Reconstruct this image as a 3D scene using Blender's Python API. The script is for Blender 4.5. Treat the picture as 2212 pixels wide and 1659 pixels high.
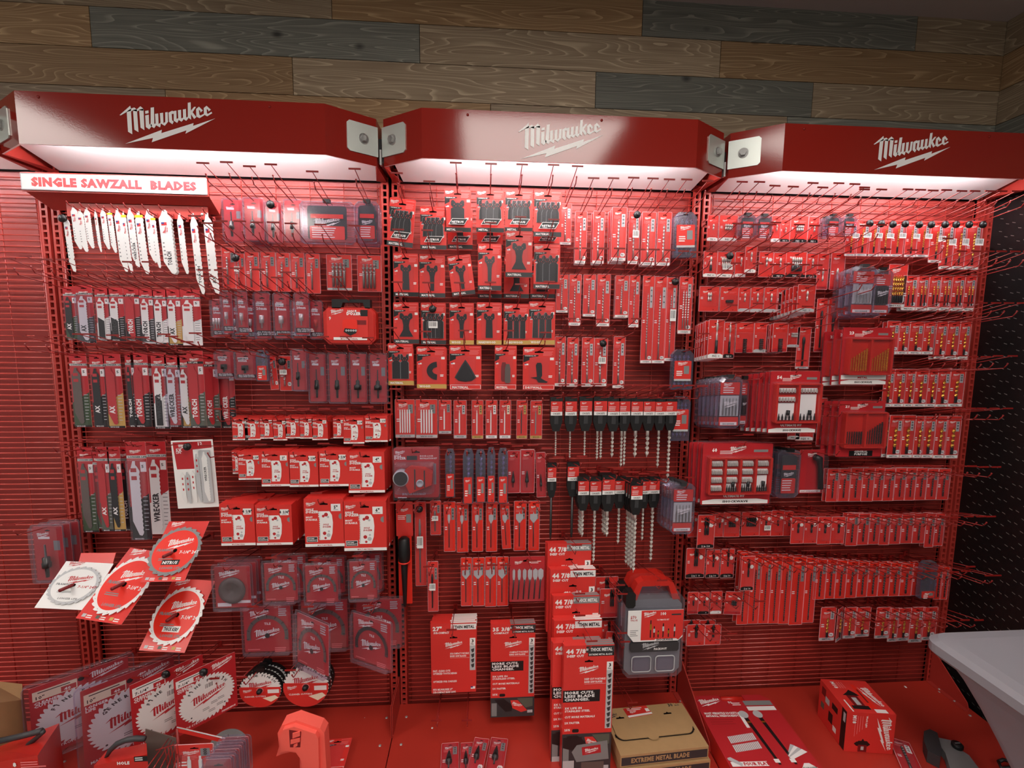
import bpy, math, random
from mathutils import Vector, Matrix, Euler
random.seed(7)
for o in list(bpy.data.objects): bpy.data.objects.remove(o)
SC = bpy.context.scene
COL = SC.collection
# ------------------------------------------------------------------ camera
W, H = 2212, 1659
CAM = Vector((1.5613, -1.8501, 1.5774)); YAW, PITCH, ROLL, FPX = .0693, -.1073, .0093, 1000.0
_f = Vector((math.sin(YAW)*math.cos(PITCH), math.cos(YAW)*math.cos(PITCH), math.sin(PITCH)))
_r0 = Vector((math.cos(YAW), -math.sin(YAW), 0)); _u0 = _r0.cross(_f)
_r = math.cos(ROLL)*_r0 + math.sin(ROLL)*_u0; _u = -math.sin(ROLL)*_r0 + math.cos(ROLL)*_u0
cd = bpy.data.cameras.new('camera'); cam = bpy.data.objects.new('camera', cd); COL.objects.link(cam)
cam.matrix_world = Matrix(((_r.x, _u.x, -_f.x, CAM.x), (_r.y, _u.y, -_f.y, CAM.y), (_r.z, _u.z, -_f.z, CAM.z), (0, 0, 0, 1)))
cd.sensor_fit = 'HORIZONTAL'; cd.sensor_width = 36; cd.lens = 36*FPX/W; cd.clip_start = .05
SC.camera = cam
def ray(x, y): return _f + (x-W/2)/FPX*_r - (y-H/2)/FPX*_u
def at(x, y, d=0.0):                      # pixel -> point on the plane y = -d
    q = ray(x, y); return CAM + q*((-d-CAM.y)/q.y)
def atz(x, y, z=0.0):
    q = ray(x, y); return CAM + q*((z-CAM.z)/q.z)
def atx(x, y, X):
    q = ray(x, y); return CAM + q*((X-CAM.x)/q.x)
# ------------------------------------------------------------------ view, world
vs = SC.view_settings; vs.view_transform = 'Standard'; vs.look = 'None'; vs.exposure = 0.0; vs.gamma = 1.0; vs.use_curve_mapping = False
SC.display_settings.display_device = 'sRGB'
SC.cycles.transparent_max_bounces = 24; SC.cycles.max_bounces = 6
wd = bpy.data.worlds.new('shop'); SC.world = wd; wd.use_nodes = True
wd.node_tree.nodes['Background'].inputs[0].default_value = (1.0, .96, .92, 1); wd.node_tree.nodes['Background'].inputs[1].default_value = WORLD = .36
TUBE_W, TROFFER_W = 56.0, 15.0
# ------------------------------------------------------------------ materials
def lin(c): return tuple(((v/255)/12.92 if v <= 10 else ((v/255+.055)/1.055)**2.4) for v in c)
MATS = {}
def mat(name, rgb=(200, 200, 200), rough=.5, metal=0.0, coat=0.0, emit=0.0, spec=.5, trans=0.0, bump=None, noise=None):
    if name in MATS: return MATS[name]
    m = bpy.data.materials.new(name); m.use_nodes = True; nt = m.node_tree; b = nt.nodes['Principled BSDF']
    c = (*lin(rgb), 1); b.inputs['Base Color'].default_value = c
    b.inputs['Roughness'].default_value = rough; b.inputs['Metallic'].default_value = metal
    b.inputs['Coat Weight'].default_value = coat; b.inputs['Specular IOR Level'].default_value = spec
    if emit:
        b.inputs['Emission Color'].default_value = c; b.inputs['Emission Strength'].default_value = emit
    if trans:                              # thin clear plastic: mostly see-through, glossy film
        out = nt.nodes['Material Output']; t = nt.nodes.new('ShaderNodeBsdfTransparent'); t.inputs[0].default_value = c
        g = nt.nodes.new('ShaderNodeBsdfGlossy'); g.inputs['Roughness'].default_value = rough
        d = nt.nodes.new('ShaderNodeBsdfDiffuse'); d.inputs[0].default_value = (.75, .72, .80, 1)
        lw = nt.nodes.new('ShaderNodeLayerWeight'); lw.inputs[0].default_value = .3
        m1 = nt.nodes.new('ShaderNodeMixShader'); m2 = nt.nodes.new('ShaderNodeMixShader')
        m1.inputs[0].default_value = .3; nt.links.new(g.outputs[0], m1.inputs[1]); nt.links.new(d.outputs[0], m1.inputs[2])
        mr = nt.nodes.new('ShaderNodeMapRange'); mr.inputs['To Min'].default_value = 1-trans; mr.inputs['To Max'].default_value = min(.7, (1-trans)*6)
        nt.links.new(lw.outputs['Facing'], mr.inputs['Value']); nt.links.new(mr.outputs[0], m2.inputs[0])
        nt.links.new(t.outputs[0], m2.inputs[1]); nt.links.new(m1.outputs[0], m2.inputs[2]); nt.links.new(m2.outputs[0], out.inputs[0])
    if noise or bump:
        tc = nt.nodes.new('ShaderNodeTexCoord'); n = nt.nodes.new('ShaderNodeTexNoise'); nt.links.new(tc.outputs['Object'], n.inputs['Vector'])
        n.inputs['Scale'].default_value = (noise or bump)[0]; n.inputs['Detail'].default_value = 4
        if noise:
            mx = nt.nodes.new('ShaderNodeMix'); mx.data_type = 'RGBA'
            mx.inputs[6].default_value = tuple(v*(1-noise[1]) for v in c[:3])+(1,); mx.inputs[7].default_value = tuple(min(1, v*(1+noise[1])) for v in c[:3])+(1,)
            nt.links.new(n.outputs[0], mx.inputs[0]); nt.links.new(mx.outputs[2], b.inputs['Base Color'])
        if bump:
            bp = nt.nodes.new('ShaderNodeBump'); bp.inputs['Strength'].default_value = bump[1]; bp.inputs['Distance'].default_value = .002
            nt.links.new(n.outputs[0], bp.inputs['Height']); nt.links.new(bp.outputs[0], b.inputs['Normal'])
    MATS[name] = m; return m
mat('paint', (172, 54, 46), .36, bump=(300, .08)); mat('wire', (200, 74, 64), .25, spec=.8); mat('gloss', (140, 34, 26), .11, spec=.38, bump=(250, .03)); mat('back', (146, 44, 38), .5)  # wire lightened, back darkened: highlight and shade put into one paint's colour
mat('red', (216, 52, 46), .36); mat('crimson', (184, 40, 46), .33); mat('orange', (232, 42, 24), .42); mat('darkred', (120, 14, 18), .5)
mat('white', (238, 236, 234), .4); mat('black', (20, 19, 20), .45); mat('dgrey', (52, 52, 54), .5); mat('grey', (130, 132, 132), .5)
mat('lgrey', (186, 188, 190), .4); mat('steel', (190, 188, 184), .28, .9); mat('darksteel', (70, 68, 68), .35, .7); mat('brown', (96, 84, 78), .6)
mat('gold', (214, 160, 60), .28, .85); mat('tan', (196, 158, 84), .5); mat('yellow', (236, 214, 40), .5); mat('pink', (236, 120, 120), .5)
mat('blade', (232, 232, 230), .35); mat('clear', (252, 250, 253), .2, trans=.968); mat('smoke', (240, 236, 246), .1, trans=.93)
mat('purple', (176, 168, 220), .12, trans=.84); mat('plate', (206, 212, 206), .33, .55, bump=(60, .1)); mat('zinc', (190, 190, 188), .35, .5)
mat('soffit', (252, 250, 250), .45); mat('cardboard', (176, 140, 96), .8, noise=(30, .08)); mat('hole', (9, 4, 4), .9, spec=.1); mat('edge', (232, 190, 188), .5)  # hole: near-black standing in for the shade inside slots and openings
mat('hook', (140, 28, 24), .4); mat('hookhot', (214, 50, 30), .4); mat('tube', (255, 250, 252), .4, emit=TUBE_W); mat('troffer', (255, 247, 238), .4, emit=TROFFER_W)
mat('redplastic', (196, 38, 28), .35); mat('coral', (248, 98, 84), .6, bump=(120, .1)); mat('binplastic', (142, 140, 146), .6, bump=(40, .15))
mat('rim', (226, 160, 164), .25); mat('green', (58, 78, 50), .5); mat('blue', (40, 50, 120), .5); mat('sheen', (214, 208, 202), .32, .55); mat('foot', (178, 50, 38), .38)
mat('ink', (120, 24, 24), .5); mat('nitrus', (232, 232, 228), .35); mat('olive', (86, 92, 80), .45); mat('cream', (238, 226, 200), .5)
# ------------------------------------------------------------------ mesh builder
class MB:
    def __init__(s): s.v = []; s.f = []; s.m = []; s.sm = []; s.names = []
    def mi(s, n):
        if n not in s.names: s.names.append(n)
        return s.names.index(n)
    def add(s, vs, fs, m, smooth=False):
        o = len(s.v); s.v += [tuple(v) for v in vs]; k = s.mi(m)
        for f in fs: s.f.append(tuple(o+i for i in f)); s.m.append(k); s.sm.append(smooth)
        return s
    def box(s, x0, x1, y0, y1, z0, z1, m):
        return s.add([(x0, y0, z0), (x1, y0, z0), (x1, y1, z0), (x0, y1, z0), (x0, y0, z1), (x1, y0, z1), (x1, y1, z1), (x0, y1, z1)],
                     [(0, 3, 2, 1), (4, 5, 6, 7), (0, 1, 5, 4), (1, 2, 6, 5), (2, 3, 7, 6), (3, 0, 4, 7)], m)
    def prism(s, pts, y0, y1, m, side=None):          # 2D (x,z) outline, front at y0 (toward the viewer), back at y1
        n = len(pts); a = sum(pts[i][0]*pts[(i+1) % n][1]-pts[(i+1) % n][0]*pts[i][1] for i in range(n))
        if a < 0: pts = pts[::-1]
        s.add([(p[0], y0, p[1]) for p in pts]+[(p[0], y1, p[1]) for p in pts], [tuple(range(n)), tuple(range(2*n-1, n-1, -1))], m)
        o = len(s.v)-2*n; k = s.mi(side or m)
        for i in range(n):
            j = (i+1) % n; s.f.append((o+i, o+n+i, o+n+j, o+j)); s.m.append(k); s.sm.append(False)
        return s
    def flat(s, pts, y, m):
        n = len(pts); a = sum(pts[i][0]*pts[(i+1) % n][1]-pts[(i+1) % n][0]*pts[i][1] for i in range(n))
        if a < 0: pts = pts[::-1]
        return s.add([(p[0], y, p[1]) for p in pts], [tuple(range(n))], m)
    def rect(s, x0, x1, z0, z1, y, m): return s.flat([(x0, z0), (x1, z0), (x1, z1), (x0, z1)], y, m)
    def ring(s, cx, cz, r0, r1, y, m, a0=0, a1=360, n=28):
        vs = []; fs = []
        for i in range(n+1):
            a = math.radians(a0+(a1-a0)*i/n); vs += [(cx+r0*math.cos(a), y, cz+r0*math.sin(a)), (cx+r1*math.cos(a), y, cz+r1*math.sin(a))]
            if i: fs.append((2*i-2, 2*i-1, 2*i+1, 2*i))
        return s.add(vs, fs, m)
    def tube(s, pts, r, m, n=6, cap=True, radii=None):
        pts = [Vector(p) for p in pts]; vs = []; fs = []; L = len(pts)
        t = (pts[1]-pts[0]).normalized(); ref = Vector((0, 0, 1)) if abs(t.z) < .9 else Vector((1, 0, 0)); u = t.cross(ref).normalized()
        for i, p in enumerate(pts):
            t = ((pts[min(i+1, L-1)]-pts[i]).normalized()+(pts[i]-pts[max(i-1, 0)]).normalized())
            t = t.normalized() if t.length > 1e-9 else Vector((0, 0, 1))
            u = (u-t*u.dot(t)).normalized(); w = t.cross(u); rr = radii[i] if radii else r
            for k in range(n):
                a = 2*math.pi*k/n; vs.append(p+rr*(math.cos(a)*u+math.sin(a)*w))
            if i: fs += [((i-1)*n+k, (i-1)*n+(k+1) % n, i*n+(k+1) % n, i*n+k) for k in range(n)]
        if cap: fs += [tuple(range(n))[::-1], tuple(range((L-1)*n, L*n))]
        return s.add(vs, fs, m, True)
    def lathe(s, prof, cx, cy, z0, m, n=12, axis='z'):    # profile (r, h)
        vs = []; fs = []
        for i, (r, h) in enumerate(prof):
            for k in range(n):
                a = 2*math.pi*k/n; p = (r*math.cos(a), r*math.sin(a), h)
                if axis == 'y': p = (p[0], -p[2], p[1])
                vs.append((cx+p[0], cy+p[1], z0+p[2]))
            if i: fs += [((i-1)*n+k, (i-1)*n+(k+1) % n, i*n+(k+1) % n, i*n+k) for k in range(n)]
        L = len(prof); fs += [tuple(range(n))[::-1], tuple(range((L-1)*n, L*n))]
        return s.add(vs, fs, m, n > 6)
    def twist(s, x, y, z0, z1, r, pitch, m, n=2, seg=10):     # a drill's helical flutes, tip at z0
        turns = max(.5, (z1-z0)/pitch); N = int(turns*seg)+1; vs = []; fs = []; sec = [(1, 0), (.35, .42), (-1, 0), (-.35, -.42)]
        for i in range(N+1):
            t = i/N; a = 2*math.pi*turns*t; k = min(1, .15+t*12)
            for (p, q) in sec: vs.append((x+r*k*(p*math.cos(a)-q*math.sin(a)), y+r*k*(p*math.sin(a)+q*math.cos(a)), z0+(z1-z0)*t))
            if i: fs += [((i-1)*4+j, (i-1)*4+(j+1) % 4, i*4+(j+1) % 4, i*4+j) for j in range(4)]
        return s.add(vs, fs, m)
    def text(s, txt, x, z, h, y, m, w=None, bold=.02, align='L', rot=0, shear=0):   # h = cap height; w = width to fit
        vs, fs, tw = glyphs(txt, min(.075, bold*.8+.008), shear); k = h/.73; kx = (w/tw if w and tw else k); c, q = math.cos(rot), math.sin(rot); off = {'L': 0, 'C': -tw*kx/2, 'R': -tw*kx}[align]
        return s.add([(x+c*(a*kx+off)-q*b*k, y, z+q*(a*kx+off)+c*b*k) for a, b in vs], fs, m)
    def lines(s, x0, x1, z, n, gap, th, y, m, seed=1):        # rows of tiny print, too small to read
        rn = random.Random(seed)
        for i in range(n):
            e = x1-(x1-x0)*rn.random()*.35; zz = z-i*gap; s.rect(x0, e, zz-th, zz, y, m)
        return s
    def logo(s, x, z, w, y, m, rot=0):                        # the slanted script word over its lightning stroke
        c, q = math.cos(rot), math.sin(rot)
        for P in LOGO:
            s.flat([(x+w*(c*a-q*b), z+w*(q*a+c*b)) for a, b in P], y, m)
        return s
    def bars(s, x0, x1, z0, z1, y, seed=3):                   # barcode sticker
        s.rect(x0, x1, z0, z1, y, 'white'); rn = random.Random(seed); x = x0+(x1-x0)*.08
        while x < x1-(x1-x0)*.1:
            wd_ = (x1-x0)*(.02+.04*rn.random()); s.rect(x, x+wd_, z0+(z1-z0)*.25, z1-(z1-z0)*.1, y-.0002, 'black'); x += wd_+(x1-x0)*(.03+.05*rn.random())
        return s
    def mesh(s, name):
        me = bpy.data.meshes.new(name); me.from_pydata(s.v, [], s.f)
        for n in s.names: me.materials.append(MATS[n])
        me.polygons.foreach_set('material_index', s.m); me.polygons.foreach_set('use_smooth', s.sm); me.update(); return me
    def obj(s, name, parent=None, loc=None):
        o = bpy.data.objects.new(name, s.mesh(name)); COL.objects.link(o); o.parent = parent
        if loc is not None: o.location = loc
        return o
_G = {}
def glyphs(txt, bold, shear):
    key = (txt, bold, shear)
    if key not in _G:
        c = bpy.data.curves.new('t', 'FONT'); c.body = txt; c.offset = bold; c.shear = shear; c.resolution_u = 1; c.size = 1; c.space_character = 1+bold*2
        o = bpy.data.objects.new('t', c); COL.objects.link(o); me = bpy.data.meshes.new_from_object(o.evaluated_get(bpy.context.evaluated_depsgraph_get()))
        vs = [(v.co.x, v.co.y) for v in me.vertices]; fs = [tuple(p.vertices) for p in me.polygons]
        bpy.data.objects.remove(o); bpy.data.curves.remove(c); bpy.data.meshes.remove(me)
        x0 = min((v[0] for v in vs), default=0); _G[key] = ([(a-x0, b) for a, b in vs], fs, max((v[0] for v in vs), default=1)-x0)
    return _G[key]
_L = [[(148,410),(358,235),(368,290),(366,330),(285,352),(170,415)], [(285,345),(366,290),(366,330),(358,765),(282,718)], [(366,290),(430,268),(478,310),(475,345),(400,325),(362,345)],
 [(403,315),(478,300),(476,725),(403,680)], [(478,300),(545,245),(600,290),(592,330),(520,315),(478,342)], [(518,305),(600,290),(590,688),(520,640)], [(628,332),(690,320),(690,372),(628,385)],
 [(622,415),(690,400),(686,590),(712,560),(740,600),(680,672),(620,630)], [(735,270),(797,262),(782,572),(808,560),(808,605),(775,650),(710,612)],
 [(808,385),(868,375),(862,572),(900,548),(900,592),(885,635),(806,592)], [(900,370),(960,362),(955,560),(990,530),(1000,355),(1048,350),(1042,530),(975,605),(900,560)],
 [(1062,360),(1130,325),(1165,335),(1160,380),(1120,385),(1120,500),(1148,530),(1120,575),(1062,530)], [(1160,330),(1212,322),(1205,475),(1240,462),(1240,505),(1212,550),(1150,510)],
 [(1240,315),(1300,305),(1293,465),(1335,450),(1330,492),(1295,528),(1238,490)], [(1335,300),(1392,290),(1388,452),(1425,430),(1425,468),(1385,510),(1330,475)], [(1435,175),(1490,165),(1478,488),(1420,445)],
 [(1480,325),(1548,250),(1585,250),(1515,350),(1580,440),(1535,475),(1482,385)], [(1585,290),(1640,245),(1710,315),(1665,355),(1660,322),(1635,302),(1640,395),(1660,410),(1730,375),(1735,402),(1640,460),(1580,430)],
 [(1730,270),(1785,228),(1862,300),(1815,335),(1810,305),(1785,285),(1785,368),(1805,378),(1870,340),(1885,365),(1785,425),(1725,390)],
 [(210,942),(915,680),(903,742),(1520,552),(1508,604),(1940,460),(1355,750),(1378,688),(710,912),(740,832)]]
LOGO = [[((x-1040)/1800, (555-y)/1800+.034*(x-1040)/1800) for x, y in p] for p in _L]
def rrect(x0, x1, z0, z1, r, n=3):
    o = []
    for cx, cz, a in ((x1-r, z1-r, 0), (x0+r, z1-r, 90), (x0+r, z0+r, 180), (x1-r, z0+r, 270)):
        for i in range(n+1):
            t = math.radians(a+90*i/n); o.append((cx+r*math.cos(t), cz+r*math.sin(t)))
    return o
def cham(x0, x1, z0, z1, c): return [(x0+c, z0), (x1-c, z0), (x1, z0+c), (x1, z1-c), (x1-c, z1), (x0+c, z1), (x0, z1-c), (x0, z0+c)]
def empty(name, loc, rot=(0, 0, 0)):
    o = bpy.data.objects.new(name, None); COL.objects.link(o); o.location = loc; o.rotation_euler = rot; o.empty_display_size = .02; return o
LABELS = {}
def tag(o, label=None, cat=None, group=None, kind=None):
    if label:
        o['label'] = label; LABELS.setdefault(label, []).append(o.name)
    if cat: o['category'] = cat
    if group: o['group'] = group
    if kind: o['kind'] = kind
    return o
# ------------------------------------------------------------------ the room shell
B = 1.22                                          # one bay of the fixture
WALLY = .06
def wood_mat():
    m = bpy.data.materials.new('reclaimed_wood'); m.use_nodes = True; nt = m.node_tree; b = nt.nodes['Principled BSDF']; N = nt.nodes.new; L = nt.links.new
    at_ = N('ShaderNodeAttribute'); at_.attribute_name = 'tone'; at_.attribute_type = 'GEOMETRY'
    tc = N('ShaderNodeTexCoord'); sep = N('ShaderNodeVectorMath'); sep.operation = 'ADD'
    L(tc.outputs['Object'], sep.inputs[0]); cmb = N('ShaderNodeCombineXYZ'); sc = N('ShaderNodeMath'); sc.operation = 'MULTIPLY'; sc.inputs[1].default_value = 37
    s2 = N('ShaderNodeSeparateColor'); L(at_.outputs['Color'], s2.inputs[0]); L(s2.outputs[2], sc.inputs[0]); L(sc.outputs[0], cmb.inputs[0]); L(sc.outputs[0], cmb.inputs[2]); L(cmb.outputs[0], sep.inputs[1])
    mp = N('ShaderNodeMapping'); mp.inputs['Scale'].default_value = (.55, .55, 5.5); L(sep.outputs[0], mp.inputs[0])
    # growth rings: contours of a stretched noise field
    n1 = N('ShaderNodeTexNoise'); n1.inputs['Scale'].default_value = 2.4; n1.inputs['Detail'].default_value = 1.0; L(mp.outputs[0], n1.inputs['Vector'])
    mu = N('ShaderNodeMath'); mu.operation = 'MULTIPLY'; mu.inputs[1].default_value = 22; L(n1.outputs[0], mu.inputs[0])
    fr = N('ShaderNodeMath'); fr.operation = 'FRACT'; L(mu.outputs[0], fr.inputs[0])
    r1 = N('ShaderNodeValToRGB'); r1.color_ramp.elements[0].position = 0; r1.color_ramp.elements[0].color = (1, 1, 1, 1); r1.color_ramp.elements[1].position = .9; r1.color_ramp.elements[1].color = (0, 0, 0, 1)
    e = r1.color_ramp.elements.new(.25); e.color = (.15, .15, .15, 1); L(fr.outputs[0], r1.inputs[0])
    n2 = N('ShaderNodeTexNoise'); n2.inputs['Scale'].default_value = 1; n2.inputs['Detail'].default_value = 5; mp2 = N('ShaderNodeMapping'); mp2.inputs['Scale'].default_value = (4, 4, 160); L(sep.outputs[0], mp2.inputs[0]); L(mp2.outputs[0], n2.inputs['Vector'])
    # knots
    vo = N('ShaderNodeTexVoronoi'); vo.inputs['Scale'].default_value = 3.1; mp3 = N('ShaderNodeMapping'); mp3.inputs['Scale'].default_value = (1, 1, 1.6); L(sep.outputs[0], mp3.inputs[0]); L(mp3.outputs[0], vo.inputs['Vector'])
    kr = N('ShaderNodeValToRGB'); kr.color_ramp.elements[0].position = .03; kr.color_ramp.elements[0].color = (.22, .22, .22, 1); kr.color_ramp.elements[1].position = .085; kr.color_ramp.elements[1].color = (1, 1, 1, 1); L(vo.outputs['Distance'], kr.inputs[0])
    # tone.r 0 brown .. 1 grey ; tone.g brightness
    ba = N('ShaderNodeMix'); ba.data_type = 'RGBA'; ba.inputs[6].default_value = (.24, .128, .050, 1); ba.inputs[7].default_value = (.125, .128, .108, 1); L(s2.outputs[0], ba.inputs[0])
    bb = N('ShaderNodeMix'); bb.data_type = 'RGBA'; bb.inputs[6].default_value = (.66, .46, .25, 1); bb.inputs[7].default_value = (.44, .44, .36, 1); L(s2.outputs[0], bb.inputs[0])
    g = N('ShaderNodeMath'); g.operation = 'MULTIPLY'; g.inputs[1].default_value = .62; L(r1.outputs[0], g.inputs[0])
    g2 = N('ShaderNodeMath'); g2.operation = 'MULTIPLY_ADD'; g2.inputs[1].default_value = .55; L(n2.outputs[0], g2.inputs[0]); L(g.outputs[0], g2.inputs[2])
    g3 = N('ShaderNodeMath'); g3.operation = 'SUBTRACT'; g3.inputs[1].default_value = .08; L(g2.outputs[0], g3.inputs[0])
    mx = N('ShaderNodeMix'); mx.data_type = 'RGBA'; L(g3.outputs[0], mx.inputs[0]); L(ba.outputs[2], mx.inputs[6]); L(bb.outputs[2], mx.inputs[7])
    hs = N('ShaderNodeMix'); hs.data_type = 'RGBA'; hs.blend_type = 'MULTIPLY'; hs.inputs[0].default_value = 1; L(mx.outputs[2], hs.inputs[6]); L(kr.outputs[0], hs.inputs[7])
    h2 = N('ShaderNodeVectorMath'); h2.operation = 'SCALE'; L(hs.outputs[2], h2.inputs[0]); L(s2.outputs[1], h2.inputs['Scale'])
    L(h2.outputs[0], b.inputs['Base Color']); b.inputs['Roughness'].default_value = .62
    bp = N('ShaderNodeBump'); bp.inputs['Strength'].default_value = .25; bp.inputs['Distance'].default_value = .002; L(n2.outputs[0], bp.inputs['Height']); L(bp.outputs[0], b.inputs['Normal'])
    return m
MATS['wood'] = wood_mat()
def planks(name, spec, axis):
    mb = MB(); tones = []
    for (a0, a1, z0, z1, tone) in spec:
        e = .0012; n0 = len(mb.v)
        if axis == 'x': mb.box(a0+e, a1-e, WALLY-.012, WALLY+.02, z0+e, z1-e, 'wood')
        else: mb.box(WX-.012, WX+.02, a0+e, a1-e, z0+e, z1-e, 'wood')
        tones += [tone]*8
    o = mb.obj(name); ca = o.data.color_attributes.new('tone', 'FLOAT_COLOR', 'POINT')
    for i, t in enumerate(tones): ca.data[i].color = (*t, 1)
    return tag(o, kind='structure')
WX = 3.72
ZR = [2.07, 2.20, 2.332, 2.463, 2.597, 2.735, 2.872, 2.96]
br = lambda v, s: (0.0, v, s)          # brown
gy = lambda v, s: (1.0, v, s)
md = lambda v, s: (.45, v, s)
rows = {   # z row : joints and tones, read off the wall
 6: [(-1.6, -.3, md(.8, .1)), (-.3, .37, md(.75, .77)), (.37, 1.6, gy(.72, .3)), (1.6, 2.75, md(1.05, .5)), (2.75, WX, md(1.0, .9))],
 5: [(-1.6, -.17, br(.8, .2)), (-.17, 1.01, md(1.05, .6)), (1.01, 2.187, br(.95, .81)), (2.187, 3.32, gy(.72, .45)), (3.32, WX, md(.95, .15))],
 4: [(-1.6, .157, br(1.0, .33)), (.157, 1.331, gy(.85, .92)), (1.331, 2.507, md(1.1, .05)), (2.507, WX, br(.72, .55))],
 3: [(-1.6, .86, br(.75, .71)), (.86, 2.01, md(1.1, .66)), (2.01, 2.9, gy(.6, .42)), (2.9, WX, md(.9, .37))],
 2: [(-1.6, .4, md(.8, .21)), (.4, 1.6, br(.9, .11)), (1.6, 2.8, md(.9, .87)), (2.8, WX, gy(.8, .17))],
 1: [(-1.6, .9, gy(.8, .29)), (.9, 2.1, br(.9, .39)), (2.1, WX, md(.9, .49))],
}
planks('wall_back', [(a, b, ZR[k], ZR[k+1], t) for k, r in rows.items() for a, b, t in r], 'x')
rr = []
for k in range(1, 7):
    y = WALLY-.012-.05*k
    j = 0; a = WALLY-.013
    while a > -3.0:
        b_ = max(-3.0, a-(.35+.25*((k*7+j*3) % 4))); rr.append((b_, a, ZR[k], ZR[k+1], [br(.75, .1*k+.2), md(.85, .13*k), gy(.62, .17*k), md(.8, .3*k % 1)][(k+j) % 4])); a = b_; j += 1
planks('wall_right', rr, 'y')
mb = MB(); mb.box(-1.6, WX+.1, WALLY+.02, WALLY+.12, -.15, 3.05, 'dgrey'); tag(mb.obj('wall_back_backing'), kind='structure')
mat('ceiling', (176, 164, 160), .9); mat('floor', (120, 116, 110), .5, noise=(3, .1))
mb = MB(); mb.box(-2.1, WX+.1, -4.5, WALLY+.12, 2.866, 3.05, 'ceiling'); tag(mb.obj('ceiling'), kind='structure')
mb = MB(); mb.box(-2.1, WX+.1, -4.5, WALLY+.12, -.22, -.15, 'floor'); tag(mb.obj('floor'), kind='structure')
mat('pegblack', (17, 15, 16), .42, bump=(90, .1))
mb = MB(); mb.box(WX+.02, WX+.1, -4.5, WALLY+.02, -.15, 2.96, 'dgrey'); tag(mb.obj('wall_right_backing'), kind='structure')
# black slotted board: each slot a flat pale mark, its caught light put into the colour
mb = MB(); mb.box(WX-.03, WX+.015, -2.2, WALLY-.02, -.15, 2.20, 'pegblack')
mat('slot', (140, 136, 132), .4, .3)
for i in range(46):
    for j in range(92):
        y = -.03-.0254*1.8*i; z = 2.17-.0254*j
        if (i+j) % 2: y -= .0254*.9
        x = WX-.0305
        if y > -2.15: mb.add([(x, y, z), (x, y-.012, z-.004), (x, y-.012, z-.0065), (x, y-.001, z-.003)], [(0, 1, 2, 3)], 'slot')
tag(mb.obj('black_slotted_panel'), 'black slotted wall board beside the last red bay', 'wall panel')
# ceiling light panels of the shop, in front of the fixture
for i, (x0, x1, y0, y1) in enumerate([(1.45, 2.42, -2.45, -1.5), (-1.95, -.98, -2.45, -1.5), (1.5, 2.1, -4.4, -3.5), (3.0, 3.6, -3.9, -3.0), (-.9, -.3, -4.4, -3.5)]):
    r_ = empty('ceiling_light', ((x0+x1)/2, (y0+y1)/2, 2.866)); cx, cy = r_.location.x, r_.location.y
    f = MB(); t = .02
    for a in ((x0-cx-t, x1-cx+t, y0-cy-t, y0-cy), (x0-cx-t, x1-cx+t, y1-cy, y1-cy+t), (x0-cx-t, x0-cx, y0-cy, y1-cy), (x1-cx, x1-cx+t, y0-cy, y1-cy)): f.box(*a, -.03, 0, 'white')
    f.obj('frame', r_); g = MB(); g.box(x0-cx, x1-cx, y0-cy, y1-cy, -.02, -.001, 'troffer'); g.obj('diffuser', r_)
    tag(r_, kind='structure')
# ------------------------------------------------------------------ the fixture
BAY = ['bay beyond the sign, cut by the frame', 'bay with the reciprocating saw blades', 'bay with the oscillating tool blades', 'bay beside the black wall board']
def panel(i):
    X = i*B; ro = empty('wire_grid_panel', (X, 0, 0)); top = 2.147
    s = MB(); s.box(.036, B-.036, .021, .032, -.02, top, 'back'); s.obj('back_sheet', ro)
    w = MB(); z = .012; r = .0021
    while z < top-.01:
        w.tube([(.035, .004, z), (B-.035, .004, z)], r, 'wire', 6); z += .0203 if z < 2.0 else .03
    w.obj('horizontal_wires', ro)
    v = MB(); x = .05
    while x < B-.03:
        v.tube([(x, .0078, .0), (x, .0078, top-.012)], .0016, 'paint', 5); x += .1245
    v.tube([(.037, 0, 0), (.037, 0, top-.02)], .003, 'paint', 5); v.tube([(B-.037, 0, 0), (B-.037, 0, top-.02)], .003, 'paint', 5)
    v.obj('vertical_wires', ro)
    tag(ro, 'red wire grid back panel of the '+BAY[i+1], 'wire grid panel', 'red wire grid panels')
for i in (-1, 0, 1, 2): panel(i)
def upright(i):
    X = i*B; ro = empty('slotted_upright', (X, 0, 0)); m = MB(); m.box(-.034, .034, .013, .05, -.15, 2.25, 'hole'); m.obj('channel', ro)  # near-black box: the shade seen through the slots is in its colour
    for sx in (-1, 1):
        f = MB(); a, b_ = sx*.006, sx*.034; x0, x1 = min(a, b_), max(a, b_); c0, c1 = (x0+x1)/2-.0064, (x0+x1)/2+.0064
        f.box(x0, c0, -.002, .012, -.15, 2.25, 'paint'); f.box(c1, x1, -.002, .012, -.15, 2.25, 'paint')
        z = -.1
        while z < 2.24: f.box(c0, c1, -.0015, .011, z, z+.0075, 'paint'); z += .0254
        f.obj('slotted_face', ro)
    tag(ro, ['red slotted upright left of the single blades', 'red slotted upright between the saw blade bay and oscillating blade bay', 'red slotted upright before the driver bit bay', 'red end upright beside the black wall board'][i], 'upright', 'red slotted uprights')
for i in range(4): upright(i)
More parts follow.
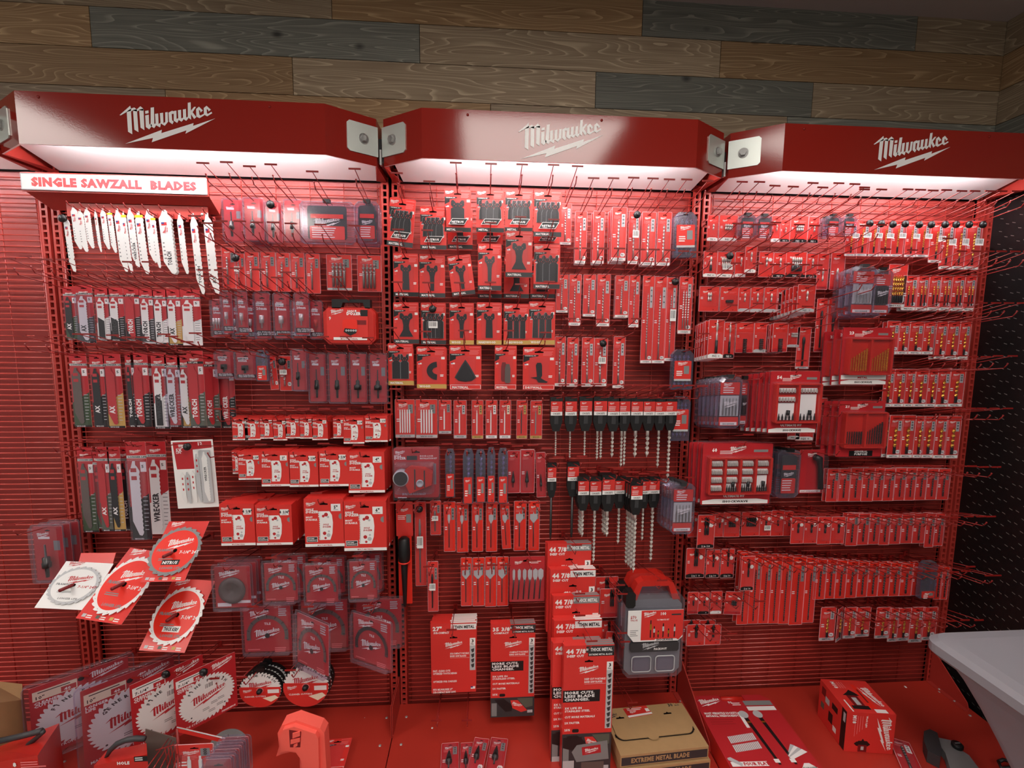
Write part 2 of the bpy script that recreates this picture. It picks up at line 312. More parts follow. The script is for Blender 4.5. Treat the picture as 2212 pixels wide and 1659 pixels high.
# lit canopies
CZ0, CZ1 = 2.143, 2.297
def canopy(i):
    X = i*B; ro = empty('lit_canopy', (X, 0, CZ0)); H_ = CZ1-CZ0
    out = [(.012, -.168), (.152, -.262), (1.068, -.262), (B-.012, -.168)]
    t = .004; inn = [(.017, -.166), (.154, -.257), (1.066, -.257), (B-.017, -.166)]
    f = MB()
    n = 4; vs = [(x, y, 0) for x, y in out]+[(x, y, H_) for x, y in out]+[(x, y, 0) for x, y in inn]+[(x, y, H_) for x, y in inn]
    fs = [(k, k+1, n+k+1, n+k) for k in range(3)]; f.add(vs, fs, 'gloss')
    f.add(vs, [(2*n+k+1, 2*n+k, 3*n+k, 3*n+k+1) for k in range(3)]+[(k+1, k, 2*n+k, 2*n+k+1) for k in range(3)]+[(n+k, n+k+1, 3*n+k+1, 3*n+k) for k in range(3)], 'soffit')
    f.obj('fascia', ro)
    s = MB()
    s.add([(.02, -.164, .063), (.156, -.252, .095), (1.064, -.252, .095), (B-.02, -.164, .063), (B-.05, -.002, .004), (.05, -.002, .004)], [(0, 1, 2, 3, 4, 5)], 'soffit'); s.obj('soffit', ro)
    tp = MB(); tp.add([(x, y, H_-.002) for x, y in out]+[(B-.012, 0, H_-.002), (.012, 0, H_-.002)], [(0, 1, 2, 3, 4, 5)], 'gloss'); tp.obj('top_panel', ro)
    for x0, xb in ((.012, .05), (B-.012, B-.05)):
        e = MB(); e.add([(x0, -.168, 0), (x0, -.168, H_), (x0, 0, H_), (x0, 0, 0), (xb, -.002, .002), ((x0*.9+xb*.1), -.168, .002)], [(0, 1, 2, 3), (0, 3, 4, 5)], 'paint'); e.obj('side_panel', ro)
    tb = MB(); tb.tube([(.16, -.236, .042), (1.05, -.236, .042)], .008, 'tube', 8); tb.obj('light_tube', ro)['label'] = 'glowing white light tube'
    for sx in (0, 1):                                     # steel plates with hex bolts on the angled ends
        a = Vector((.012, -.168, 0)) if not sx else Vector((B-.012, -.168, 0)); b_ = Vector((.152, -.262, 0)) if not sx else Vector((1.068, -.262, 0))
        d = (b_-a).normalized(); nrm = Vector((d.y, -d.x, 0)) if not sx else Vector((-d.y, d.x, 0))
        if nrm.y > 0: nrm = -nrm
        p = MB(); c = .008; pl = [(-.004, .03), (.092, .03), (.10, .038), (.10, .118), (.092, .126), (-.004, .126)]
        fr = [a+d*u+nrm*.004+Vector((0, 0, z)) for u, z in pl]; bk = [a+d*u+nrm*.0005+Vector((0, 0, z)) for u, z in pl]; q = len(pl)
        order = list(range(q)) if sx == 0 else list(range(q))[::-1]
        p.add(fr+bk, [tuple(order)]+[(k, (k+1) % q, q+(k+1) % q, q+k) for k in range(q)], 'plate'); po = p.obj('end_plate', ro)
        bo = MB(); cc = a+d*.045+Vector((0, 0, .078))
        for r0, h0, h1, nn in ((.017, .004, .0065, 16), (.0115, .0065, .017, 6)):
            ring0 = [cc+nrm*h0+d*(r0*math.cos(2*math.pi*k/nn))+Vector((0, 0, r0*math.sin(2*math.pi*k/nn))) for k in range(nn)]
            ring1 = [v+nrm*(h1-h0) for v in ring0]; bo.add(ring0+ring1, [tuple(range(nn, 2*nn)), tuple(range(2*nn-1, nn-1, -1))]+[(k, (k+1) % nn, nn+(k+1) % nn, nn+k) for k in range(nn)], 'zinc')
        bo.obj('hex_bolt', po)
    lx = {0: (363, 266), 1: (1212, 301), 2: (1969, 327)}.get(i)
    lg = MB()
    if lx:
        c = at(*lx, .2635); lg.logo(c.x-X, c.z-CZ0, .285, -.2635, 'white'); lg.obj('brand_lettering', ro)
    for rx in ((.22, .9) if i != 1 else (.30, .74)):
        rv = MB(); rv.lathe([(.0045, 0), (.004, .002), (.001, .003)], rx, -.262, H_-.016, 'gloss', 8, 'y'); rv.obj('rivet', ro)
    tag(ro, ['red lit canopy cut by the frame beyond the single blades', 'red lit canopy over the sign for single blades', 'red lit canopy with pale glare, over the oscillating tool blades', 'red lit canopy over the driver bits and drill bits'][i+1], 'lit canopy', 'red lit canopies')
for i in (-1, 0, 1, 2): canopy(i)
for i in (1, 2):                                         # dark arm seen in the gap between two canopies
    m = MB(); m.box(i*B-.009, i*B+.009, -.15, -.004, 2.16, 2.24, 'black'); m.box(i*B-.003, i*B+.003, -.165, -.15, 2.15, 2.2, 'zinc')
    tag(m.obj('canopy_bracket'), ['black arm in the gap between the first two lit canopies', 'black arm in the gap before the last lit canopy'][i-1], 'bracket')
# base shelves
for i in (-1, 0, 1, 2):
    m = MB(); m.box(i*B+.002, i*B+B-.002, -.62, -.002, -.03, 0, 'foot'); m.box(i*B+.002, i*B+B-.002, -.62, -.6, -.15, -.03, 'foot')
    for rx, ry in ((.04, -.07), (.04, -.2), (B-.04, -.07), (B-.04, -.2)): m.lathe([(.006, 0), (.005, .002), (.002, .003)], i*B+rx, ry, 0, 'zinc', 8)
    tag(m.obj('base_shelf'), 'red base shelf of the '+BAY[i+1], 'shelf', 'red base shelves')
def triangle_end(X, name, label, h, dep):
    m = MB(); pts = [(0, -.002), (-.01, 0), (-.03, h), (-.07, h*.83), (-dep+.015, .05), (-dep, .02), (-dep, 0)]
    pts = [(-.002, 0), (-.002, h), (-.03, h*.86), (-dep+.01, .03), (-dep, 0)]
    n = len(pts); m.add([(X-.002, p[0], p[1]) for p in pts]+[(X+.002, p[0], p[1]) for p in pts], [tuple(range(n)), tuple(range(2*n-1, n-1, -1))]+[(k, n+k, n+(k+1) % n, (k+1) % n) for k in range(n)], 'paint')
    m.box(X-.022, X, -dep, -.01, 0, .004, 'paint')
    for yy in (-.06, -dep+.05): m.lathe([(.005, 0), (.003, .003)], X-.012, yy, .004, 'zinc', 8)
    tag(m.obj(name), label, 'shelf divider')
triangle_end(3*B-.02, 'shelf_end_plate', 'red triangular shelf end plate against the black wall board', .16, .178)
triangle_end(2*B+.0, 'shelf_divider', 'red triangular divider between cardboard blade box and socket set', .20, .30)
m = MB(); m.box(B-.004, B-.001, -.17, -.004, 0, .13, 'paint'); m.box(B+.001, B+.004, -.17, -.004, 0, .13, 'paint')
tag(m.obj('shelf_divider'), 'narrow red divider flanges at the seam under the round blades', 'shelf divider')
# sign
sg = empty('header_sign', at(250, 398, .10)); a = at(50, 384, .10); b_ = at(451, 397, .10); hw = (b_.x-a.x)/2; tl = math.atan2(b_.z-a.z, b_.x-a.x)*0
hz = .027
m = MB(); m.box(-hw, hw, -.004, 0, -hz, hz, 'lgrey'); m.rect(-hw+.003, hw-.003, -hz+.003, hz-.003, -.0045, 'white')
m.text('SINGLE SAWZALL  BLADES', 0, -.0135, .027, -.0048, 'crimson', w=hw*1.78, bold=.085, align='C'); m.text('®', .07, .008, .006, -.0048, 'crimson', bold=0); m.obj('sign_face', sg)
m = MB(); m.box(-hw-.003, hw+.003, .0005, .006, -hz-.005, hz+.005, 'paint'); m.add([(-hw, .004, -hz), (hw, .004, -hz), (hw-.002, .075, -.075), (-hw+.03, .075, -.075), (hw-.002, .095, -.02), (-hw+.03, .095, -.02)], [(0, 1, 2, 3), (3, 2, 4, 5)], 'paint')
m.obj('sign_holder', sg)
tag(sg, 'white sign reading SINGLE SAWZALL BLADES under the first full canopy', 'sign')
# ------------------------------------------------------------------ product kinds (origin: top centre of the front card, front faces -y)
def slot(mb, z, y=-.0012, s=1.0, m='hole'):  # flat dark patch, the shade of a punched slot painted on
    mb.flat([(-.014*s, z-.003*s), (.014*s, z-.003*s), (.014*s, z+.0015*s), (.005*s, z+.003*s), (0, z+.0065*s), (-.005*s, z+.003*s), (-.014*s, z+.0015*s)], y, m)
def card(w, h, m, r=.003, t=.001): mb = MB(); mb.prism(rrect(-w/2, w/2, -h, 0, r), -t, 0, m, 'edge'); return mb
def blister(x0, x1, z0, z1, dep, m='clear', c=.003, y=-.0014):
    mb = MB(); a = rrect(x0, x1, z0, z1, min(c*1.6, (x1-x0)*.3), 2); b_ = rrect(x0+c, x1-c, z0+c, z1-c, min(c, (x1-x0)*.2), 2); n = len(a)
    mb.add([(p[0], y, p[1]) for p in a]+[(p[0], y-dep, p[1]) for p in b_], [(i, (i+1) % n, n+(i+1) % n, n+i)[::-1] for i in range(n)]+[tuple(range(n, 2*n))], m); return mb
def flange(w, h, e=.0016):
    mb = MB(); o1 = rrect(-w/2-e, w/2+e, -h-e, e, .003, 2); mb.tube([(p[0], -.0012, p[1]) for p in o1+o1[:2]], .0009, 'rim', 4, False); return mb
def osc_shape(kind, cx, z1, z0, w):
    h = z1-z0; hd = [(-.45, 1), (-.3, 1.0), (-.12, .9), (.12, .9), (.3, 1.0), (.45, 1), (.5, .93), (.5, .8), (.3, .72)]
    low = {'flare': [(.22, .5), (.25, .3), (.55, .02), (-.55, .02), (-.25, .3), (-.22, .5)], 'wide': [(.5, .66), (.5, 0), (-.5, 0), (-.5, .66)], 'straight': [(.3, .6), (.34, 0), (-.34, 0), (-.3, .6)],
           'narrow': [(.2, .55), (.17, 0), (-.17, 0), (-.2, .55)], 'head': [(.42, .6), (.45, .25), (-.45, .25), (-.42, .6)], 'sand': [(.5, .4), (.45, 0), (-.45, 0), (-.5, .5), (-.45, .85)]}[kind]
    return [(cx+a*w, z0+b*h) for a, b in hd]+[(cx+a*w, z0+b*h) for a, b in low]+[(cx-.3*w, z0+.72*h), (cx-.5*w, z0+.8*h), (cx-.5*w, z0+.93*h)]
def K_osc(w, h, n=1, shape='flare', band='dgrey', txt='MATERIAL', nit=0, bar=0, lab='', metal='black'):
    c = card(w, h, 'red', .004); y = -.0012
    c.flat([(-w/2+.001, -.03), (-w/2+.001, -h*.36), (-w*.30, -h*.30), (-w*.30, -h*.245), (-w*.02, -h*.21), (-w*.02, -.03)], y, 'black')
    c.logo(-w*.31, -.013, w*.34, y, 'white'); slot(c, -.019); c.rect(w*.12, w*.46, -.008, -.006, y, 'pink'); c.lines(w*.12, w*.46, -.017, 4, .0045, .0018, y, 'pink', 3)
    c.text('UNIVERSAL FIT', -w*.44, -.035, .0036, y-.0003, 'white', bold=.02); c.rect(w*.34, w*.46, -h*.30, -h*.24, y, 'white')
    if lab: c.text(lab, w*.38, -h*.285, .006, y-.0002, 'black')
    c.rect(-w*.45, -w*.33, -h*.42, -h*.385, y, 'white'); c.rect(-w*.45, -w*.39, -h*.40, -h*.385, y-.0002, 'blue'); c.lines(-w*.45, -w*.36, -h*.44, 2, .006, .0015, y, 'pink', 2); c.lines(w*.3, w*.45, -h*.66, 2, .005, .003, y, 'white', 5)
    bz = -h+.021
    if band == 'outline':
        for q in (-h+.002, -h+.018): c.rect(-w/2+.002, w/2-.002, q, q+.0012, y, 'white')
        for q in (-w/2+.002, w/2-.0032): c.rect(q, q+.0012, -h+.002, -h+.019, y, 'white')
    else: c.rect(-w/2, w/2, -h+.001, bz-.003, y, band)
    c.text(txt, -w*.42, -h+.006, .0078, y-.0003, 'white', bold=.04)
    ps = [('card', c, None)]; b = MB(); z1 = -h*.26; z0 = bz+.006; bw = (w*.42 if shape not in ('wide', 'flare') else w*.5) if n == 1 else w*.31
    if shape in ('round', 'half', 'tri', 'finger', 'dinge'):
        if shape == 'round': b.prism([(.026*math.cos(t/12*math.pi)-.002, -h*.55+.031*math.sin(t/12*math.pi)) for t in range(24)], -.004, -.002, metal); b.ring(-.002, -h*.55, .008, .013, -.0045, 'grey')
        if shape == 'half':
            b.prism([(w*.22+.042*math.cos(math.radians(a))*.9, -h*.57+.036*math.sin(math.radians(a))) for a in range(95, 266, 10)]+[(w*.2, -h*.66), (w*.08, -h*.63), (w*.03, -h*.57), (w*.08, -h*.51), (w*.2, -h*.48)], -.004, -.002, metal)
        if shape == 'tri':
            for k, mm in ((0, 'dgrey'), (1, 'black'), (2, 'black')):
                q = .036*(1-.12*k); cz = -h*.64-.002*k; b.prism([(0, cz+q*1.5), (q*.35, cz+q*.9), (q*.95, cz-q*.35), (q*.6, cz-q*.7), (0, cz-q*.8), (-q*.6, cz-q*.7), (-q*.95, cz-q*.35), (-q*.35, cz+q*.9)], -.003-.003*k, -.002, mm)
        if shape == 'finger':
            for k, cx in enumerate((-.008, .009)): b.prism([(cx+.013*p, -h*.58+.034*q-.006*k) for p, q in ((-.6, 1), (.6, 1), (.95, .5), (1, -.9), (.7, -1.1), (-.7, -1.1), (-1, -.9), (-.95, .5))], -.004-.004*k, -.002-.004*k, 'ink' if k == 0 else 'brown')
        if shape == 'dinge': b.prism([(-.006, -h*.36), (.006, -h*.36), (.009, -h*.42), (.010, -h*.66), (.006, -h*.72), (.022, -h*.79), (.028, -h*.8), (.024, -h*.83), (-.002, -h*.82), (-.008, -h*.74), (-.026, -h*.71), (-.006, -h*.69), (-.010, -h*.42)], -.005, -.003, metal)
    else:
        for k in range(n):
            cx = (k-(n-1)/2)*w*(.50 if n > 2 else .34)/max(n-1, 1); y0 = -.0035-.0024*k
            o = osc_shape('head' if (nit and n > 1) else shape, cx, z1, z0, bw); b.prism([(q_[0]*1.0, q_[1]) for q_ in o], y0, y0+.0012, metal, 'lgrey' if n > 1 else metal)
            if n > 1: e_ = [((q_[0]-cx)*1.10+cx, z0-.001+(q_[1]-z0)*1.03) for q_ in o]; b.flat(e_, y0+.0013, 'grey')
            hz = z1-(z1-z0)*.17
            for a in range(6): b.rect(cx+bw*.26*math.cos(a*1.047)-.0012, cx+bw*.26*math.cos(a*1.047)+.0012, hz+.007*math.sin(a*1.047)-.0012, hz+.007*math.sin(a*1.047)+.0012, y0-.0003, 'red')
    ps.append(('oscillating_blade', b, None))
    if nit:
        q = MB(); q.prism([(-w*.34, -h*.84), (w*.26, -h*.84), (w*.40, -h*.70), (-w*.2, -h*.70)], -.0145, -.0135, 'white'); q.flat([(-w*.31, -h*.83), (w*.25, -h*.83), (w*.37, -h*.71), (-w*.19, -h*.71)], -.0147, 'black')
        q.text('NITRUS', -w*.22, -h*.80, .0075, -.0149, 'white', w=w*.45, bold=.05); q.text('CARBIDE', -w*.2, -h*.825, .0030, -.0149, 'white'); ps.append(('name_sticker', q, None))
    ps.append(('blister', blister(-w*.32, w*.32, bz+.002, -h*.24, .012), None))
    if bar: q = MB(); q.bars(-w*.18, w*.18, -h*.6, -h*.44, -.0152); ps.append(('barcode_sticker', q, None))
    return ps
def saw_outline(w, z1, z0, rake=1):       # reciprocating saw blade with its tang on top
    h = z1-z0; T = [(-.12*w, z1), (.12*w, z1), (.12*w, z1-.05*h), (.3*w, z1-.08*h), (.5*w, z1-.13*h)]; n = 14
    for i in range(n+1): T += [(.5*w, z1-h*(.15+.8*i/n)), (.42*w, z1-h*(.15+.8*(i+.5)/n))]
    return T+[(.3*w, z0), (.05*w, z0+.01*h), (-.5*w, z0+rake*.2*h), (-.5*w, z1-.13*h), (-.3*w, z1-.08*h)]
def K_saw(w, h, word='TORCH', bl='blade', top='white', low='dgrey', lowtone='black', sl=0, clam=0, dark=0):
    c = card(w, h, 'crimson', .002); y = -.0012; slot(c, -.014, s=.55); c.logo(-w*.05, -.032, w*.62, y, 'white')
    c.rect(-w/2, w/2, -h*.165, -h*.135, y, {'white': 'lgrey', 'black': 'black', 'none': 'crimson'}[top]); c.text('5X LIFE' if top != 'white' else 'LONGER LIFE', -w*.4, -h*.158, .0055, y-.0003, 'white' if top != 'white' else 'black')
    c.rect(w*.16, w*.46, -h*.30, -h*.20, y, 'white'); c.text('5', w*.22, -h*.26, .010, y-.0002, 'black')
    c.flat([(-w/2, -h+.002), (w/2, -h+.002), (w/2, -h*.52), (-w/2, -h*.66)], y, low); c.lines(w*.18, w*.44, -h*.55, 9, h*.042, .0025, y-.0002, 'lgrey' if low != 'blade' else 'grey', 4)
    c.rect(-w/2+.001, w/2-.001, -h+.001, -h+.009, y-.0002, lowtone); c.text('METAL' if word == 'TORCH' else 'WOOD', -w*.4, -h+.0025, .005, y-.0004, 'white')
    b = MB(); o = saw_outline(w*.52, -h*.19, -h*.95); o = [(a-w*.13, z) for a, z in o]; b.prism(o, -.0045, -.0035, bl); wm = 'crimson' if bl == 'blade' and word != 'TORCH' else 'white'
    if dark: b.flat([(-w*.36, -h*.95), (w*.08, -h*.95), (w*.08, -h*.62), (-w*.36, -h*.55)], -.0047, 'white' if bl == 'black' else 'black')
    if word: b.text(word, -w*.01, -h*(.86 if word != 'AX' else .80), w*.30, -.0050, 'dgrey' if bl == 'blade' else 'white', rot=math.pi/2, bold=.05)
    b.rect(-w*.3, -w*.02, -h*.38, -h*.34, -.0048, 'crimson'); b.rect(-w*.32, -w*.02, -h*.30, -h*.26, -.0048, 'crimson')
    ps = [('card', c, None), ('saw_blade', b, None)]
    ps.append(('blister', blister(-w*.48, w*.48, -h+.004, -h*.17, .010 if not clam else .016, 'smoke' if clam else 'clear'), None)); return ps
def K_single(w, h, word='', col='blade', yel=0, wide=1):            # loose blade with printed steel
    b = MB(); b.prism(saw_outline(w, 0, -h), -.0015, 0, col); y = -.0018
    b.rect(-w*.3, w*.3, -h*.16, -h*.10, y, 'white'); b.rect(-w*.34, w*.1, -h*.24, -h*.19, y, 'crimson'); b.rect(-w*.34, -w*.1, -h*.215, -h*.19, y-.0002, 'blue')
    b.logo(-w*.02, -h*.31, w*1.0, y, 'crimson', rot=1.2)
    if yel: b.rect(-w*.5, w*.5, -h*.10, -h*.06, y-.0001, 'yellow')
    if word: b.text(word, w*.18, -h*.86, w*.36, y, 'dgrey', rot=math.pi/2, bold=.03)
    b.lines(-w*.4, -w*.2, -h*.5, 5, .012, .004, y, 'grey', 6); return [('blade', b, None)]
def K_bit(w, h, metal='steel', n=1, tab='white', bar=0, lbl='grey', style='twist', txt='CONCRETE', L=.86, tag3=1, col='red', shank=.25, br_=1.0, hz=0, num=''):
    c = card(w, h, col, .002); y = -.0012; slot(c, -.010, s=.5); c.logo(-w*.10, -.022, w*.5, y, 'white')
    c.lines(-w*.4, w*.1, -.031, 3, .004, .0014, y, 'pink', 7)
    if lbl: c.rect(w*.16, w*.42, -h*.36, -h*.12, y, lbl); [c.ring(w*.29, -h*(.16+.065*k), .001, .0032, y-.0003, 'dgrey', n=8) for k in range(3)]
    if tab and tab != 'none': c.rect(-w/2, w/2, -h, -h+.011, y-.0001, tab); c.text(txt, 0, -h+.0028, .0045, y-.0004, 'white' if tab in ('black', 'dgrey') else 'dgrey', w=w*.62, align='C', bold=.03)
    if tag3: c.flat(cham(w*.14, w*.46, -h+.015, -h+.015+w*.32, w*.08), y-.0002, 'white'); c.text(num or '3x', w*.18, -h+.020, w*.14, y-.0005, 'black')
    c.lines(-w*.44, -w*.2, -h*.5, 2, .008, .004, y, 'white', 9)
    ps = [('card', c, None)]
    for k in range(n):
        b = MB(); cx = (k-(n-1)/2)*w*.62/max(n, 1.6)-(.06*w if n == 1 else 0); R_ = (w*.09 if n == 1 else w*.07)*br_; z1 = -.018-(h-.03)*(1-L)*.5-h*.08; z0 = -h+.016; r2 = R_*.8
        if style == 'twist':     # tip upward in the card
            zs = z0+(z1-z0)*shank; b2 = MB(); b.v = []; b.twist(0, 0, 0, z1-zs, R_, R_*7, metal); b.v = [(cx+x_, -.007+y_, z1-z_) for x_, y_, z_ in b.v]; b.f = [f[::-1] for f in b.f]
            b.lathe([(r2, 0), (r2, (zs-z0)*.96), (R_*.8, zs-z0)], cx, -.007, z0, metal if metal != 'gold' else 'black', 8)
        elif style == 'tree': b.lathe([(r2, 0), (r2, .03), (R_*1.5, .032), (R_*1.5, .045), (R_*.9, .05), (R_*.9, .06), (r2*.6, (z1-z0))], cx, -.009, z0, metal, 10)
        elif style == 'spade': hw_ = w*.24*br_; b.prism([(cx-hw_, z1-.004), (cx-hw_*.2, z1-.003), (cx, z1+.006), (cx+hw_*.2, z1-.003), (cx+hw_, z1-.004), (cx+hw_, z1-.022), (cx+hw_*.3, z1-.034), (cx+.0016, z1-.04), (cx-.0016, z1-.04), (cx-hw_*.3, z1-.034), (cx-hw_, z1-.022)], -.0045, -.003, 'lgrey' if metal == 'steel' else metal); b.tube([(cx, -.004, z1-.036), (cx, -.004, z0)], .0022, 'darksteel', 6)
        elif style == 'step': b.lathe([(r2*.7, 0), (r2*.7, .02), (R_*2.2, .024), (R_*2.2, .034), (R_*1.9, .035), (R_*1.6, .05), (R_*1.1, .06), (R_*.4, .075)], cx, -.012, z0+.012, metal, 12)
        elif style == 'insert': b.lathe([(r2, 0), (r2, .010), (r2*.6, .012), (r2*.6, .016), (R_, .018), (R_, .023), (.0008, .027)], cx, -.006, -h*.55-.012, metal, 6)
        elif style == 'power': b.lathe([(r2, 0), (r2, h*.12), (r2*.6, h*.13), (r2*.6, h*.20), (R_, h*.22), (R_, h*.30), (.0012, h*.36)], cx, -.007, -h*.78, metal, 8)
        elif style == 'socket': b.lathe([(w*.05, 0), (w*.05, h*.12), (w*.13, h*.14), (w*.13, h*.34), (w*.10, h*.35)], cx, -.009, -h*.76, metal, 12)
        elif style == 'arbor': b.lathe([(w*.06, 0), (w*.06, h*.14), (w*.18, h*.15), (w*.18, h*.22), (w*.10, h*.23), (w*.10, h*.28), (w*.04, h*.29), (w*.03, h*.52)], cx, -.014, -h*.86, metal, 12)
        elif style == 'rod': b.lathe([(R_*.8, 0), (R_*.8, (z1-z0)*.75), (R_*1.2, (z1-z0)*.76), (R_*1.2, (z1-z0)*.9), (R_*.6, z1-z0)], cx, -.006, z0, metal, 8)
        elif style == 'jig': b.prism([(cx-w*.03, z1), (cx+w*.03, z1), (cx+w*.03, z1-.008), (cx+w*.055/max(1, n*.3), z1-.012), (cx+w*.05/max(1, n*.3), z0+.006), (cx, z0+.001), (cx-w*.05/max(1, n*.3), z0+.004), (cx-w*.05/max(1, n*.3), z1-.012), (cx-w*.03, z1-.008)], -.004, -.003, metal)
        ps.append(({'twist': 'drill_bit', 'tree': 'step_bit', 'spade': 'spade_bit', 'step': 'step_bit', 'insert': 'driver_bit', 'power': 'driver_bit', 'socket': 'socket', 'arbor': 'arbor', 'rod': 'chisel', 'jig': 'jigsaw_blade'}[style], b, None))
    ps.append(('blister', blister(-w*.44, w*.40 if style not in ('twist', 'spade') else w*.3, -h+.012, -h*.16 if style not in ('insert', 'socket') else -h*.3, .016 if style in ('twist', 'tree', 'power', 'insert') else .02), None))
    ps.append(('plastic_edge', flange(w, h), None))
    if bar: q = MB(); q.bars(-w*.3, w*.3, -h*.52, -h*.38, -.0232); ps.append(('barcode_sticker', q, None))
    return ps
def K_insert(w, h, n=2, metal='sheen', lab='PH2', tab='white', rows=1, hexl=0, blk=0, L=1.0, bar=0):
    c = card(w, h, 'red', .003); y = -.0012; slot(c, -.011, s=.55); c.logo(-w*.2, -.022, w*.3, y, 'white'); c.lines(0, w*.42, -.02, 2, .004, .0015, y, 'pink', 8)
    c.lines(-w*.44, -w*.3, -h*.42, 2, .006, .003, y, 'white', 9); c.flat([(-w/2, -h), (w/2, -h), (w/2, -h+.010), (w*.32, -h+.014), (-w*.32, -h+.014), (-w/2, -h+.010)], y, tab)
    c.text(lab, -w*.05, -h+.003, .0065, y-.0003, 'white' if tab in ('black', 'red') else 'black', align='C', bold=.03); c.ring(w*.24, -h+.006, .0014, .0026, y-.0003, 'white' if tab == 'black' else 'black', n=6)
    if hexl: c.ring(w*.3, -h*.3, 0, .0085, y-.0003, 'white', a0=0, a1=360, n=6)
    ps = [('card', c, None)]; q = .0043
    for k in range(n):
        b = MB(); cx = (k-(n-1)/2)*min(.0085, w*.7/max(n, 1))
        for r_ in range(rows):
            zz = -h*.58*1.0-r_*(h*.06)+.0; b.lathe([(q*.8, 0), (q*.85, .009*L), (q*.5, .010*L), (q*.5, .013*L), (q, .014*L), (q, .020*L), (.001, .025*L)] if rows == 1 else [(q*1.8, 0), (q*1.8, .004), (q*1.5, .005)], cx, -.006, zz, metal, 8)
        if blk: b.lathe([(q*1.15, 0), (q*1.15, .014*L)], cx, -.006, -h*.58-.012*L, 'black', 8)
        ps.append(('driver_bit', b, None))
    ps.append(('blister', blister(-w*.4, w*.4, -h+.018, -h*.32, .014), None))
    ps.append(('plastic_edge', flange(w, h), None))
    if bar: s_ = MB(); s_.bars(-w*.3, w*.3, -h*.72, -h*.52, -.016); ps.append(('barcode_sticker', s_, None))
    return ps
def K_box(w, h, d=.05, size='3"', big=1):               # hole saw carton
    c = MB(); c.box(-w/2, w/2, 0, d, -h, 0, 'red'); y = -.0004; c.rect(-w/2, w/2, -h, -h+h*.06, y, 'white'); c.text('MULTI-MATERIAL', 0, -h+h*.015, h*.028, y-.0003, 'crimson', align='C')
    slot(c, -h*.11, y, .8); c.logo(-w*.33, -h*.11, w*.26, y, 'white'); c.text('HOLE', -w*.46, -h*.24, h*.042, y, 'white', bold=.06, shear=.2); c.text('DOZER', -w*.46, -h*.295, h*.052, y, 'white', bold=.06, shear=.2)
    c.text('MOST', -w*.46, -h*.40, h*.036, y, 'white', bold=.05); c.text('DURABLE.', -w*.46, -h*.45, h*.036, y, 'white', bold=.05)
    c.rect(w*.18, w*.42, -h*.26, -h*.11, y, 'white'); c.text(size, w*.30, -h*.21, h*.065, y-.0003, 'black', align='C', bold=.04); c.rect(w*.24, w*.36, -h*.235, -h*.225, y-.0003, 'grey')
    c.box(-w*.46, -w*.18, -.0004, 0, -h*.90, -h*.79, 'white'); c.rect(-w*.45, -w*.19, -h*.893, -h*.797, y-.0003, 'dgrey'); c.text('LIFETIME', -w*.44, -h*.84, h*.026, y-.0005, 'white'); c.text('WARRANTY', -w*.44, -h*.875, h*.026, y-.0005, 'white')
    c.ring(w*.44, -h*.37, 0, w*.075, y-.0001, 'grey', 90, 270, 10)
    c.flat([(-w*.14, -h*.86), (w*.14, -h*.86), (w*.2, -h*.72), (w*.22, -h*.5), (w*.2, -h*.34), (w*.14, -h*.26), (-w*.14, -h*.26), (-w*.11, -h*.5)], y-.0001, 'white')
    n = 14
    for i in range(n): z = -h*(.27+.58*i/n); c.flat([(-w*.14+(.03*w if .2 < i/n < .8 else .01*w), z), (-w*.165+(.03*w if .2 < i/n < .8 else .01*w), z-h*.02), (-w*.13+.02*w, z-h*.035)], y-.0001, 'white')
    for cx, cz, r_ in ((.05, .33, .05), (-.02, .36, .035), (.1, .38, .03), (.0, .72, .045), (.1, .76, .05), (.02, .82, .03), (.11, .68, .025)): c.ring(w*cx, -h*cz, 0, w*r_, y-.0004, 'lgrey' if cx > .06 else 'crimson', n=12)
    c.text('HOLE', -w*.03, -h*.55, h*.03, y-.0004, 'crimson', bold=.05, shear=.2); c.text('DOZER', -w*.04, -h*.60, h*.034, y-.0004, 'crimson', bold=.05, shear=.2)
    return [('carton', c, None)]
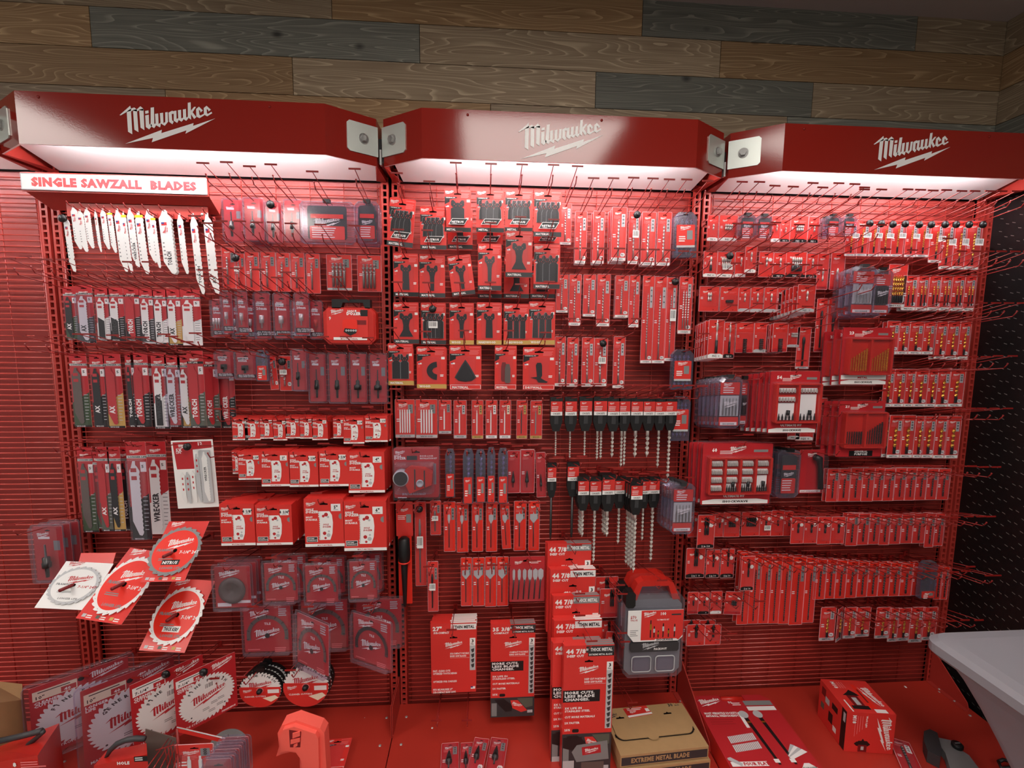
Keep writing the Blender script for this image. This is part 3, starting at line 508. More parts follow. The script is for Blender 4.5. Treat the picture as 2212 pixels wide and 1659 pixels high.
def K_clam(w, h, inner='hole', foot='black', txt='TILE AND STONE', rim=.006, col='crimson', contents='sheen', title='20mm', n=1):
    c = card(w-2*rim, h-2*rim, col, .003); y = -.0012; c.v = [(a, b, z-rim) for a, b, z in c.v]; slot(c, -.020, s=.6); c.logo(-w*.15, -.034, w*.4, y, 'white')
    if inner == 'hole':
        c.rect(-w*.38, w*.1, -h*.29, -h*.22, y, 'white'); c.text('DIAMOND PLUS', -w*.36, -h*.275, .0045, y-.0002, 'black'); c.text(title, -w*.36, -h*.37, .009, y, 'white', bold=.05)
        c.rect(-w*.42, w*.42, -h*.93, -h*.81, y, foot); c.text('ALL PORCELAIN,', -w*.36, -h*.86, .0055, y-.0003, 'white'); c.text(txt, -w*.36, -h*.905, .0055, y-.0003, 'white')
    ps = [('card', c, None)]
    if inner == 'hole':
        for k in range(n):
            cx = (k-(n-1)/2)*w*.22; b = MB(); b.lathe([(w*.05, 0), (w*.05, h*.10), (w*.09 if n > 1 else w*.14, h*.11), (w*.09 if n > 1 else w*.14, h*.27), (w*.08, h*.27)], cx, -.012, -h*.76, contents, 12); ps.append(('hole_saw', b, None))
    if inner == 'ring':       # masonry disc pack
        c.text('TILE', 0, -h*.42, .008, y, 'white', align='C'); c.lines(w*.22, w*.38, -h*.1, 4, .007, .004, y, 'lgrey', 4); c.lines(w*.12, w*.4, -h*.88, 3, .006, .003, y, 'pink', 5); c.lines(-w*.4, -w*.1, -h*.9, 1, .006, .003, y, 'pink', 5)
        b = MB(); b.ring(0, -h*.62, w*.33, w*.40, -.004, contents, -15, 195, 30); b.logo(0, -h*.58, w*.52, -.0055, 'white'); b.ring(0, -h*.62, 0, w*.05, -.0062, 'darksteel', n=12)
        for k in range(9): a = math.radians(-10+25*k); b.tube([(w*.36*math.cos(a), -.005, -h*.62+w*.36*math.sin(a)), (w*.41*math.cos(a), -.005, -h*.62+w*.41*math.sin(a))], .0012, 'dgrey', 4)
        ps.append(('cutting_disc', b, None))
    if inner == 'cup':
        b = MB(); b.lathe([(w*.32, 0), (w*.33, .006), (w*.22, .012), (w*.20, .008), (w*.08, .010), (w*.06, .004)], 0, -.004, -h*.56, contents, 28, 'y'); b.logo(0, -h*.2, w*.4, -.0016, 'white'); b.rect(w*.1, w*.42, -h*.86, -h*.80, -.0016, 'white'); ps.append(('grinding_cup', b, None))
        c.rect(-w*.4, -w*.06, -h*.93, -h*.85, y, 'white')
    if inner == 'arbor':
        b = MB(); b.lathe([(w*.05, 0), (w*.06, h*.16), (w*.2*(.6+.4*(n > 1)), h*.17), (w*.2*(.6+.4*(n > 1)), h*.25), (w*.1, h*.26), (w*.1, h*.34), (w*.03, h*.35), (w*.025, h*.56)], 0, -.016, -h*.88, contents, 12); ps.append(('arbor', b, None)); c.rect(w*.15, w*.35, -h*.45, -h*.28, y, 'grey')
        c.rect(-w*.3, w*.05, -h*.25, -h*.21, y, 'white')
    sh = MB(); o1 = rrect(-w/2, w/2, -h, 0, .008); o2 = rrect(-w/2+.004, w/2-.004, -h+.004, -.004, .007); n_ = len(o1); dd = .022
    sh.add([(p[0], -.002, p[1]) for p in o1]+[(p[0], -.002, p[1]) for p in o2]+[(p[0]*.94, -dd, p[1]) for p in o2], [(i, (i+1) % n_, n_+(i+1) % n_, n_+i)[::-1] for i in range(n_)]+[(n_+i, n_+(i+1) % n_, 2*n_+(i+1) % n_, 2*n_+i)[::-1] for i in range(n_)]+[tuple(range(2*n_, 3*n_))], 'smoke')
    rimm = MB(); q = [(p[0], -.0025, p[1]) for p in o1]; rimm.tube(q+[q[0], q[1]], .0011, 'smoke', 5, False); ps.append(('clamshell', sh, None)); ps.append(('clamshell_rim', rimm, None)); return ps
def K_sds(w, h, L=.18, n=1, r=.005, metal='sheen', flat=0):            # drill with a black hang cap; h = height of the cap, bit hangs below
    c = MB(); c.prism([(-w/2, 0), (w/2, 0), (w/2, -h*.72), (w*.26, -h), (-w*.26, -h), (-w/2, -h*.72)], -.016, 0, 'black'); slot(c, -.010, -.0163, .6, 'dgrey')
    c.box(-w*.16, w*.16, -.019, -.016, -h*.78, -h*.55, 'dgrey')
    l = MB(); l.prism([(-w*.47, -h*.12), (w*.47, -h*.12), (w*.47, -h*.42), (-w*.47, -h*.42)], -.0175, -.0165, 'red'); l.rect(-w*.47, w*.47, -h*.53, -h*.42, -.0177, 'white'); l.text('CONCRETE', 0, -h*.505, h*.055, -.018, 'black', w=w*.6, align='C'); l.logo(-w*.15, -h*.18, w*.4, -.0177, 'white'); l.lines(-w*.4, w*.3, -h*.27, 3, .006, .002, -.0177, 'white', 5)
    ps = [('hang_cap', c, None), ('card_label', l, None)]
    for k in range(n):
        b = MB(); cx = (k-(n-1)/2)*.012; LL = L*(1-.03*k)
        if flat: b.tube([(cx, -.008, -h*.95), (cx, -.008, -h-LL*.9), (cx, -.008, -h-LL)], r, metal, 8, radii=[r, r, r*.6])
        else: b.tube([(cx, -.008, -h*.9), (cx, -.008, -h-.022)], r*.85, metal, 8); b.twist(cx, -.008, -h-LL, -h-.02, r, r*5.2, metal)
        ps.append(('drill_bit', b, None))
    return ps
def K_sleeve(w, h, metal='sheen', lbl=.5, n=1, multi=0):           # bit in a bluish clear sleeve over a red card
    c = MB(); z1 = -h*(1-lbl) if not multi else -h*.28; z0 = -h+.004 if not multi else -h*.78; c.prism(rrect(-w*.4, w*.4, z0, z1, .003), -.0105, -.0085, 'red'); c.logo(-w*.02, z1-.012, w*.5, -.0108, 'white'); c.rect(w*.05, w*.3, z0+(z1-z0)*.35, z0+(z1-z0)*.75, -.0108, 'grey'); c.lines(-w*.3, 0, z0+(z1-z0)*.5, 3, .008, .004, -.0108, 'white', 4)
    if multi: c.rect(-w*.4, w*.4, z0, z0+.008, -.0108, 'lgrey')
    ps = [('card', c, None)]
    for k in range(n):
        b = MB(); cx = (k-(n-1)/2)*w*.2; R_ = w*.16 if n == 1 else w*.07; b.twist(cx, .004, -h*.93 if multi else -h*.55, -h*.14, R_, R_*5, metal); ps.append(('drill_bit', b, None))
    s = MB(); o = [(-w/2, -h), (w/2, -h), (w/2, -.02), (w*.3, 0), (-w*.3, 0), (-w/2, -.02)]; s.prism(o, -.008, .012, 'purple'); ps.append(('plastic_sleeve', s, None)); c2 = MB(); slot(c2, -.010, -.0085, .6); ps.append(('hang_slot', c2, None)); return ps
def K_case(w, h, d=.03, form='small', body='redplastic', n=8):         # clear-lidded accessory case
    b = MB(); b.prism(cham(-w/2, w/2, -h, 0, .012), -.004, d*.5, 'smoke' if body != 'black' else 'black', None); ps = [('case_base', b, None)]
    l = MB()
    if form == 'small':
        l.prism(rrect(-w*.42, w*.42, -h*.34, -h*.10, .003), -.0055, -.0045, 'red'); l.logo(-w*.1, -h*.15, w*.4, -.0057, 'white'); l.lines(-w*.3, w*.3, -h*.2, 3, .007, .003, -.0057, 'white', 5); l.prism(rrect(-w*.42, w*.42, -h*.95, -h*.78, .003), -.0055, -.0045, 'red'); l.rect(-w*.36, w*.36, -h*.94, -h*.88, -.0057, 'white'); l.text('SHOCKWAVE', 0, -h*.93, h*.03, -.006, 'black', w=w*.5, align='C')
        q = MB(); q.box(-w*.4, w*.4, -.0045, -.0042, -h*.76, -h*.36, 'lgrey' if body == 'grey' else 'dgrey')
        for k in range(5): q.lathe([(.0028, 0), (.0028, h*.18), (.0018, h*.2), (.001, h*.33)], -w*.28+w*.14*k, -.008, -h*.74, 'black' if body != 'grey' else 'steel', 6)
        q.logo(0, -h*.52, w*.62, -.0135, 'white'); ps.append(('bit_tray', q, None))
    if form == 'oval':
        q = MB(); q.prism(rrect(-w*.36, w*.36, -h*.9, -h*.1, .01), -.006, -.0045, 'dgrey'); q.logo(0, -h*.5, w*.5, -.0075, 'white'); ps.append(('bit_tray', q, None)); l.prism(rrect(-w*.32, w*.32, -h*.9, -h*.58, .004), -.0085, -.0075, 'red'); l.lines(-w*.28, w*.28, -h*.62, 5, .008, .003, -.0087, 'white', 5); l.rect(-w*.3, w*.3, -h*.4, -h*.3, -.0087, 'red')
    ps.append(('printed_label', l, None)); t = MB(); o1 = cham(-w/2, w/2, -h, 0, .012); o2 = cham(-w/2+.006, w/2-.006, -h+.006, -.006, .012); m_ = 8
    t.add([(p[0], -.004, p[1]) for p in o1]+[(p[0], -.004-d*.5, p[1]) for p in o2], [(i, (i+1) % m_, m_+(i+1) % m_, m_+i)[::-1] for i in range(m_)]+[tuple(range(m_, 2*m_))], 'smoke'); ps.append(('clear_lid', t, None))
    t2 = MB(); q = [(p[0], -.004, p[1]) for p in o1]; t2.tube(q+[q[0], q[1]], .0018, 'smoke', 5, False); ps.append(('lid_rim', t2, None))
    g = MB(); g.box(-.012, .012, -.012, .004, -.004, .008, 'dgrey' if body == 'grey' else 'black'); ps.append(('hang_latch', g, None)); return ps
def K_kit(w, h, cols=2, title='54', foot='ULTIMATE FIT', gold=0):      # carded bit set: open red case behind a clear shell
    c = MB(); c.prism(rrect(-w/2+.004, w/2-.004, -h+.004, -.004, .005), .0, .004, 'crimson'); y = -.0004; slot(c, -.022, y, .8); c.logo(0, -.026, w*.24, y, 'white'); c.text(title, -w*.36, -.035, .013, y, 'white', bold=.05); c.lines(-w*.25, -w*.05, -.032, 3, .005, .002, y, 'white', 4); c.rect(w*.22, w*.42, -.038, -.028, y, 'grey')
    f = -h+.028; c.rect(-w*.46, w*.46, f, f+.020, y, 'crimson' if foot != 'METAL' else 'white')
    if gold == 2: c.rect(-w*.2, w*.3, -h+.006, f+.005, y-.0001, 'black'); c.text('GENERAL', w*.05, f-.004, .009, y-.0003, 'white', align='C', bold=.05); c.text('PURPOSE', w*.05, f-.016, .009, y-.0003, 'white', align='C', bold=.05)
    else: c.flat([(-w*.46, -h+.006), (w*.46, -h+.006), (w*.46, -h+.020), (w*.3, -h+.026), (-w*.3, -h+.026), (-w*.46, -h+.020)], y-.0001, 'white'); c.text('SHOCKWAVE', 0, -h+.012, .008, y-.0003, 'black', w=w*.36, align='C', bold=.05); c.text(foot, -w*.02, f+.005, .009, y-.0003, 'white' if foot != 'METAL' else 'crimson', align='C', bold=.05)
    ps = [('card', c, None)]; t = MB(); z1, z0 = -.055, -h+.055; x0, x1 = -w*.42, w*.42; cw = (x1-x0)/cols
    t.box(x0, x1, -.012, -.001, z0, z1, 'redplastic')
    for k in range(cols+1): xx = x0+cw*k; t.box(xx-.004, xx+.004, -.028, -.012, z0, z1, 'redplastic')
    for zz in (z0, z1): t.box(x0, x1, -.028, -.012, zz-.003, zz+.003, 'redplastic')
    ps.append(('bit_tray', t, None)); rn = random.Random(5+cols)
    for k in range(cols):
        xa = x0+cw*k+.008; xb = x0+cw*(k+1)-.008; H2 = z1-z0
        if gold:
            for j in range(7): b = MB(); L_ = H2*(.38+.32*j/7*(1 if gold == 1 else (k == 1))); b.twist(xa+(xb-xa)*(j+.5)/7, -.020, z0+.012, z0+.012+L_, .0022+.0003*j, .014, 'gold' if gold == 1 else 'darksteel'); b.v = [(p[0], p[1], p[2]) for p in b.v]; ps.append(('drill_bit', b, 'bit_tray'))
            continue
        rows_ = 4 if (cols == 4 and k < 1) else (3 if cols == 4 and k < 3 else 2 if k == 0 or cols == 4 else 1)
        for r_ in range(rows_):
            zz = z1-H2*(.22+.23*r_); b = MB(); b.box(xa, xb, -.018, -.012, zz-.006, zz+.002, 'darkred'); b.box(xa, xb, -.0165, -.012, zz+.002, zz+.018, 'white')
            for j in range(6): b.lathe([(.0032, 0), (.0032, .012), (.001, .017)], xa+(xb-xa)*(j+.5)/6, -.022, zz, 'sheen', 6)
            ps.append(('bit_row', b, 'bit_tray'))
        b = MB(); zl = z0+.008
        if rows_ < 4:
            b.box(xa, xb, -.0145, -.012, zl, z1-H2*(.26+.23*(rows_-1)), 'white')
            for j in range(5): b.lathe([(.0032, 0), (.0032, H2*.10), (.002, H2*.11), (.001, H2*(.16+.06*rn.random()))], xa+(xb-xa)*(j+.5)/5, -.021, zl, 'black' if j % 2 else 'darksteel', 6)
            b.lathe([(.006, 0), (.006, .02)], xa+(xb-xa)*.6, -.022, zl+H2*.14, 'black', 10)
            ps.append(('bit_row', b, 'bit_tray'))
    s = MB(); o1 = rrect(-w/2, w/2, -h, 0, .008); n_ = len(o1); s.add([(p[0], -.001, p[1]) for p in o1]+[(p[0], .005, p[1]) for p in o1], [(i, (i+1) % n_, n_+(i+1) % n_, n_+i) for i in range(n_)], 'smoke'); a = blister(x0-.01, x1+.01, z0-.008, z1+.008, .030, 'clear', .006); s.add(a.v, a.f, 'clear'); ps.append(('clear_shell', s, None)); return ps
def K_band(w, h, size='44 7/8"', cut='DEEP CUT', thick=1, full=0, d=.012):    # band saw blade box
    c = MB(); c.box(-w/2, w/2, 0, d, -h, 0, 'red'); y = -.0004; tb = 'grey' if thick else 'white'; zt = -.003
    c.text(size, -w*.46, -.022, .0125, y, 'white', bold=.05); c.text(cut, -w*.44, -.032, .0062, y, 'white', bold=.05, w=w*.34); c.rect(-w*.06, w*.5, -.021, zt, y, 'dgrey' if (thick and full) else tb); c.text('THICK METAL' if thick else 'THIN METAL', w*.02, -.0165, .0088, y-.0003, 'white' if thick else 'black', w=w*.44, bold=.05)
    if full: c.rect(-w*.02, w*.5, -.031, -.021, y, 'black'); c.text('EXTREME METAL BLADE', w*.0, -.0285, .005, y-.0003, 'white', w=w*.46)
    # top of the box repeats the colours
    c.add([(-w*.06, 0, .0003), (w*.5, 0, .0003), (w*.5, d*.8, .0003), (-w*.06, d*.8, .0003)], [(0, 1, 2, 3)], tb); slot(c, -.045, y, .75); c.logo(w*.0, -.068, w*.42, y, 'white'); c.rect(w*.36, w*.485, -.072, -.048, y, 'white'); c.text('3', w*.40, -.062, .010, y-.0003, 'black', bold=.04); c.text('PK.', w*.385, -.0695, .005, y-.0003, 'black')
    c.rect(w*.36, w*.485, -min(h-.01, .24 if full else .150), -.072, y, 'lgrey'); k = 0; z = -.084
    while z > -min(h-.02, .23 if full else .14): c.flat([(w*.385, z), (w*.46, z+.004), (w*.45, z-.008), (w*.41, z-.010)], y-.0003, 'dgrey'); z -= .016
    if h > .12: c.text(cut+' PORTABLE', -w*.08, -.098, .0055, y, 'white', w=w*.42, bold=.03); c.text('BAND SAW BLADES', -w*.08, -.106, .0055, y, 'white', w=w*.36, bold=.03); c.rect(-w*.08, w*.35, -.1095, -.109, y, 'white')
    if full:
        c.rect(-w*.5, w*.24, -.160, -.126, y, 'black')
        for i, t_ in enumerate(('MORE CUTS.', 'LESS BLADE', 'CHANGES.')): c.text(t_, -w*.47, -.1365-.0098*i, .0075, y-.0003, 'white', bold=.05, w=(w*.6 if i < 2 else w*.5))
        for i, t_ in enumerate(('3X LIFE IN', 'STAINLESS STEEL', '', 'CUT MORE MATERIALS', '', '2X FASTER')):
            if t_: c.text(t_, -w*.46, -.180-.0085*i, .0058, y, 'white', bold=.04, w=w*.034*len(t_))
        c.text('25%', -w*.46, -.243, .006, y, 'white', bold=.04); c.prism(rrect(-w*.3, -w*.17, -.248, -.238, .003), y-.0003, y, 'black')
        c.rect(-w*.5, w*.5, -h, -.252, y, 'dgrey'); rn = random.Random(3)          # picture of the tool at work
        c.flat([(-w*.42, -.258), (-w*.2, -.256), (w*.0, -.28), (-w*.02, -.30), (-w*.16, -.302), (-w*.3, -.28)], y-.0003, 'black'); c.flat([(-w*.05, -.262), (w*.12, -.262), (w*.34, -.3), (w*.2, -.305), (w*.0, -.29)], y-.0004, 'red'); c.flat([(w*.1, -.256), (w*.46, -.256), (w*.46, -.285), (w*.3, -.29)], y-.0003, 'olive'); c.rect(-w*.48, -w*.36, -h+.004, -.27, y-.0003, 'grey'); c.logo(w*.1, -.278, w*.26, y-.0006, 'white', rot=-.5); c.rect(w*.34, w*.46, -h+.012, -h+.022, y-.0005, 'lgrey')
        if h > .34:
            c.flat([(-w*.48, -.262), (-w*.1, -.262), (-w*.12, -.285), (-w*.3, -.30), (-w*.48, -.292)], y-.0006, 'black'); c.flat([(-w*.3, -.305), (-w*.2, -.285), (w*.42, -.275), (w*.46, -.33), (-w*.2, -.335)], y-.0007, 'grey'); c.flat([(-w*.1, -.292), (w*.28, -.286), (w*.30, -.310), (-w*.08, -.316)], y-.0009, 'crimson'); c.logo(w*.1, -.302, w*.3, y-.0012, 'white'); c.rect(-w*.1, w*.36, -h+.002, -.336, y-.0008, 'brown'); c.rect(-w*.48, -w*.25, -h+.004, -.33, y-.0008, 'lgrey')
    elif h > .2:
        for i, t_ in enumerate(('FAST, CLEAN CUTS', 'OPTIMIZED TOOTH DESIGN', '', '', 'OPTIMIZED FOR CORDLESS', '', '', 'FITS MILWAUKEE 27"', 'SUB-COMPACT BAND SAWS')):
            if t_: c.text(t_, -w*.46, -.152-.0085*i, .006, y, 'white', bold=.04, w=w*.024*len(t_))
        c.rect(w*.38, w*.48, -h+.018, -h+.010, y, 'white'); c.rect(w*.38, w*.43, -h+.014, -h+.018, y-.0002, 'blue')
    return [('carton', c, None)]
def disc_outline(r, n, depth=.96, cx=0, cz=0):
    o = []
    for i in range(n):
        a = 2*math.pi*i/n; b = 2*math.pi*(i+.3)/n; e = 2*math.pi*(i+.9)/n; o += [(cx+r*math.cos(a), cz+r*math.sin(a)), (cx+r*.985*math.cos(b), cz+r*.985*math.sin(b)), (cx+r*depth*math.cos(e), cz+r*depth*math.sin(e))]
    return o
def K_frame(w, h, face='red', rim='white', txt='', teeth=24, cardm='red', mark='white'):      # 7-1/4 framing blade on a card
    c = card(w, h, cardm, .001, .0008); y = -.001; c.logo(-w*.25, -h*.05, w*.34, y, 'white' if cardm == 'red' else 'crimson')
    if cardm == 'red':
        for k in range(3): c.rect(-w*.42+w*.3*k, -w*.34+w*.3*k, -h*.97, -h*.93, y, ('lgrey', 'olive', 'tan')[k]); c.lines(-w*.32+w*.3*k, -w*.2+w*.3*k, -h*.94, 2, .006, .003, y, 'white', 4)
    r = .099; b = MB(); cz = -h*.52; b.prism(disc_outline(r, teeth, .93, 0, cz), -.0065, -.0045, rim); b.ring(0, cz, 0, r*.84, -.0068, face, n=48)
    b.logo(w*.05, cz+r*.3, r*1.05, -.0071, mark); b.text('FRAMING', -r*.72, cz-r*.02, r*.10, -.0071, mark if face == 'red' else 'grey', bold=.05); b.text('7-1/4" 24T', r*.2, cz-r*.12, r*.12, -.0071, mark, bold=.03); b.lines(-r*.5, r*.1, cz-r*.3, 2, .006, .003, -.0071, 'pink' if face == 'red' else 'grey', 4)
    if txt: b.rect(-r*.32, r*.36, cz-r*.56, cz-r*.36, -.0071, 'white' if txt != 'NITRUS' else 'black'); b.text(txt, -r*.28, cz-r*.52, r*.11, -.0074, 'black' if txt != 'NITRUS' else 'white', bold=.05, w=r*.58)
    b.text('LONGER LIFE.', -r*.3, cz-r*.72, r*.09, -.0071, mark if face == 'red' else 'grey', bold=.04); b.ring(0, cz, 0, r*.08, -.0073, 'hole', n=14)
    for k in range(12): a = math.radians(30*k+8); b.rect(r*.9*math.cos(a)-.001, r*.9*math.cos(a)+.001, cz+r*.9*math.sin(a)-.001, cz+r*.9*math.sin(a)+.001, -.0071, 'black')
    return [('card', c, None), ('saw_disc', b, None)]
def K_finish(w, h, title='FINE FINISH', clam=0, sticker=1):           # big finishing blade on a red card
    c = card(w, h, 'crimson', .003, .001); y = -.0012; c.logo(w*.27, -h*.10, w*.38, y, 'white'); c.ring(0, -h*.10, 0, .007, y, 'hole', n=12)
    c.rect(-w*.47, -w*.04, -h*.20, -h*.07, y, 'cream' if clam else 'white'); c.rect(-w*.2, -w*.05, -h*.19, -h*.12, y-.0002, 'crimson'); c.text('40', -w*.17, -h*.18, .009, y-.0005, 'white', bold=.03); c.lines(-w*.42, -w*.08, -h*.09, 1, .01, .003, y-.0002, 'dgrey', 3); c.text('10"' if clam else '7-1/4"', -w*.44, -h*.18, .010, y-.0003, 'black')
    c.text('CLEANER' if title[0] == 'F' else 'LONGER', -w*.46, -h*.25, .008, y, 'white', bold=.05); c.text('CUTTING' if title[0] == 'F' else 'LIFE', -w*.46, -h*.29, .008, y, 'white', bold=.05); c.text('FINISHING', w*.22, -h*.97, .007, y, 'white', bold=.04); c.text('MADE STRONG', -w*.44, -h*.95, .008, y, 'white')
    r = w*.46; cz = -h*.56; b = MB(); b.prism(disc_outline(r, 40, .90, 0, cz), -.0055, -.0035, 'blade'); b.logo(r*.05, cz+r*.05, r*1.3, -.0058, 'crimson')
    n = len(title)
    for i, ch in enumerate(title):
        a = math.radians(145-11*i)
        if ch != ' ': b.text(ch, r*.72*math.cos(a), cz+r*.72*math.sin(a), r*.11, -.0058, 'dgrey', rot=a-math.pi/2, bold=.04)
    for dx, dz in ((-.2, -.45), (.1, -.3), (.35, -.25), (.0, -.62), (.3, -.5)): b.lines(r*dx, r*dx+r*.25, cz+r*dz, 2, .006, .0025, -.0058, 'grey', 4)
    for k in range(4): a = math.radians(45+90*k); b.ring(r*.84*math.cos(a), cz+r*.84*math.sin(a), 0, .003, -.0058, 'dgrey', n=8)
    ps = [('card', c, None), ('saw_disc', b, None)]
    if sticker: q = MB(); q.bars(-r*.1, r*.25, cz+r*.36, cz+r*.66, -.0062); ps.append(('barcode_sticker', q, None))
    if clam:
        s = MB(); o1 = rrect(-w/2-.012, w/2+.012, -h-.012, .012, .012); n_ = len(o1); s.add([(p[0], -.010, p[1]) for p in o1]+[(p[0], .008, p[1]) for p in o1], [(i, (i+1) % n_, n_+(i+1) % n_, n_+i) for i in range(n_)]+[tuple(range(n_))], 'smoke'); qq = [(p[0], -.010, p[1]) for p in o1]; s.tube(qq+[qq[0], qq[1]], .0016, 'smoke', 5, False); ps.append(('clamshell', s, None))
    return ps
def K_spindle(w, h):                                        # round finishing blade packed on a black hub
    r = w/2; b = MB(); b.prism(disc_outline(r, 36, .90, 0, -r), .0, .002, 'blade'); b.prism([(r*1.02*math.cos(t/20*math.pi), -r+r*1.02*math.sin(t/20*math.pi)) for t in range(40)], .003, .016, 'black')
    b.logo(0, -r+r*.25, r*1.2, -.0003, 'crimson')
    for i, ch in enumerate('FINE FINISH'):
        a = math.radians(128-9*i)
        if ch != ' ': b.text(ch, r*.78*math.cos(a), -r+r*.78*math.sin(a), r*.13, -.0003, 'dgrey', rot=a-math.pi/2, bold=.03)
    c = MB(); c.prism([(r*.98*math.cos(math.radians(a)), -r+r*.98*math.sin(math.radians(a))) for a in range(168, 373, 8)], -.003, -.001, 'red'); c.ring(0, -r, 0, r*.17, -.0032, 'pink', n=16); c.logo(-r*.6, -r-r*.02, r*.45, -.0032, 'white'); c.rect(r*.36, r*.9, -r-r*.18, -r+r*.04, -.0033, 'white'); c.text('CLEANER CUTTING', -r*.75, -r-r*.38, r*.08, -.0032, 'white'); c.flat([(r*.1, -r-r*.45), (r*.7, -r-r*.3), (r*.86, -r-r*.45), (r*.5, -r-r*.68)], -.0033, 'cream')
    k = MB(); k.lathe([(r*.13, 0), (r*.13, .008), (r*.09, .014), (r*.03, .016)], 0, -.003, -r, 'black', 12, 'y'); g = MB(); g.prism([(-.014, -.012), (.014, -.012), (.018, .012), (.012, .02), (-.012, .02), (-.018, .012)], .002, .012, 'black'); return [('saw_disc', b, None), ('card', c, None), ('hub', k, None), ('hang_cap', g, None)]
def K_kitcard(w, h):                                        # large white card with a set of blades
    c = card(w, h, 'white', .002); y = -.0012; c.flat([(-w*.46, -.006), (w*.46, -.006), (w*.46, -h*.12), (w*.0, -h*.14), (-w*.0, -h*.42), (-w*.42, -h*.42), (-w*.46, -.02)], y, 'crimson'); c.text('12', w*.14, -h*.08, .012, y-.0003, 'white', bold=.03); c.text('5X', -w*.4, -h*.16, .011, y-.0003, 'white', bold=.05); c.text('LIFE', -w*.4, -h*.19, .007, y-.0003, 'white'); c.logo(-w*.2, -h*.08, w*.3, y-.0003, 'white')
    ps = [('card', c, None)]
    for i, (cx, z1, z0, bw) in enumerate(((-.3, .46, .92, .09), (-.18, .46, .93, .08), (-.05, .44, .92, .09), (.08, .2, .92, .08))): b = MB(); b.prism([(p[0]+w*cx, p[1]) for p in saw_outline(w*bw*1.3, -h*z1, -h*z0)], -.005, -.004, 'lgrey' if i % 2 else 'blade'); b.lines(w*cx-.002, w*cx+.003, -h*(z1+.08), 3, .02, .008, -.0053, 'crimson', 3); ps.append(('saw_blade', b, None))
    b = MB(); b.prism(rrect(w*.16, w*.42, -h*.92, -h*.15, .004), -.009, -.003, 'lgrey'); b.prism([(p[0]+w*.29, p[1]) for p in saw_outline(w*.13, -h*.17, -h*.9)], -.010, -.009, 'blade'); b.text('WRECKER', w*.31, -h*.6, .008, -.0105, 'dgrey', rot=1.57); ps.append(('saw_blade', b, None)); return ps
def K_dozercase(w, h):                                      # red hole saw case in a card sleeve
    b = MB(); b.prism(cham(-w/2, w/2, -h, -h*.18, .02), 0, .05, 'redplastic'); b.prism(cham(-w*.47, w*.47, -h*.97, -h*.21, .018), -.006, 0, 'redplastic'); k = MB(); k.prism([(-w*.33, -h*.2), (-w*.33, 0), (w*.4, 0), (w*.4, -h*.2), (w*.3, -h*.2), (w*.26, -h*.07), (-w*.12, -h*.07), (-w*.16, -h*.2)], .0, .03, 'black')
    c = MB(); c.prism([(-w*.42, -h*.9), (w*.36, -h*.9), (w*.36, -h*.2), (-w*.42, -h*.22)], -.009, -.007, 'red'); y = -.0093; c.logo(-w*.22, -h*.28, w*.26, y, 'white'); c.text('HOLE', -w*.02, -h*.29, .009, y, 'white', bold=.06); c.text('DOZER', -w*.04, -h*.345, .011, y, 'white', bold=.06); c.rect(w*.22, w*.36, -h*.37, -h*.23, y, 'black'); c.text('9', -w*.38, -h*.46, .013, y, 'white'); c.rect(-w*.3, w*.34, -h*.9, -h*.84, y, 'white'); c.text('MULTI-MATERIAL', 0, -h*.89, .006, y-.0002, 'crimson', align='C'); c.prism(rrect(-w*.12, w*.16, -h*.68, -h*.45, .008), y-.002, y, 'orange'); c.flat([(-w*.1, -h*.72), (w*.02, -h*.8), (w*.14, -h*.74), (w*.14, -h*.66), (-w*.08, -h*.64)], y-.0021, 'black'); [c.ring(-w*.05+w*.045*i, -h*.69, .001, .004, y-.0025, 'lgrey', n=10) for i in range(5)]
    c.rect(w*.15, w*.33, -h*.56, -h*.46, y, 'darkred'); return [('case_body', b, None), ('handle', k, None), ('card', c, None)]
def K_lockset(w, h):                                        # hole saw door lock kit in a clamshell
    c = card(w-.01, h-.01, 'crimson', .006); y = -.0012; slot(c, -.016); c.logo(-w*.34, -.018, w*.22, y, 'white'); c.text('HOLE', -w*.46, -.034, .007, y, 'white', bold=.05); c.text('DOZER', -w*.46, -.043, .009, y, 'white', bold=.05); c.rect(-w*.2, w*.02, -.046, -.03, y, 'dgrey'); c.text('DOOR LOCK', w*.08, -.034, .006, y, 'white'); c.text('INSTALLATION KIT', w*.08, -.043, .006, y, 'white', w=w*.36); c.text('BUILT-IN ACCURACY', -w*.3, -h*.9, .008, y, 'white', bold=.05, w=w*.5); c.lines(-w*.4, -w*.2, -h*.94, 1, .01, .003, y, 'white'); c.rect(w*.36, w*.42, -h*.7, -h*.3, y, 'grey')
    a = MB(); a.lathe([(.03, 0), (.03, .03), (.026, .032)], -w*.3, -.004, -h*.53, 'lgrey', 20, 'y'); a.ring(-w*.3, -h*.53, .0, .026, -.0365, 'darksteel'); t = MB()
    t.prism([(-w*.26, -h*.42), (-w*.1, -h*.32), (w*.2, -h*.36), (w*.36, -h*.44), (w*.34, -h*.66), (w*.05, -h*.76), (-w*.12, -h*.82), (-w*.22, -h*.62)], -.034, -.002, 'redplastic'); t.box(-w*.02, w*.005, -.036, -.034, -h*.74, -h*.36, 'dgrey'); t.box(w*.18, w*.205, -.036, -.034, -h*.7, -h*.38, 'dgrey')
    r = MB(); r.lathe([(.014, 0), (.014, .006), (.009, .006), (.009, .001)], w*.1, -.034, -h*.62, 'lgrey', 18, 'y'); return [('card', c, None), ('hole_saw', a, None), ('drilling_jig', t, None), ('guide_ring', r, None), ('clamshell', blister(-w*.47, w*.4, -h*.86, -h*.26, .04, 'smoke', .008), None), ('shell_rim', blister(-w/2, w/2, -h, 0, .003, 'smoke', .001), None)]
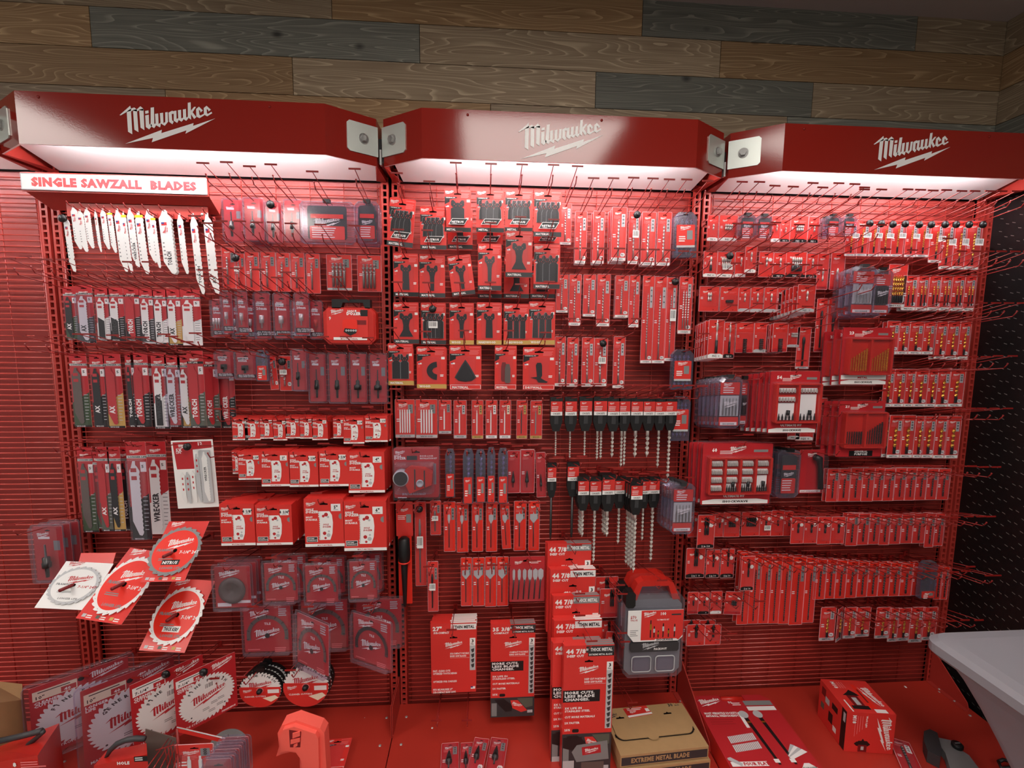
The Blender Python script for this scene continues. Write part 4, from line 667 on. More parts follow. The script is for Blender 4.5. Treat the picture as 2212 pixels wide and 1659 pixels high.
def K_handle(w, h):                                         # black drain cleaning / extension tool held by a red card
    c = card(w, h*.33, 'red', .003); c.rect(w*.1, w*.4, -h*.2, -h*.12, -.0012, 'grey'); c.logo(0, -.03, w*.5, -.0012, 'white'); c.lines(-w*.4, w*.2, -.05, 3, .006, .002, -.0012, 'white'); b = card(w*.8, h, 'orange', .003); b.v = [(a, q+.003, z) for a, q, z in b.v]
    t = MB(); t.lathe([(.003, 0), (.006, h*.02), (.012, h*.4), (.012, h*.42), (.020, h*.46), (.022, h*.52), (.020, h*.66), (.012, h*.68)], 0, -.02, -h, 'black', 14); t.lathe([(.0225, 0), (.0225, .003)], 0, -.02, -h+h*.44, 'orange', 14); return [('card', b, None), ('header_card', c, None), ('wand', t, None)]
def K_packbox(w, h):                                        # slim organizer with its printed sleeve
    b = MB(); b.prism(cham(-w*.5, w*.5, -h, -h*.14, .02), 0, .055, 'smoke'); b.prism(cham(-w*.47, w*.47, -h*.985, -h*.2, .02), .01, .05, 'grey')
    hd = MB(); hd.prism([(-w*.42, -h*.2), (-w*.3, -h*.03), (-w*.2, 0), (w*.2, 0), (w*.3, -h*.03), (w*.42, -h*.2), (w*.3, -h*.2), (w*.22, -h*.06), (-w*.22, -h*.06), (-w*.3, -h*.2)], .005, .04, 'redplastic'); lt = MB(); lt.prism(cham(-w*.5, -w*.34, -h*.26, -h*.10, .008), -.008, .03, 'black')
    s = MB(); s.prism([(-w*.46, -h*.28), (w*.46, -h*.28), (w*.46, -h*.56), (w*.38, -h*.6), (-w*.36, -h*.6), (-w*.46, -h*.52)], -.012, -.010, 'white'); y = -.0123; s.flat([(-w*.24, -h*.28), (w*.46, -h*.28), (w*.46, -h*.54), (w*.4, -h*.585), (-w*.24, -h*.585)], y, 'red'); s.logo(-w*.1, -h*.32, w*.22, y-.0003, 'white'); s.text('100', w*.08, -h*.33, .010, y-.0003, 'white', bold=.04); s.rect(w*.26, w*.42, -h*.335, -h*.32, y-.0003, 'dgrey'); s.text('ULTIMATE FIT', w*.02, -h*.385, .005, y-.0003, 'white'); s.text('$70', -w*.42, -h*.36, .010, y, 'crimson'); s.text('VALUE', -w*.42, -h*.385, .006, y, 'crimson'); s.lines(-w*.42, -w*.28, -h*.48, 4, .006, .002, y, 'grey')
    for i, x in enumerate((-.08, -.02, .05, .13, .22, .32)): L_ = (.2, .13, .08, .16, .1, .15)[i]; s.rect(w*x-.002, w*x+.002, -h*.56, -h*.56+h*L_*.9, y-.0003, 'black'); s.rect(w*x-.0035, w*x+.0035, -h*.56+h*L_*.4, -h*.56+h*L_*.7, y-.0004, ('gold', 'lgrey')[i % 2])
    s.flat([(-w*.02, -h*.595), (w*.38, -h*.595), (w*.36, -h*.575), (0, -h*.575)], y-.0004, 'white'); s.text('SHOCKWAVE', w*.02, -h*.592, .007, y-.0007, 'black', w=w*.28, bold=.05)
    l = MB(); l.prism(cham(-w*.4, w*.42, -h*.72, -h*.62, .006), -.006, .0, 'dgrey'); l.logo(-w*.06, -h*.655, w*.3, -.0065, 'lgrey'); l.text('PACKOUT', w*.0, -h*.70, .007, -.0065, 'white', bold=.05)
    cps = []
    for sx in (-1, 1): q = MB(); a = blister(sx*w*.2-w*.16, sx*w*.2+w*.16, -h*.93, -h*.77, .008, 'smoke', .006, 0); q.add(a.v, a.f, 'smoke'); o = rrect(sx*w*.2-w*.16, sx*w*.2+w*.16, -h*.93, -h*.77, .01); q.tube([(p[0], -.004, p[1]) for p in o+o[:2]], .002, 'lgrey', 5, False); cps.append(('bin_window', q, None))
    return [('organizer_body', b, None), ('handle', hd, None), ('latch', lt, None), ('printed_sleeve', s, None), ('nameplate', l, None)]+cps
def K_anglehead(w, h):
    c = card(w, h, 'crimson', .003); c.logo(0, -.02, w*.4, -.0012, 'white'); c.rect(-w*.4, w*.44, -h+.004, -h+.014, -.0012, 'white'); c.text('RIGHT ANGLE ADAPTER', -w*.36, -h+.0065, .0045, -.0015, 'crimson'); b = MB(); b.tube([(-w*.02, -.02, -h*.14), (w*.16, -.02, -h*.18), (w*.22, -.02, -h*.35), (w*.3, -.02, -h*.86)], .008, 'black', 10, radii=[.012, .013, .009, .010]); return [('card', c, None), ('adapter', b, None), ('blister', blister(-w*.2, w*.45, -h*.93, -h*.1, .035), None)]
def K_pouch(w, h, n=5):
    c = card(w, h, 'crimson', .003); c.logo(-w*.25, -.02, w*.24, -.0012, 'white'); slot(c, -.014); c.text('6', w*.05, -.022, .009, -.0012, 'white'); c.lines(w*.1, w*.4, -.016, 2, .005, .002, -.0012, 'white'); ps = [('card', c, None)]
    for k in range(n):
        b = MB(); cx = -w*.38+w*.76*k/(n-1); hw_ = w*(.035+.008*k); z1 = -h*.30; b.prism([(cx-hw_, z1), (cx, z1+.006), (cx+hw_, z1), (cx+hw_, z1-.020), (cx+.002, z1-.036), (cx-.002, z1-.036), (cx-hw_, z1-.020)], -.005, -.004, 'lgrey'); b.tube([(cx, -.0045, z1-.03), (cx-.004, -.0045, -h*.93)], .0024, 'darksteel', 6); ps.append(('spade_bit', b, None))
    ps.append(('clear_pouch', blister(-w*.48, w*.48, -h*.98, -h*.26, .012), None)); return ps
def K_sdsset(w, h): return K_sleeve(w, h, multi=1, n=4)
KINDS = dict(osc=(K_osc, .1, .165), saw=(K_saw, .045, .25), single=(K_single, .024, .2), bit=(K_bit, .045, .19), insert=(K_insert, .055, .105), box=(K_box, .11, .135), clam=(K_clam, .085, .17), sds=(K_sds, .045, .13), sleeve=(K_sleeve, .045, .19),
 case=(K_case, .085, .16), kit=(K_kit, .2, .27), band=(K_band, .125, .31), frame=(K_frame, .2, .24), finish=(K_finish, .2, .24), spindle=(K_spindle, .16, .17), kitcard=(K_kitcard, .14, .25), dozercase=(K_dozercase, .2, .17), lockset=(K_lockset, .18, .2), handle=(K_handle, .06, .38),
 packbox=(K_packbox, .22, .34), anglehead=(K_anglehead, .1, .17), pouch=(K_pouch, .12, .15), sdsset=(K_sdsset, .08, .17))
_P = {}
def proto(kind, w0, h0, opts):
    key = (kind, w0, h0, tuple(sorted(opts.items())))
    if key not in _P:
        out = []
        for nm, mb, par in KINDS[kind][0](w0, h0, **opts): out.append((nm, mb.mesh(nm), par))
        _P[key] = out
    return _P[key]
def make(kind, name, loc, w, h, rot=(0, 0, 0), opts={}, w0=None, h0=None):
    w0 = w0 or KINDS[kind][1]; h0 = h0 or KINDS[kind][2]
    ps = proto(kind, w0, h0, opts); ro = empty(name, loc, rot); ro.scale = (w/w0, 1, h/h0); by = {}
    for nm, me, par in ps:
        o = bpy.data.objects.new(nm, me); COL.objects.link(o); o.parent = by.get(par, ro); by.setdefault(nm, o)
    return ro
# ------------------------------------------------------------------ hooks
TAN = .164
def hook_mesh(L):
    a = MB(); z = lambda y: TAN*y
    a.tube([(0, .004, 0), (0, -L+.012, z(L-.012))], .0018, 'hook', 6); a.tube([(0, -L+.012, z(L-.012)), (0, -L, z(L)+.014)], .0018, 'hook', 6); a.lathe([(.0015, -.003), (.0034, 0), (.0015, .003)], 0, -L, z(L)+.016, 'hook', 6); a.box(-.008, .008, -.003, .003, -.004, .022, 'hook')
    b = MB(); b.tube([(0, 0, .016), (0, -L-.012, z(L)+.045)], .0014, 'hook', 6); c = MB(); c.box(-.019, .019, -L-.0145, -L-.0115, z(L)+.043, z(L)+.048, 'hook'); return a.mesh('peg_hook'), b.mesh('scan_arm'), c.mesh('tag_bar')
_HM = {}
HOOKN = [0]
def hook(x, z, L=.256, label=None, group='red display hooks'):
    if L not in _HM: _HM[L] = hook_mesh(L)
    a, b, c = _HM[L]; o = bpy.data.objects.new('peg_hook', a); COL.objects.link(o); o.location = (x, 0, z)
    b_ = bpy.data.objects.new('scan_arm', b); COL.objects.link(b_); b_.parent = o; c_ = bpy.data.objects.new('tag_bar', c); COL.objects.link(c_); c_.parent = b_
    return tag(o, label, 'hook', group)
SHM = [None]
def shorthook(x, z, L, label=None, group='short red hooks on the blade rail'):
    if not SHM[0]:
        a = MB(); a.tube([(0, -.058, TAN*.058), (0, -.118, TAN*.118), (0, -.128, TAN*.125+.010)], .0018, 'hook', 6); a.box(-.005, .005, -.0585, -.0565, TAN*.058-.008, TAN*.058+.008, 'hook'); SHM[0] = a.mesh('short_hook')
    o = bpy.data.objects.new('short_hook', SHM[0]); COL.objects.link(o); o.location = (x, 0, z); return tag(o, label, 'hook', group)
# frames of the detail views the boxes were read in
FR = {'0': (0, 0, 1), '1': (0, 180, 2.602), '2': (0, 720, 2.602), '3': (0, 1100, 2.458), '4': (800, 220, 2.861), '5': (800, 700, 2.989), '6': (800, 1150, 2.989), '7': (1480, 250, 3.016), '8': (1450, 700, 2.903), '9': (1440, 1150, 2.865)}
def px(f, x, y): a = FR[f]; return a[0]+x/a[2], a[1]+y/a[2]
ORD = 'first second third fourth fifth sixth seventh eighth ninth tenth eleventh twelfth thirteenth fourteenth fifteenth sixteenth seventeenth eighteenth nineteenth twentieth'.split()
LOCKM = [None]
def lockdisc(x, y, z, label):
    if not LOCKM[0]:
        m = MB(); m.lathe([(.012, 0), (.0135, .003), (.0135, .008), (.007, .012)], 0, 0, 0, 'black', 14, 'y'); m.lathe([(.005, .013), (.005, .016)], 0, 0, 0, 'dgrey', 8, 'y'); LOCKM[0] = m.mesh('lock_disc')
    o = bpy.data.objects.new('hook_lock', LOCKM[0]); COL.objects.link(o); o.location = (x, y, z); tag(o, label, 'hook lock', 'black hook locks')
CATS = dict(osc=('oscillating_blade_pack', 'blade pack'), saw=('saw_blade_pack', 'saw blade pack'), single=('loose_saw_blade', 'saw blade'), bit=('drill_bit_pack', 'drill bit pack'), insert=('driver_bit_pack', 'driver bit pack'), box=('hole_saw_carton', 'hole saw box'), clam=('clamshell_pack', 'clamshell pack'), sds=('hammer_drill_bit', 'drill bit'), sleeve=('sleeved_drill_bit', 'drill bit pack'),
 case=('accessory_case', 'bit case'), kit=('bit_set', 'bit set'), band=('band_saw_blade_box', 'blade box'), frame=('framing_saw_disc', 'circular saw blade'), finish=('finishing_saw_disc', 'circular saw blade'), spindle=('finishing_saw_disc', 'circular saw blade'), kitcard=('blade_set_card', 'blade set'), dozercase=('hole_saw_case', 'hole saw case'), lockset=('door_lock_kit', 'hole saw kit'), handle=('black_wand_tool', 'tool'), packbox=('bit_organizer', 'organizer'), anglehead=('angle_adapter_pack', 'adapter'), pouch=('spade_bit_set', 'bit set'), sdsset=('masonry_bit_set', 'drill bit pack'))
def row(f, where, kind, desc, d, items, name=None, hk=True, hL=.256, gap=None, **base):
    """items: (x0, y0, x1, y1, {overrides}) read on frame f; d = how far the front face stands off the panel"""
    nm, cat = CATS[kind]
    if name: nm, cat = name
    cnt = {}
    for i, it in enumerate(items):
        x0, y0, x1, y1 = it[:4]; o = dict(base); o.update(it[4] if len(it) > 4 else {})
        dd = o.pop('d', d); ds = o.pop('desc', desc); n = o.pop('stack', 1); g = o.pop('gap', gap) or {'box': .055, 'case': .034, 'kit': .036, 'clam': .028, 'band': .0135, 'packbox': .07, 'sds': .02}.get(kind, .02)
        ry = o.pop('roll', 0); rz = o.pop('yaw', 0); w0 = o.pop('w0', None); h0 = o.pop('h0', None); lock = o.pop('lock', 0); hx = o.pop('hx', .5); hz_ = o.pop('hz', .010); nohook = o.pop('nohook', 0); vis = o.pop('vis', ''); ff = o.pop('f', f); lbl = o.pop('lbl_', None)
        q0 = px(ff, x0, y0); q1 = px(ff, x1, y1); cx, cy = (q0[0]+q1[0])/2, (q0[1]+q1[1])/2
        top = at(cx, q0[1], dd); bot = at(cx, q1[1], dd); lf = at(q0[0], cy, dd); rt = at(q1[0], cy, dd); mid = at(cx, cy, dd); w = (rt.x-lf.x); h = top.z-bot.z
        if ry: ca, sa = abs(math.cos(ry)), abs(math.sin(ry)); w, h = max(.01, (w*ca-h*sa)/(ca*ca-sa*sa)), (h*ca-w*sa)/(ca*ca-sa*sa)
        if rz: w = w/max(.3, math.cos(rz))
        ca, sa = math.cos(ry), math.sin(ry)
        short = ' '.join(ds.split(' with ')[0].split()[:5])
        for k in range(n):
            T = Vector((mid.x, -dd+g*k, mid.z-TAN*g*k))+Vector((sa*h/2, 0, ca*h/2)); jit = 0 if k == 0 else random.uniform(-.004, .004)
            ob = make(kind, nm, (T.x+jit, T.y, T.z), w*(.93 if kind in ('bit', 'insert') else 1), h, (0, ry+jit*3, rz), o, w0, h0)
            base_l = f"{ds}, {ORD[i]} in the {where}" if len(items) > 1 else f"{ds}, {where}"
            if lbl: base_l = lbl
            tag(ob, base_l if k == 0 else f"{short}, {ORD[k]} back on {ORD[i]} hook, {where}" if len(items) > 1 else f"{short}, {ORD[k]} from the front, {where}", cat, f"{cat}s in the {where}" if len(items) > 1 else (f"{cat}s {where}" if n > 1 else None))
        if hk and not nohook:
            X = mid.x+(hx-.5)*w+sa*h/2; z_at = mid.z+h/2*ca-hz_; (shorthook if kind == 'single' else hook)(X, z_at-TAN*dd, hL, f"red wire hook holding the {ORD[i]} item in the {where}" if len(items) > 1 else f"red wire hook holding the {cat} {where}")
            if lock: lockdisc(X, -dd-.024 if kind not in ('single',) else -dd-.01, z_at+TAN*.024-.012, f"black round lock on hook {ORD[i]} of the {where}")
def bare(f, where, pts, L=.256, p=None):                    # empty hooks: base end where the wire meets the grid
    for i, (x, y) in enumerate(pts):
        q = at(*px(f, x, y), 0 if p is None else p); hook(q.x, q.z-(0 if p is None else TAN*p), L, f"empty red wire hook, {ORD[i]} {where}" if len(pts) > 1 else f"empty red wire hook {where}")
# ================================================================== bay with the reciprocating saw blades
FR['A'] = (0, 1380, 3.95); FR['B'] = (400, 1480, 4.809); FR['C'] = (1300, 1440, 3.687); FR['D'] = (1700, 1400, 4.32); FR['E'] = (780, 1380, 5.53)
S = lambda **k: k
row('1', 'row of single blades under sign', 'single', 'loose white saw blade', .10, [
 (368, 745, 418, 1065, S(lock=1)), (405, 690, 455, 935), (440, 710, 490, 950), (478, 700, 525, 930), (538, 712, 564, 950, S(desc='loose narrow white saw blade')), (570, 705, 614, 935),
 (610, 715, 652, 955, S(yel=1)), (652, 705, 712, 1062, S(desc='loose long tapering white saw blade')), (693, 720, 738, 1070, S(yel=1)), (722, 702, 778, 1040, S(word='WRECKER', desc='loose blade printed WRECKER')), (768, 720, 832, 1075, S(yel=1)),
 (822, 708, 876, 1012), (856, 740, 898, 1040, S(yel=1)), (900, 712, 988, 1075, S(word='TORCH', desc='loose wide blade printed TORCH', stack=3, gap=.006)), (1002, 732, 1054, 1075), (1078, 732, 1142, 1190, S(word='TORCH', desc='loose long blade printed TORCH')), (1152, 730, 1226, 1192, S(word='AX', desc='loose long blade printed AX'))],
 name=('loose_saw_blade', 'saw blade'), roll=-.05, hL=.125, hz=.004)
a = at(*px('1', 372, 668), .055); b_ = at(*px('1', 1168, 700), .055); m = MB(); m.box(a.x, b_.x, -.056, -.052, a.z-.048, a.z, 'paint'); m.box(a.x, b_.x, -.056, -.04, a.z-.003, a.z, 'paint')
for xx in (a.x+.03, b_.x-.03): m.box(xx-.01, xx+.01, -.052, -.004, a.z-.04, a.z-.01, 'paint')
m.lathe([(.006, 0), (.004, .003)], b_.x-.02, -.056, a.z-.03, 'zinc', 8, 'y'); tag(m.obj('blade_rail'), 'red steel rail behind the row of loose single blades', 'rail')
row('1', 'row of step bits above', 'clam', 'clamshell with black step bit', .10, [
 (1255, 650, 1372, 895), (1372, 645, 1490, 890, S(stack=3, gap=.03)), (1500, 665, 1590, 900, S(lock=1)), (1598, 655, 1705, 895, S(desc='clamshell with fat step bit'))], inner='arbor', contents='darksteel', rim=.004, w0=.075, h0=.16)
row('1', 'right of the step bits', 'case', 'wide clear case of oscillating blades', .13, [(1690, 668, 1995, 905)], form='oval', w0=.19, h0=.15)
row('1', 'between wide blade case and slotted upright', 'case', 'small clear case of oscillating blades', .11, [(2000, 668, 2132, 900, S(stack=2))], form='oval', w0=.085, h0=.15)
row('1', 'row of glass bits below', 'bit', 'red card with spear tipped bit', .08, [
 (1250, 925, 1325, 1150), (1322, 960, 1378, 1155, S(bar=1, lock=1)), (1380, 950, 1460, 1165), (1468, 950, 1552, 1165), (1556, 955, 1632, 1170), (1635, 955, 1714, 1170), (1722, 960, 1800, 1180)], metal='steel', txt='GLASS AND TILE', tab='none', tag3=0, shank=.6)
row('1', 'end of glass bit row', 'bit', 'card with four glass and tile bits', .08, [(1835, 965, 1980, 1162, S(tab='lgrey')), (2008, 970, 2146, 1170, S(tab='red'))], n=4, w0=.085, tag3=0, txt='GLASS AND TILE', metal='steel', shank=.6)
row('1', 'upper row of saw packs', 'saw', 'saw blade pack', .08, [
 (365, 1145, 438, 1445, S(word='AX', bl='black', low='green', desc='AX saw blade pack with black blade')), (438, 1135, 530, 1462, S(word='AX', clam=1, desc='AX saw blade pack in cloudy clamshell')), (543, 1150, 622, 1450, S(word='', dark=1, low='blade')), (615, 1150, 702, 1450, S(word='TORCH', bl='blade', dark=1, low='black', desc='TORCH saw blade pack, half black')),
 (705, 1150, 792, 1450, S(word='TORCH', bl='crimson', low='black', top='black', desc='TORCH saw blade pack with red blade')), (790, 1155, 870, 1465, S(word='TORCH', low='dgrey', lowtone='lgrey', desc='TORCH saw blade pack with white blade')), (865, 1160, 945, 1470, S(word='TORCH', low='blade', desc='TORCH saw blade pack with grey foot')), (940, 1160, 1022, 1475, S(word='AX', low='tan', desc='AX saw blade pack with tan foot')), (1020, 1160, 1132, 1475, S(word='', low='blade', lowtone='white', desc='wide saw blade pack with white foot'))], hL=.27)
row('1', 'row of diamond hole saws', 'clam', 'narrow clamshell with small hole saw', .10, [
 (1192, 1215, 1262, 1430, S(n=3)), (1250, 1168, 1312, 1410, S(d=.14)), (1312, 1215, 1350, 1440), (1334, 1168, 1397, 1420, S(d=.14)), (1390, 1215, 1442, 1440), (1430, 1175, 1526, 1440), (1538, 1180, 1636, 1440), (1638, 1220, 1722, 1440), (1656, 1178, 1742, 1420, S(d=.14)), (1743, 1222, 1818, 1440, S(contents='redplastic'))], w0=.055, h0=.16, rim=.004)
row('1', 'beside the diamond hole saw row', 'dozercase', 'red hole saw case in card sleeve with black handle', .13, [(1818, 1215, 2112, 1468, S(hz=.004))])
row('2', 'middle row of saw packs', 'saw', 'saw blade pack', .08, [
 (405, 115, 502, 530, S(word='', bl='brown', low='green', desc='saw blade pack with brown blade')), (518, 120, 600, 530, S(word='AX', bl='black', low='black', desc='AX saw blade pack with black blade')), (595, 115, 692, 535, S(word='AX', bl='crimson', low='tan', desc='AX saw blade pack with tan foot')), (716, 110, 764, 530, S(word='TORCH', bl='black', low='black', desc='narrow TORCH saw blade pack')),
 (748, 110, 842, 530, S(word='TORCH', bl='crimson', low='black', desc='TORCH saw blade pack before three more', stack=4, gap=.022)), (862, 115, 946, 540, S(word='WRECKER', bl='blade', low='blade', dark=1, desc='WRECKER saw blade pack with white foot')), (936, 125, 1022, 530, S(word='WRECKER', low='crimson', desc='WRECKER saw blade pack with grey blade', clam=1)), (1008, 125, 1092, 535, S(word='AX', low='tan', desc='AX saw blade pack with white blade')),
 (1062, 100, 1152, 535, S(word='TORCH', bl='crimson', top='black', low='olive', d=.13, desc='TORCH saw blade pack with red blade')), (1150, 120, 1232, 535, S(word='TORCH', bl='crimson', top='black', low='olive', desc='TORCH saw blade pack with olive foot')), (1238, 150, 1322, 535, S(word='WRECKER', bl='crimson', low='black', d=.06, desc='WRECKER saw blade pack behind hole saws'))], h0=.28, hL=.27)
row('2', 'row of arbors', 'clam', 'clamshell with arbor', .10, [
 (1213, 95, 1322, 255, S(inner='hole', h0=.11, title='35mm', desc='squat clamshell with diamond hole saw')), (1322, 100, 1448, 262, S(inner='hole', h0=.11, title='68mm', d=.13, desc='squat wide clamshell with diamond hole saw')), (1640, 90, 1728, 325, S(d=.15, stack=2)), (1735, 110, 1840, 392, S(d=.12)), (1845, 108, 1957, 395, S(d=.12)), (1965, 108, 2068, 396, S(n=2, d=.12, contents='black', desc='clamshell with chunky black arbor')), (2075, 113, 2182, 396, S(n=2, d=.12, contents='black', desc='clamshell with fat black arbor'))], inner='arbor', contents='black', w0=.085, h0=.19, rim=.006)
row('2', 'group left of the arbors', 'bit', 'red card with thin pilot bit', .09, [(1505, 130, 1566, 315, S(roll=-.08)), (1572, 130, 1642, 320, S(lock=1, bar=1))], metal='steel', w0=.045, h0=.12, tab='none')
row('2', 'between hole saws and pilot bits', 'sleeve', 'small bluish plastic pouch', .13, [(1445, 95, 1510, 268)], w0=.05, h0=.12, metal='sheen')
row('2', 'row of small hole saw boxes', 'box', 'small red hole saw box', .12, [
 (1305, 475, 1392, 600, S(size='1"')), (1375, 475, 1462, 600, S(size='1 1/8"')), (1460, 475, 1536, 592, S(size='1 1/4"')), (1534, 480, 1612, 602, S(size='1 3/8"')), (1604, 470, 1686, 590, S(size='1 1/2"')), (1684, 470, 1758, 592, S(size='1 3/4"')), (1754, 475, 1842, 600, S(size='2"')), (1872, 475, 1936, 590, S(size='2 1/8"')), (1930, 475, 2046, 620, S(size='2 1/4"', d=.15)), (2050, 465, 2178, 610, S(size='2 1/2"', d=.15))], w0=.065, h0=.09, stack=2, gap=.06)
row('2', 'row of middle hole saw boxes', 'box', 'red hole saw box', .17, [
 (1305, 658, 1352, 790, S(size='2 9/16"', d=.08)), (1338, 670, 1466, 823, S(size='2 5/8"')), (1467, 665, 1628, 860, S(size='3"')), (1625, 668, 1788, 863, S(size='3 1/4"')), (1794, 660, 1958, 860, S(size='3 5/8"')), (1958, 668, 2162, 896, S(size='4"', stack=3))], stack=2, gap=.056)
row('2', 'row of large hole saw boxes', 'box', 'large red hole saw box', .20, [
 (1238, 960, 1432, 1193, S(size='4 1/8"')), (1438, 965, 1642, 1190, S(size='4 1/4"', stack=3)), (1712, 930, 1934, 1199, S(size='5"')), (1932, 945, 2172, 1222, S(size='6"'))], stack=3, gap=.058)
row('2', 'lower row of saw packs', 'saw', 'long saw blade pack', .08, [
 (452, 640, 538, 1122, S(word='', bl='brown', low='green', desc='long saw blade pack with brown blade')), (535, 668, 592, 1100, S(word='', bl='darkred', low='green', desc='long dark saw blade pack')), (558, 640, 628, 1116, S(word='AX', bl='crimson', low='olive', d=.11, desc='long AX saw blade pack')), (620, 640, 692, 1116, S(word='AX', bl='black', low='tan', d=.11, desc='long AX saw blade pack with tan foot')), (680, 640, 748, 1112, S(word='TORCH', bl='black', low='black', desc='long TORCH saw blade pack')), (728, 613, 838, 1165, S(word='', clam=1, low='black', d=.15, desc='long cloudy clamshell with white blade')), (838, 610, 948, 1132, S(word='WRECKER', low='blade', lowtone='white', desc='long WRECKER saw blade pack with white foot'))], h0=.33, w0=.05, hL=.2)
row('2', 'to the right of the long saw packs', 'kitcard', 'white card with twelve piece saw blade set', .12, [(974, 597, 1222, 985, S(roll=-.035, lock=1))])
row('2', 'beyond the first slotted upright', 'clam', 'cloudy clamshell with dark red jig', .14, [(188, 1075, 372, 1396)], inner='arbor', contents='darksteel', w0=.11, h0=.19, stack=3, gap=.035)
# tilted things: four corners in a view, each with its own stand-off
def quad(kind, name, cat, label, f, TL, TR, BR, BL, d, opts={}, w0=None, h0=None, group=None, off=0):
    P = [at(*px(f, *c), e) for c, e in zip((TL, TR, BR, BL), d)]; tc = (P[0]+P[1])/2; bc = (P[2]+P[3])/2; zz = (tc-bc); h = zz.length; zz.normalize(); xx = ((P[1]-P[0])+(P[2]-P[3]))/2; w = xx.length; xx = (xx-zz*xx.dot(zz)).normalized(); yy = zz.cross(xx)
    o = make(kind, name, tc+yy*off, w, h, (0, 0, 0), opts, w0, h0); o.rotation_euler = Matrix((xx, yy, zz)).transposed().to_euler(); return tag(o, label, cat, group)
def peg(x, z, y0, L, label):                               # thick blade peg
    m = MB(); m.tube([(0, 0, 0), (0, -L, TAN*L)], .006, 'darkred', 8); m.box(-.014, .014, -.006, 0, -.014, .014, 'hook'); o = m.obj('blade_peg', None, (x, y0, z)); tag(o, label, 'peg', 'pegs under the framing discs')
for i, (lb, TL, TR, BR, BL, d, op, c) in enumerate([
  ('white framing disc on white card, lowest of the slanted group', (350, 280), (607, 285), (455, 532), (180, 528), (.16, .16, .28, .28), dict(face='blade', rim='lgrey', cardm='white', mark='crimson'), (393, 398)),
  ('red framing disc with silver rim, between white and grey rimmed discs', (700, 215), (900, 225), (660, 615), (385, 578), (.12, .12, .33, .33), dict(face='orange'), (660, 390)),
  ('red framing disc with dark grey rim and black NITRUS patch', (905, 65), (1106, 64), (985, 385), (740, 385), (.14, .14, .30, .30), dict(face='orange', rim='grey', txt='NITRUS'), (925, 225)),
  ('red framing disc marked THICK KERF, on the lowest slanted red card', (930, 376), (1135, 372), (1000, 745), (716, 768), (.10, .10, .27, .27), dict(face='orange', txt='THICK KERF'), (940, 555))]):
    quad('frame', 'framing_saw_disc', 'circular saw blade', lb, '3', TL, TR, BR, BL, d, op, (.2, .185, .165, .178)[i], .24, group='framing saw discs on pegs'); q = at(*px('3', *c), (d[0]+d[2])/2); peg(q.x, q.z-TAN*(-q.y), -.004, -q.y+.05, ['red peg through the white framing disc', 'red peg through the silver rimmed framing disc', 'red peg through the grey rimmed framing disc', 'red peg through the thick kerf framing disc'][i])
m = MB(); q0 = at(*px('3', 430, 233), .12); q1 = at(*px('3', 615, 232), .12); q2 = at(*px('3', 560, 420), .2); q3 = at(*px('3', 380, 420), .2); m.add([q0, q1, q2, q3]+[v+Vector((0, .0015, 0)) for v in (q0, q1, q2, q3)], [(3, 2, 1, 0), (4, 5, 6, 7), (0, 1, 5, 4), (1, 2, 6, 5), (2, 3, 7, 6), (3, 0, 4, 7)], 'red'); tag(m.obj('backing_card'), 'bare red backing card peeking out behind the white framing disc', 'card')
for i, (lb, TL, TR, BR, BL, d, op) in enumerate([
  ('large FINE FINISH disc in clamshell, first from the brown box', (235, 420), (1095, 155), (1110, 640), (300, 1100), (.31, .15, .15, .31), dict(clam=1, sticker=0)),
  ('large GENERAL PURPOSE disc in clamshell, second from the brown box', (672, 445), (1490, 150), (1500, 760), (735, 1130), (.32, .15, .15, .32), dict(clam=1, title='GENERAL PURPOSE', sticker=0)),
  ('FINE FINISH disc on red card, third of the leaning discs', (1103, 392), (1725, 135), (1760, 680), (1145, 935), (.31, .16, .16, .31), dict()),
  ('FINE FINISH disc on red card, frontmost of the leaning discs', (1478, 345), (2003, 108), (2030, 570), (1512, 835), (.33, .20, .20, .33), dict())]):
    quad('finish', 'finishing_saw_disc', 'circular saw blade', lb, 'A', TL, TR, BR, BL, d, op, group='finishing saw discs leaning in a row')
    if i > 1: q = at(*px('A', (1435, 1755)[i-2], (280, 262)[i-2]), (.235, .265)[i-2]); lockdisc(q.x, q.y-.008, q.z, ['black lock on the third leaning finishing disc', 'black lock on the frontmost leaning finishing disc'][i-2])
for i, (x, y, L) in enumerate(((1060, 130, .22), (1500, 120, .24), (1815, 70, .25), (2090, 115, .25))):
    q = at(*px('A', x, y), .05); hook(q.x, q.z-.03, L, f"red wire hook carrying leaning finishing disc, {ORD[i]} from the brown box")
row('3', 'upper row of masonry discs', 'clam', 'clamshell with masonry disc', .20, [
 (1130, 290, 1345, 532, S(inner='cup', contents='brown', stack=3, gap=.04, desc='clamshell with grinding cup wheel')), (1394, 272, 1592, 496), (1612, 284, 1806, 502), (1848, 264, 2012, 482)], inner='ring', contents='brown', w0=.13, h0=.15, rim=.008, stack=2, gap=.085)
row('3', 'lower row of masonry discs', 'clam', 'large clamshell with masonry disc', .17, [(1284, 502, 1560, 766), (1590, 468, 1860, 748, S(d=.11)), (1884, 464, 2146, 732, S(d=.11))], inner='ring', contents='brown', w0=.17, h0=.17, rim=.008)
quad('clam', 'clamshell_pack', 'clamshell pack', 'turned clamshell with masonry disc, hanging low before the big one', '3', (1570, 530), (1755, 605), (1755, 897), (1574, 825), (.20, .29, .29, .20), dict(inner='ring', contents='brown', rim=.008), .17, .17)
quad('clam', 'clamshell_pack', 'clamshell pack', 'turned clamshell with tile disc, lowest beside the slotted upright', '3', (1866, 530), (2086, 600), (2086, 872), (1870, 792), (.20, .28, .28, .20), dict(inner='ring', contents='darksteel', rim=.008), .17, .17)
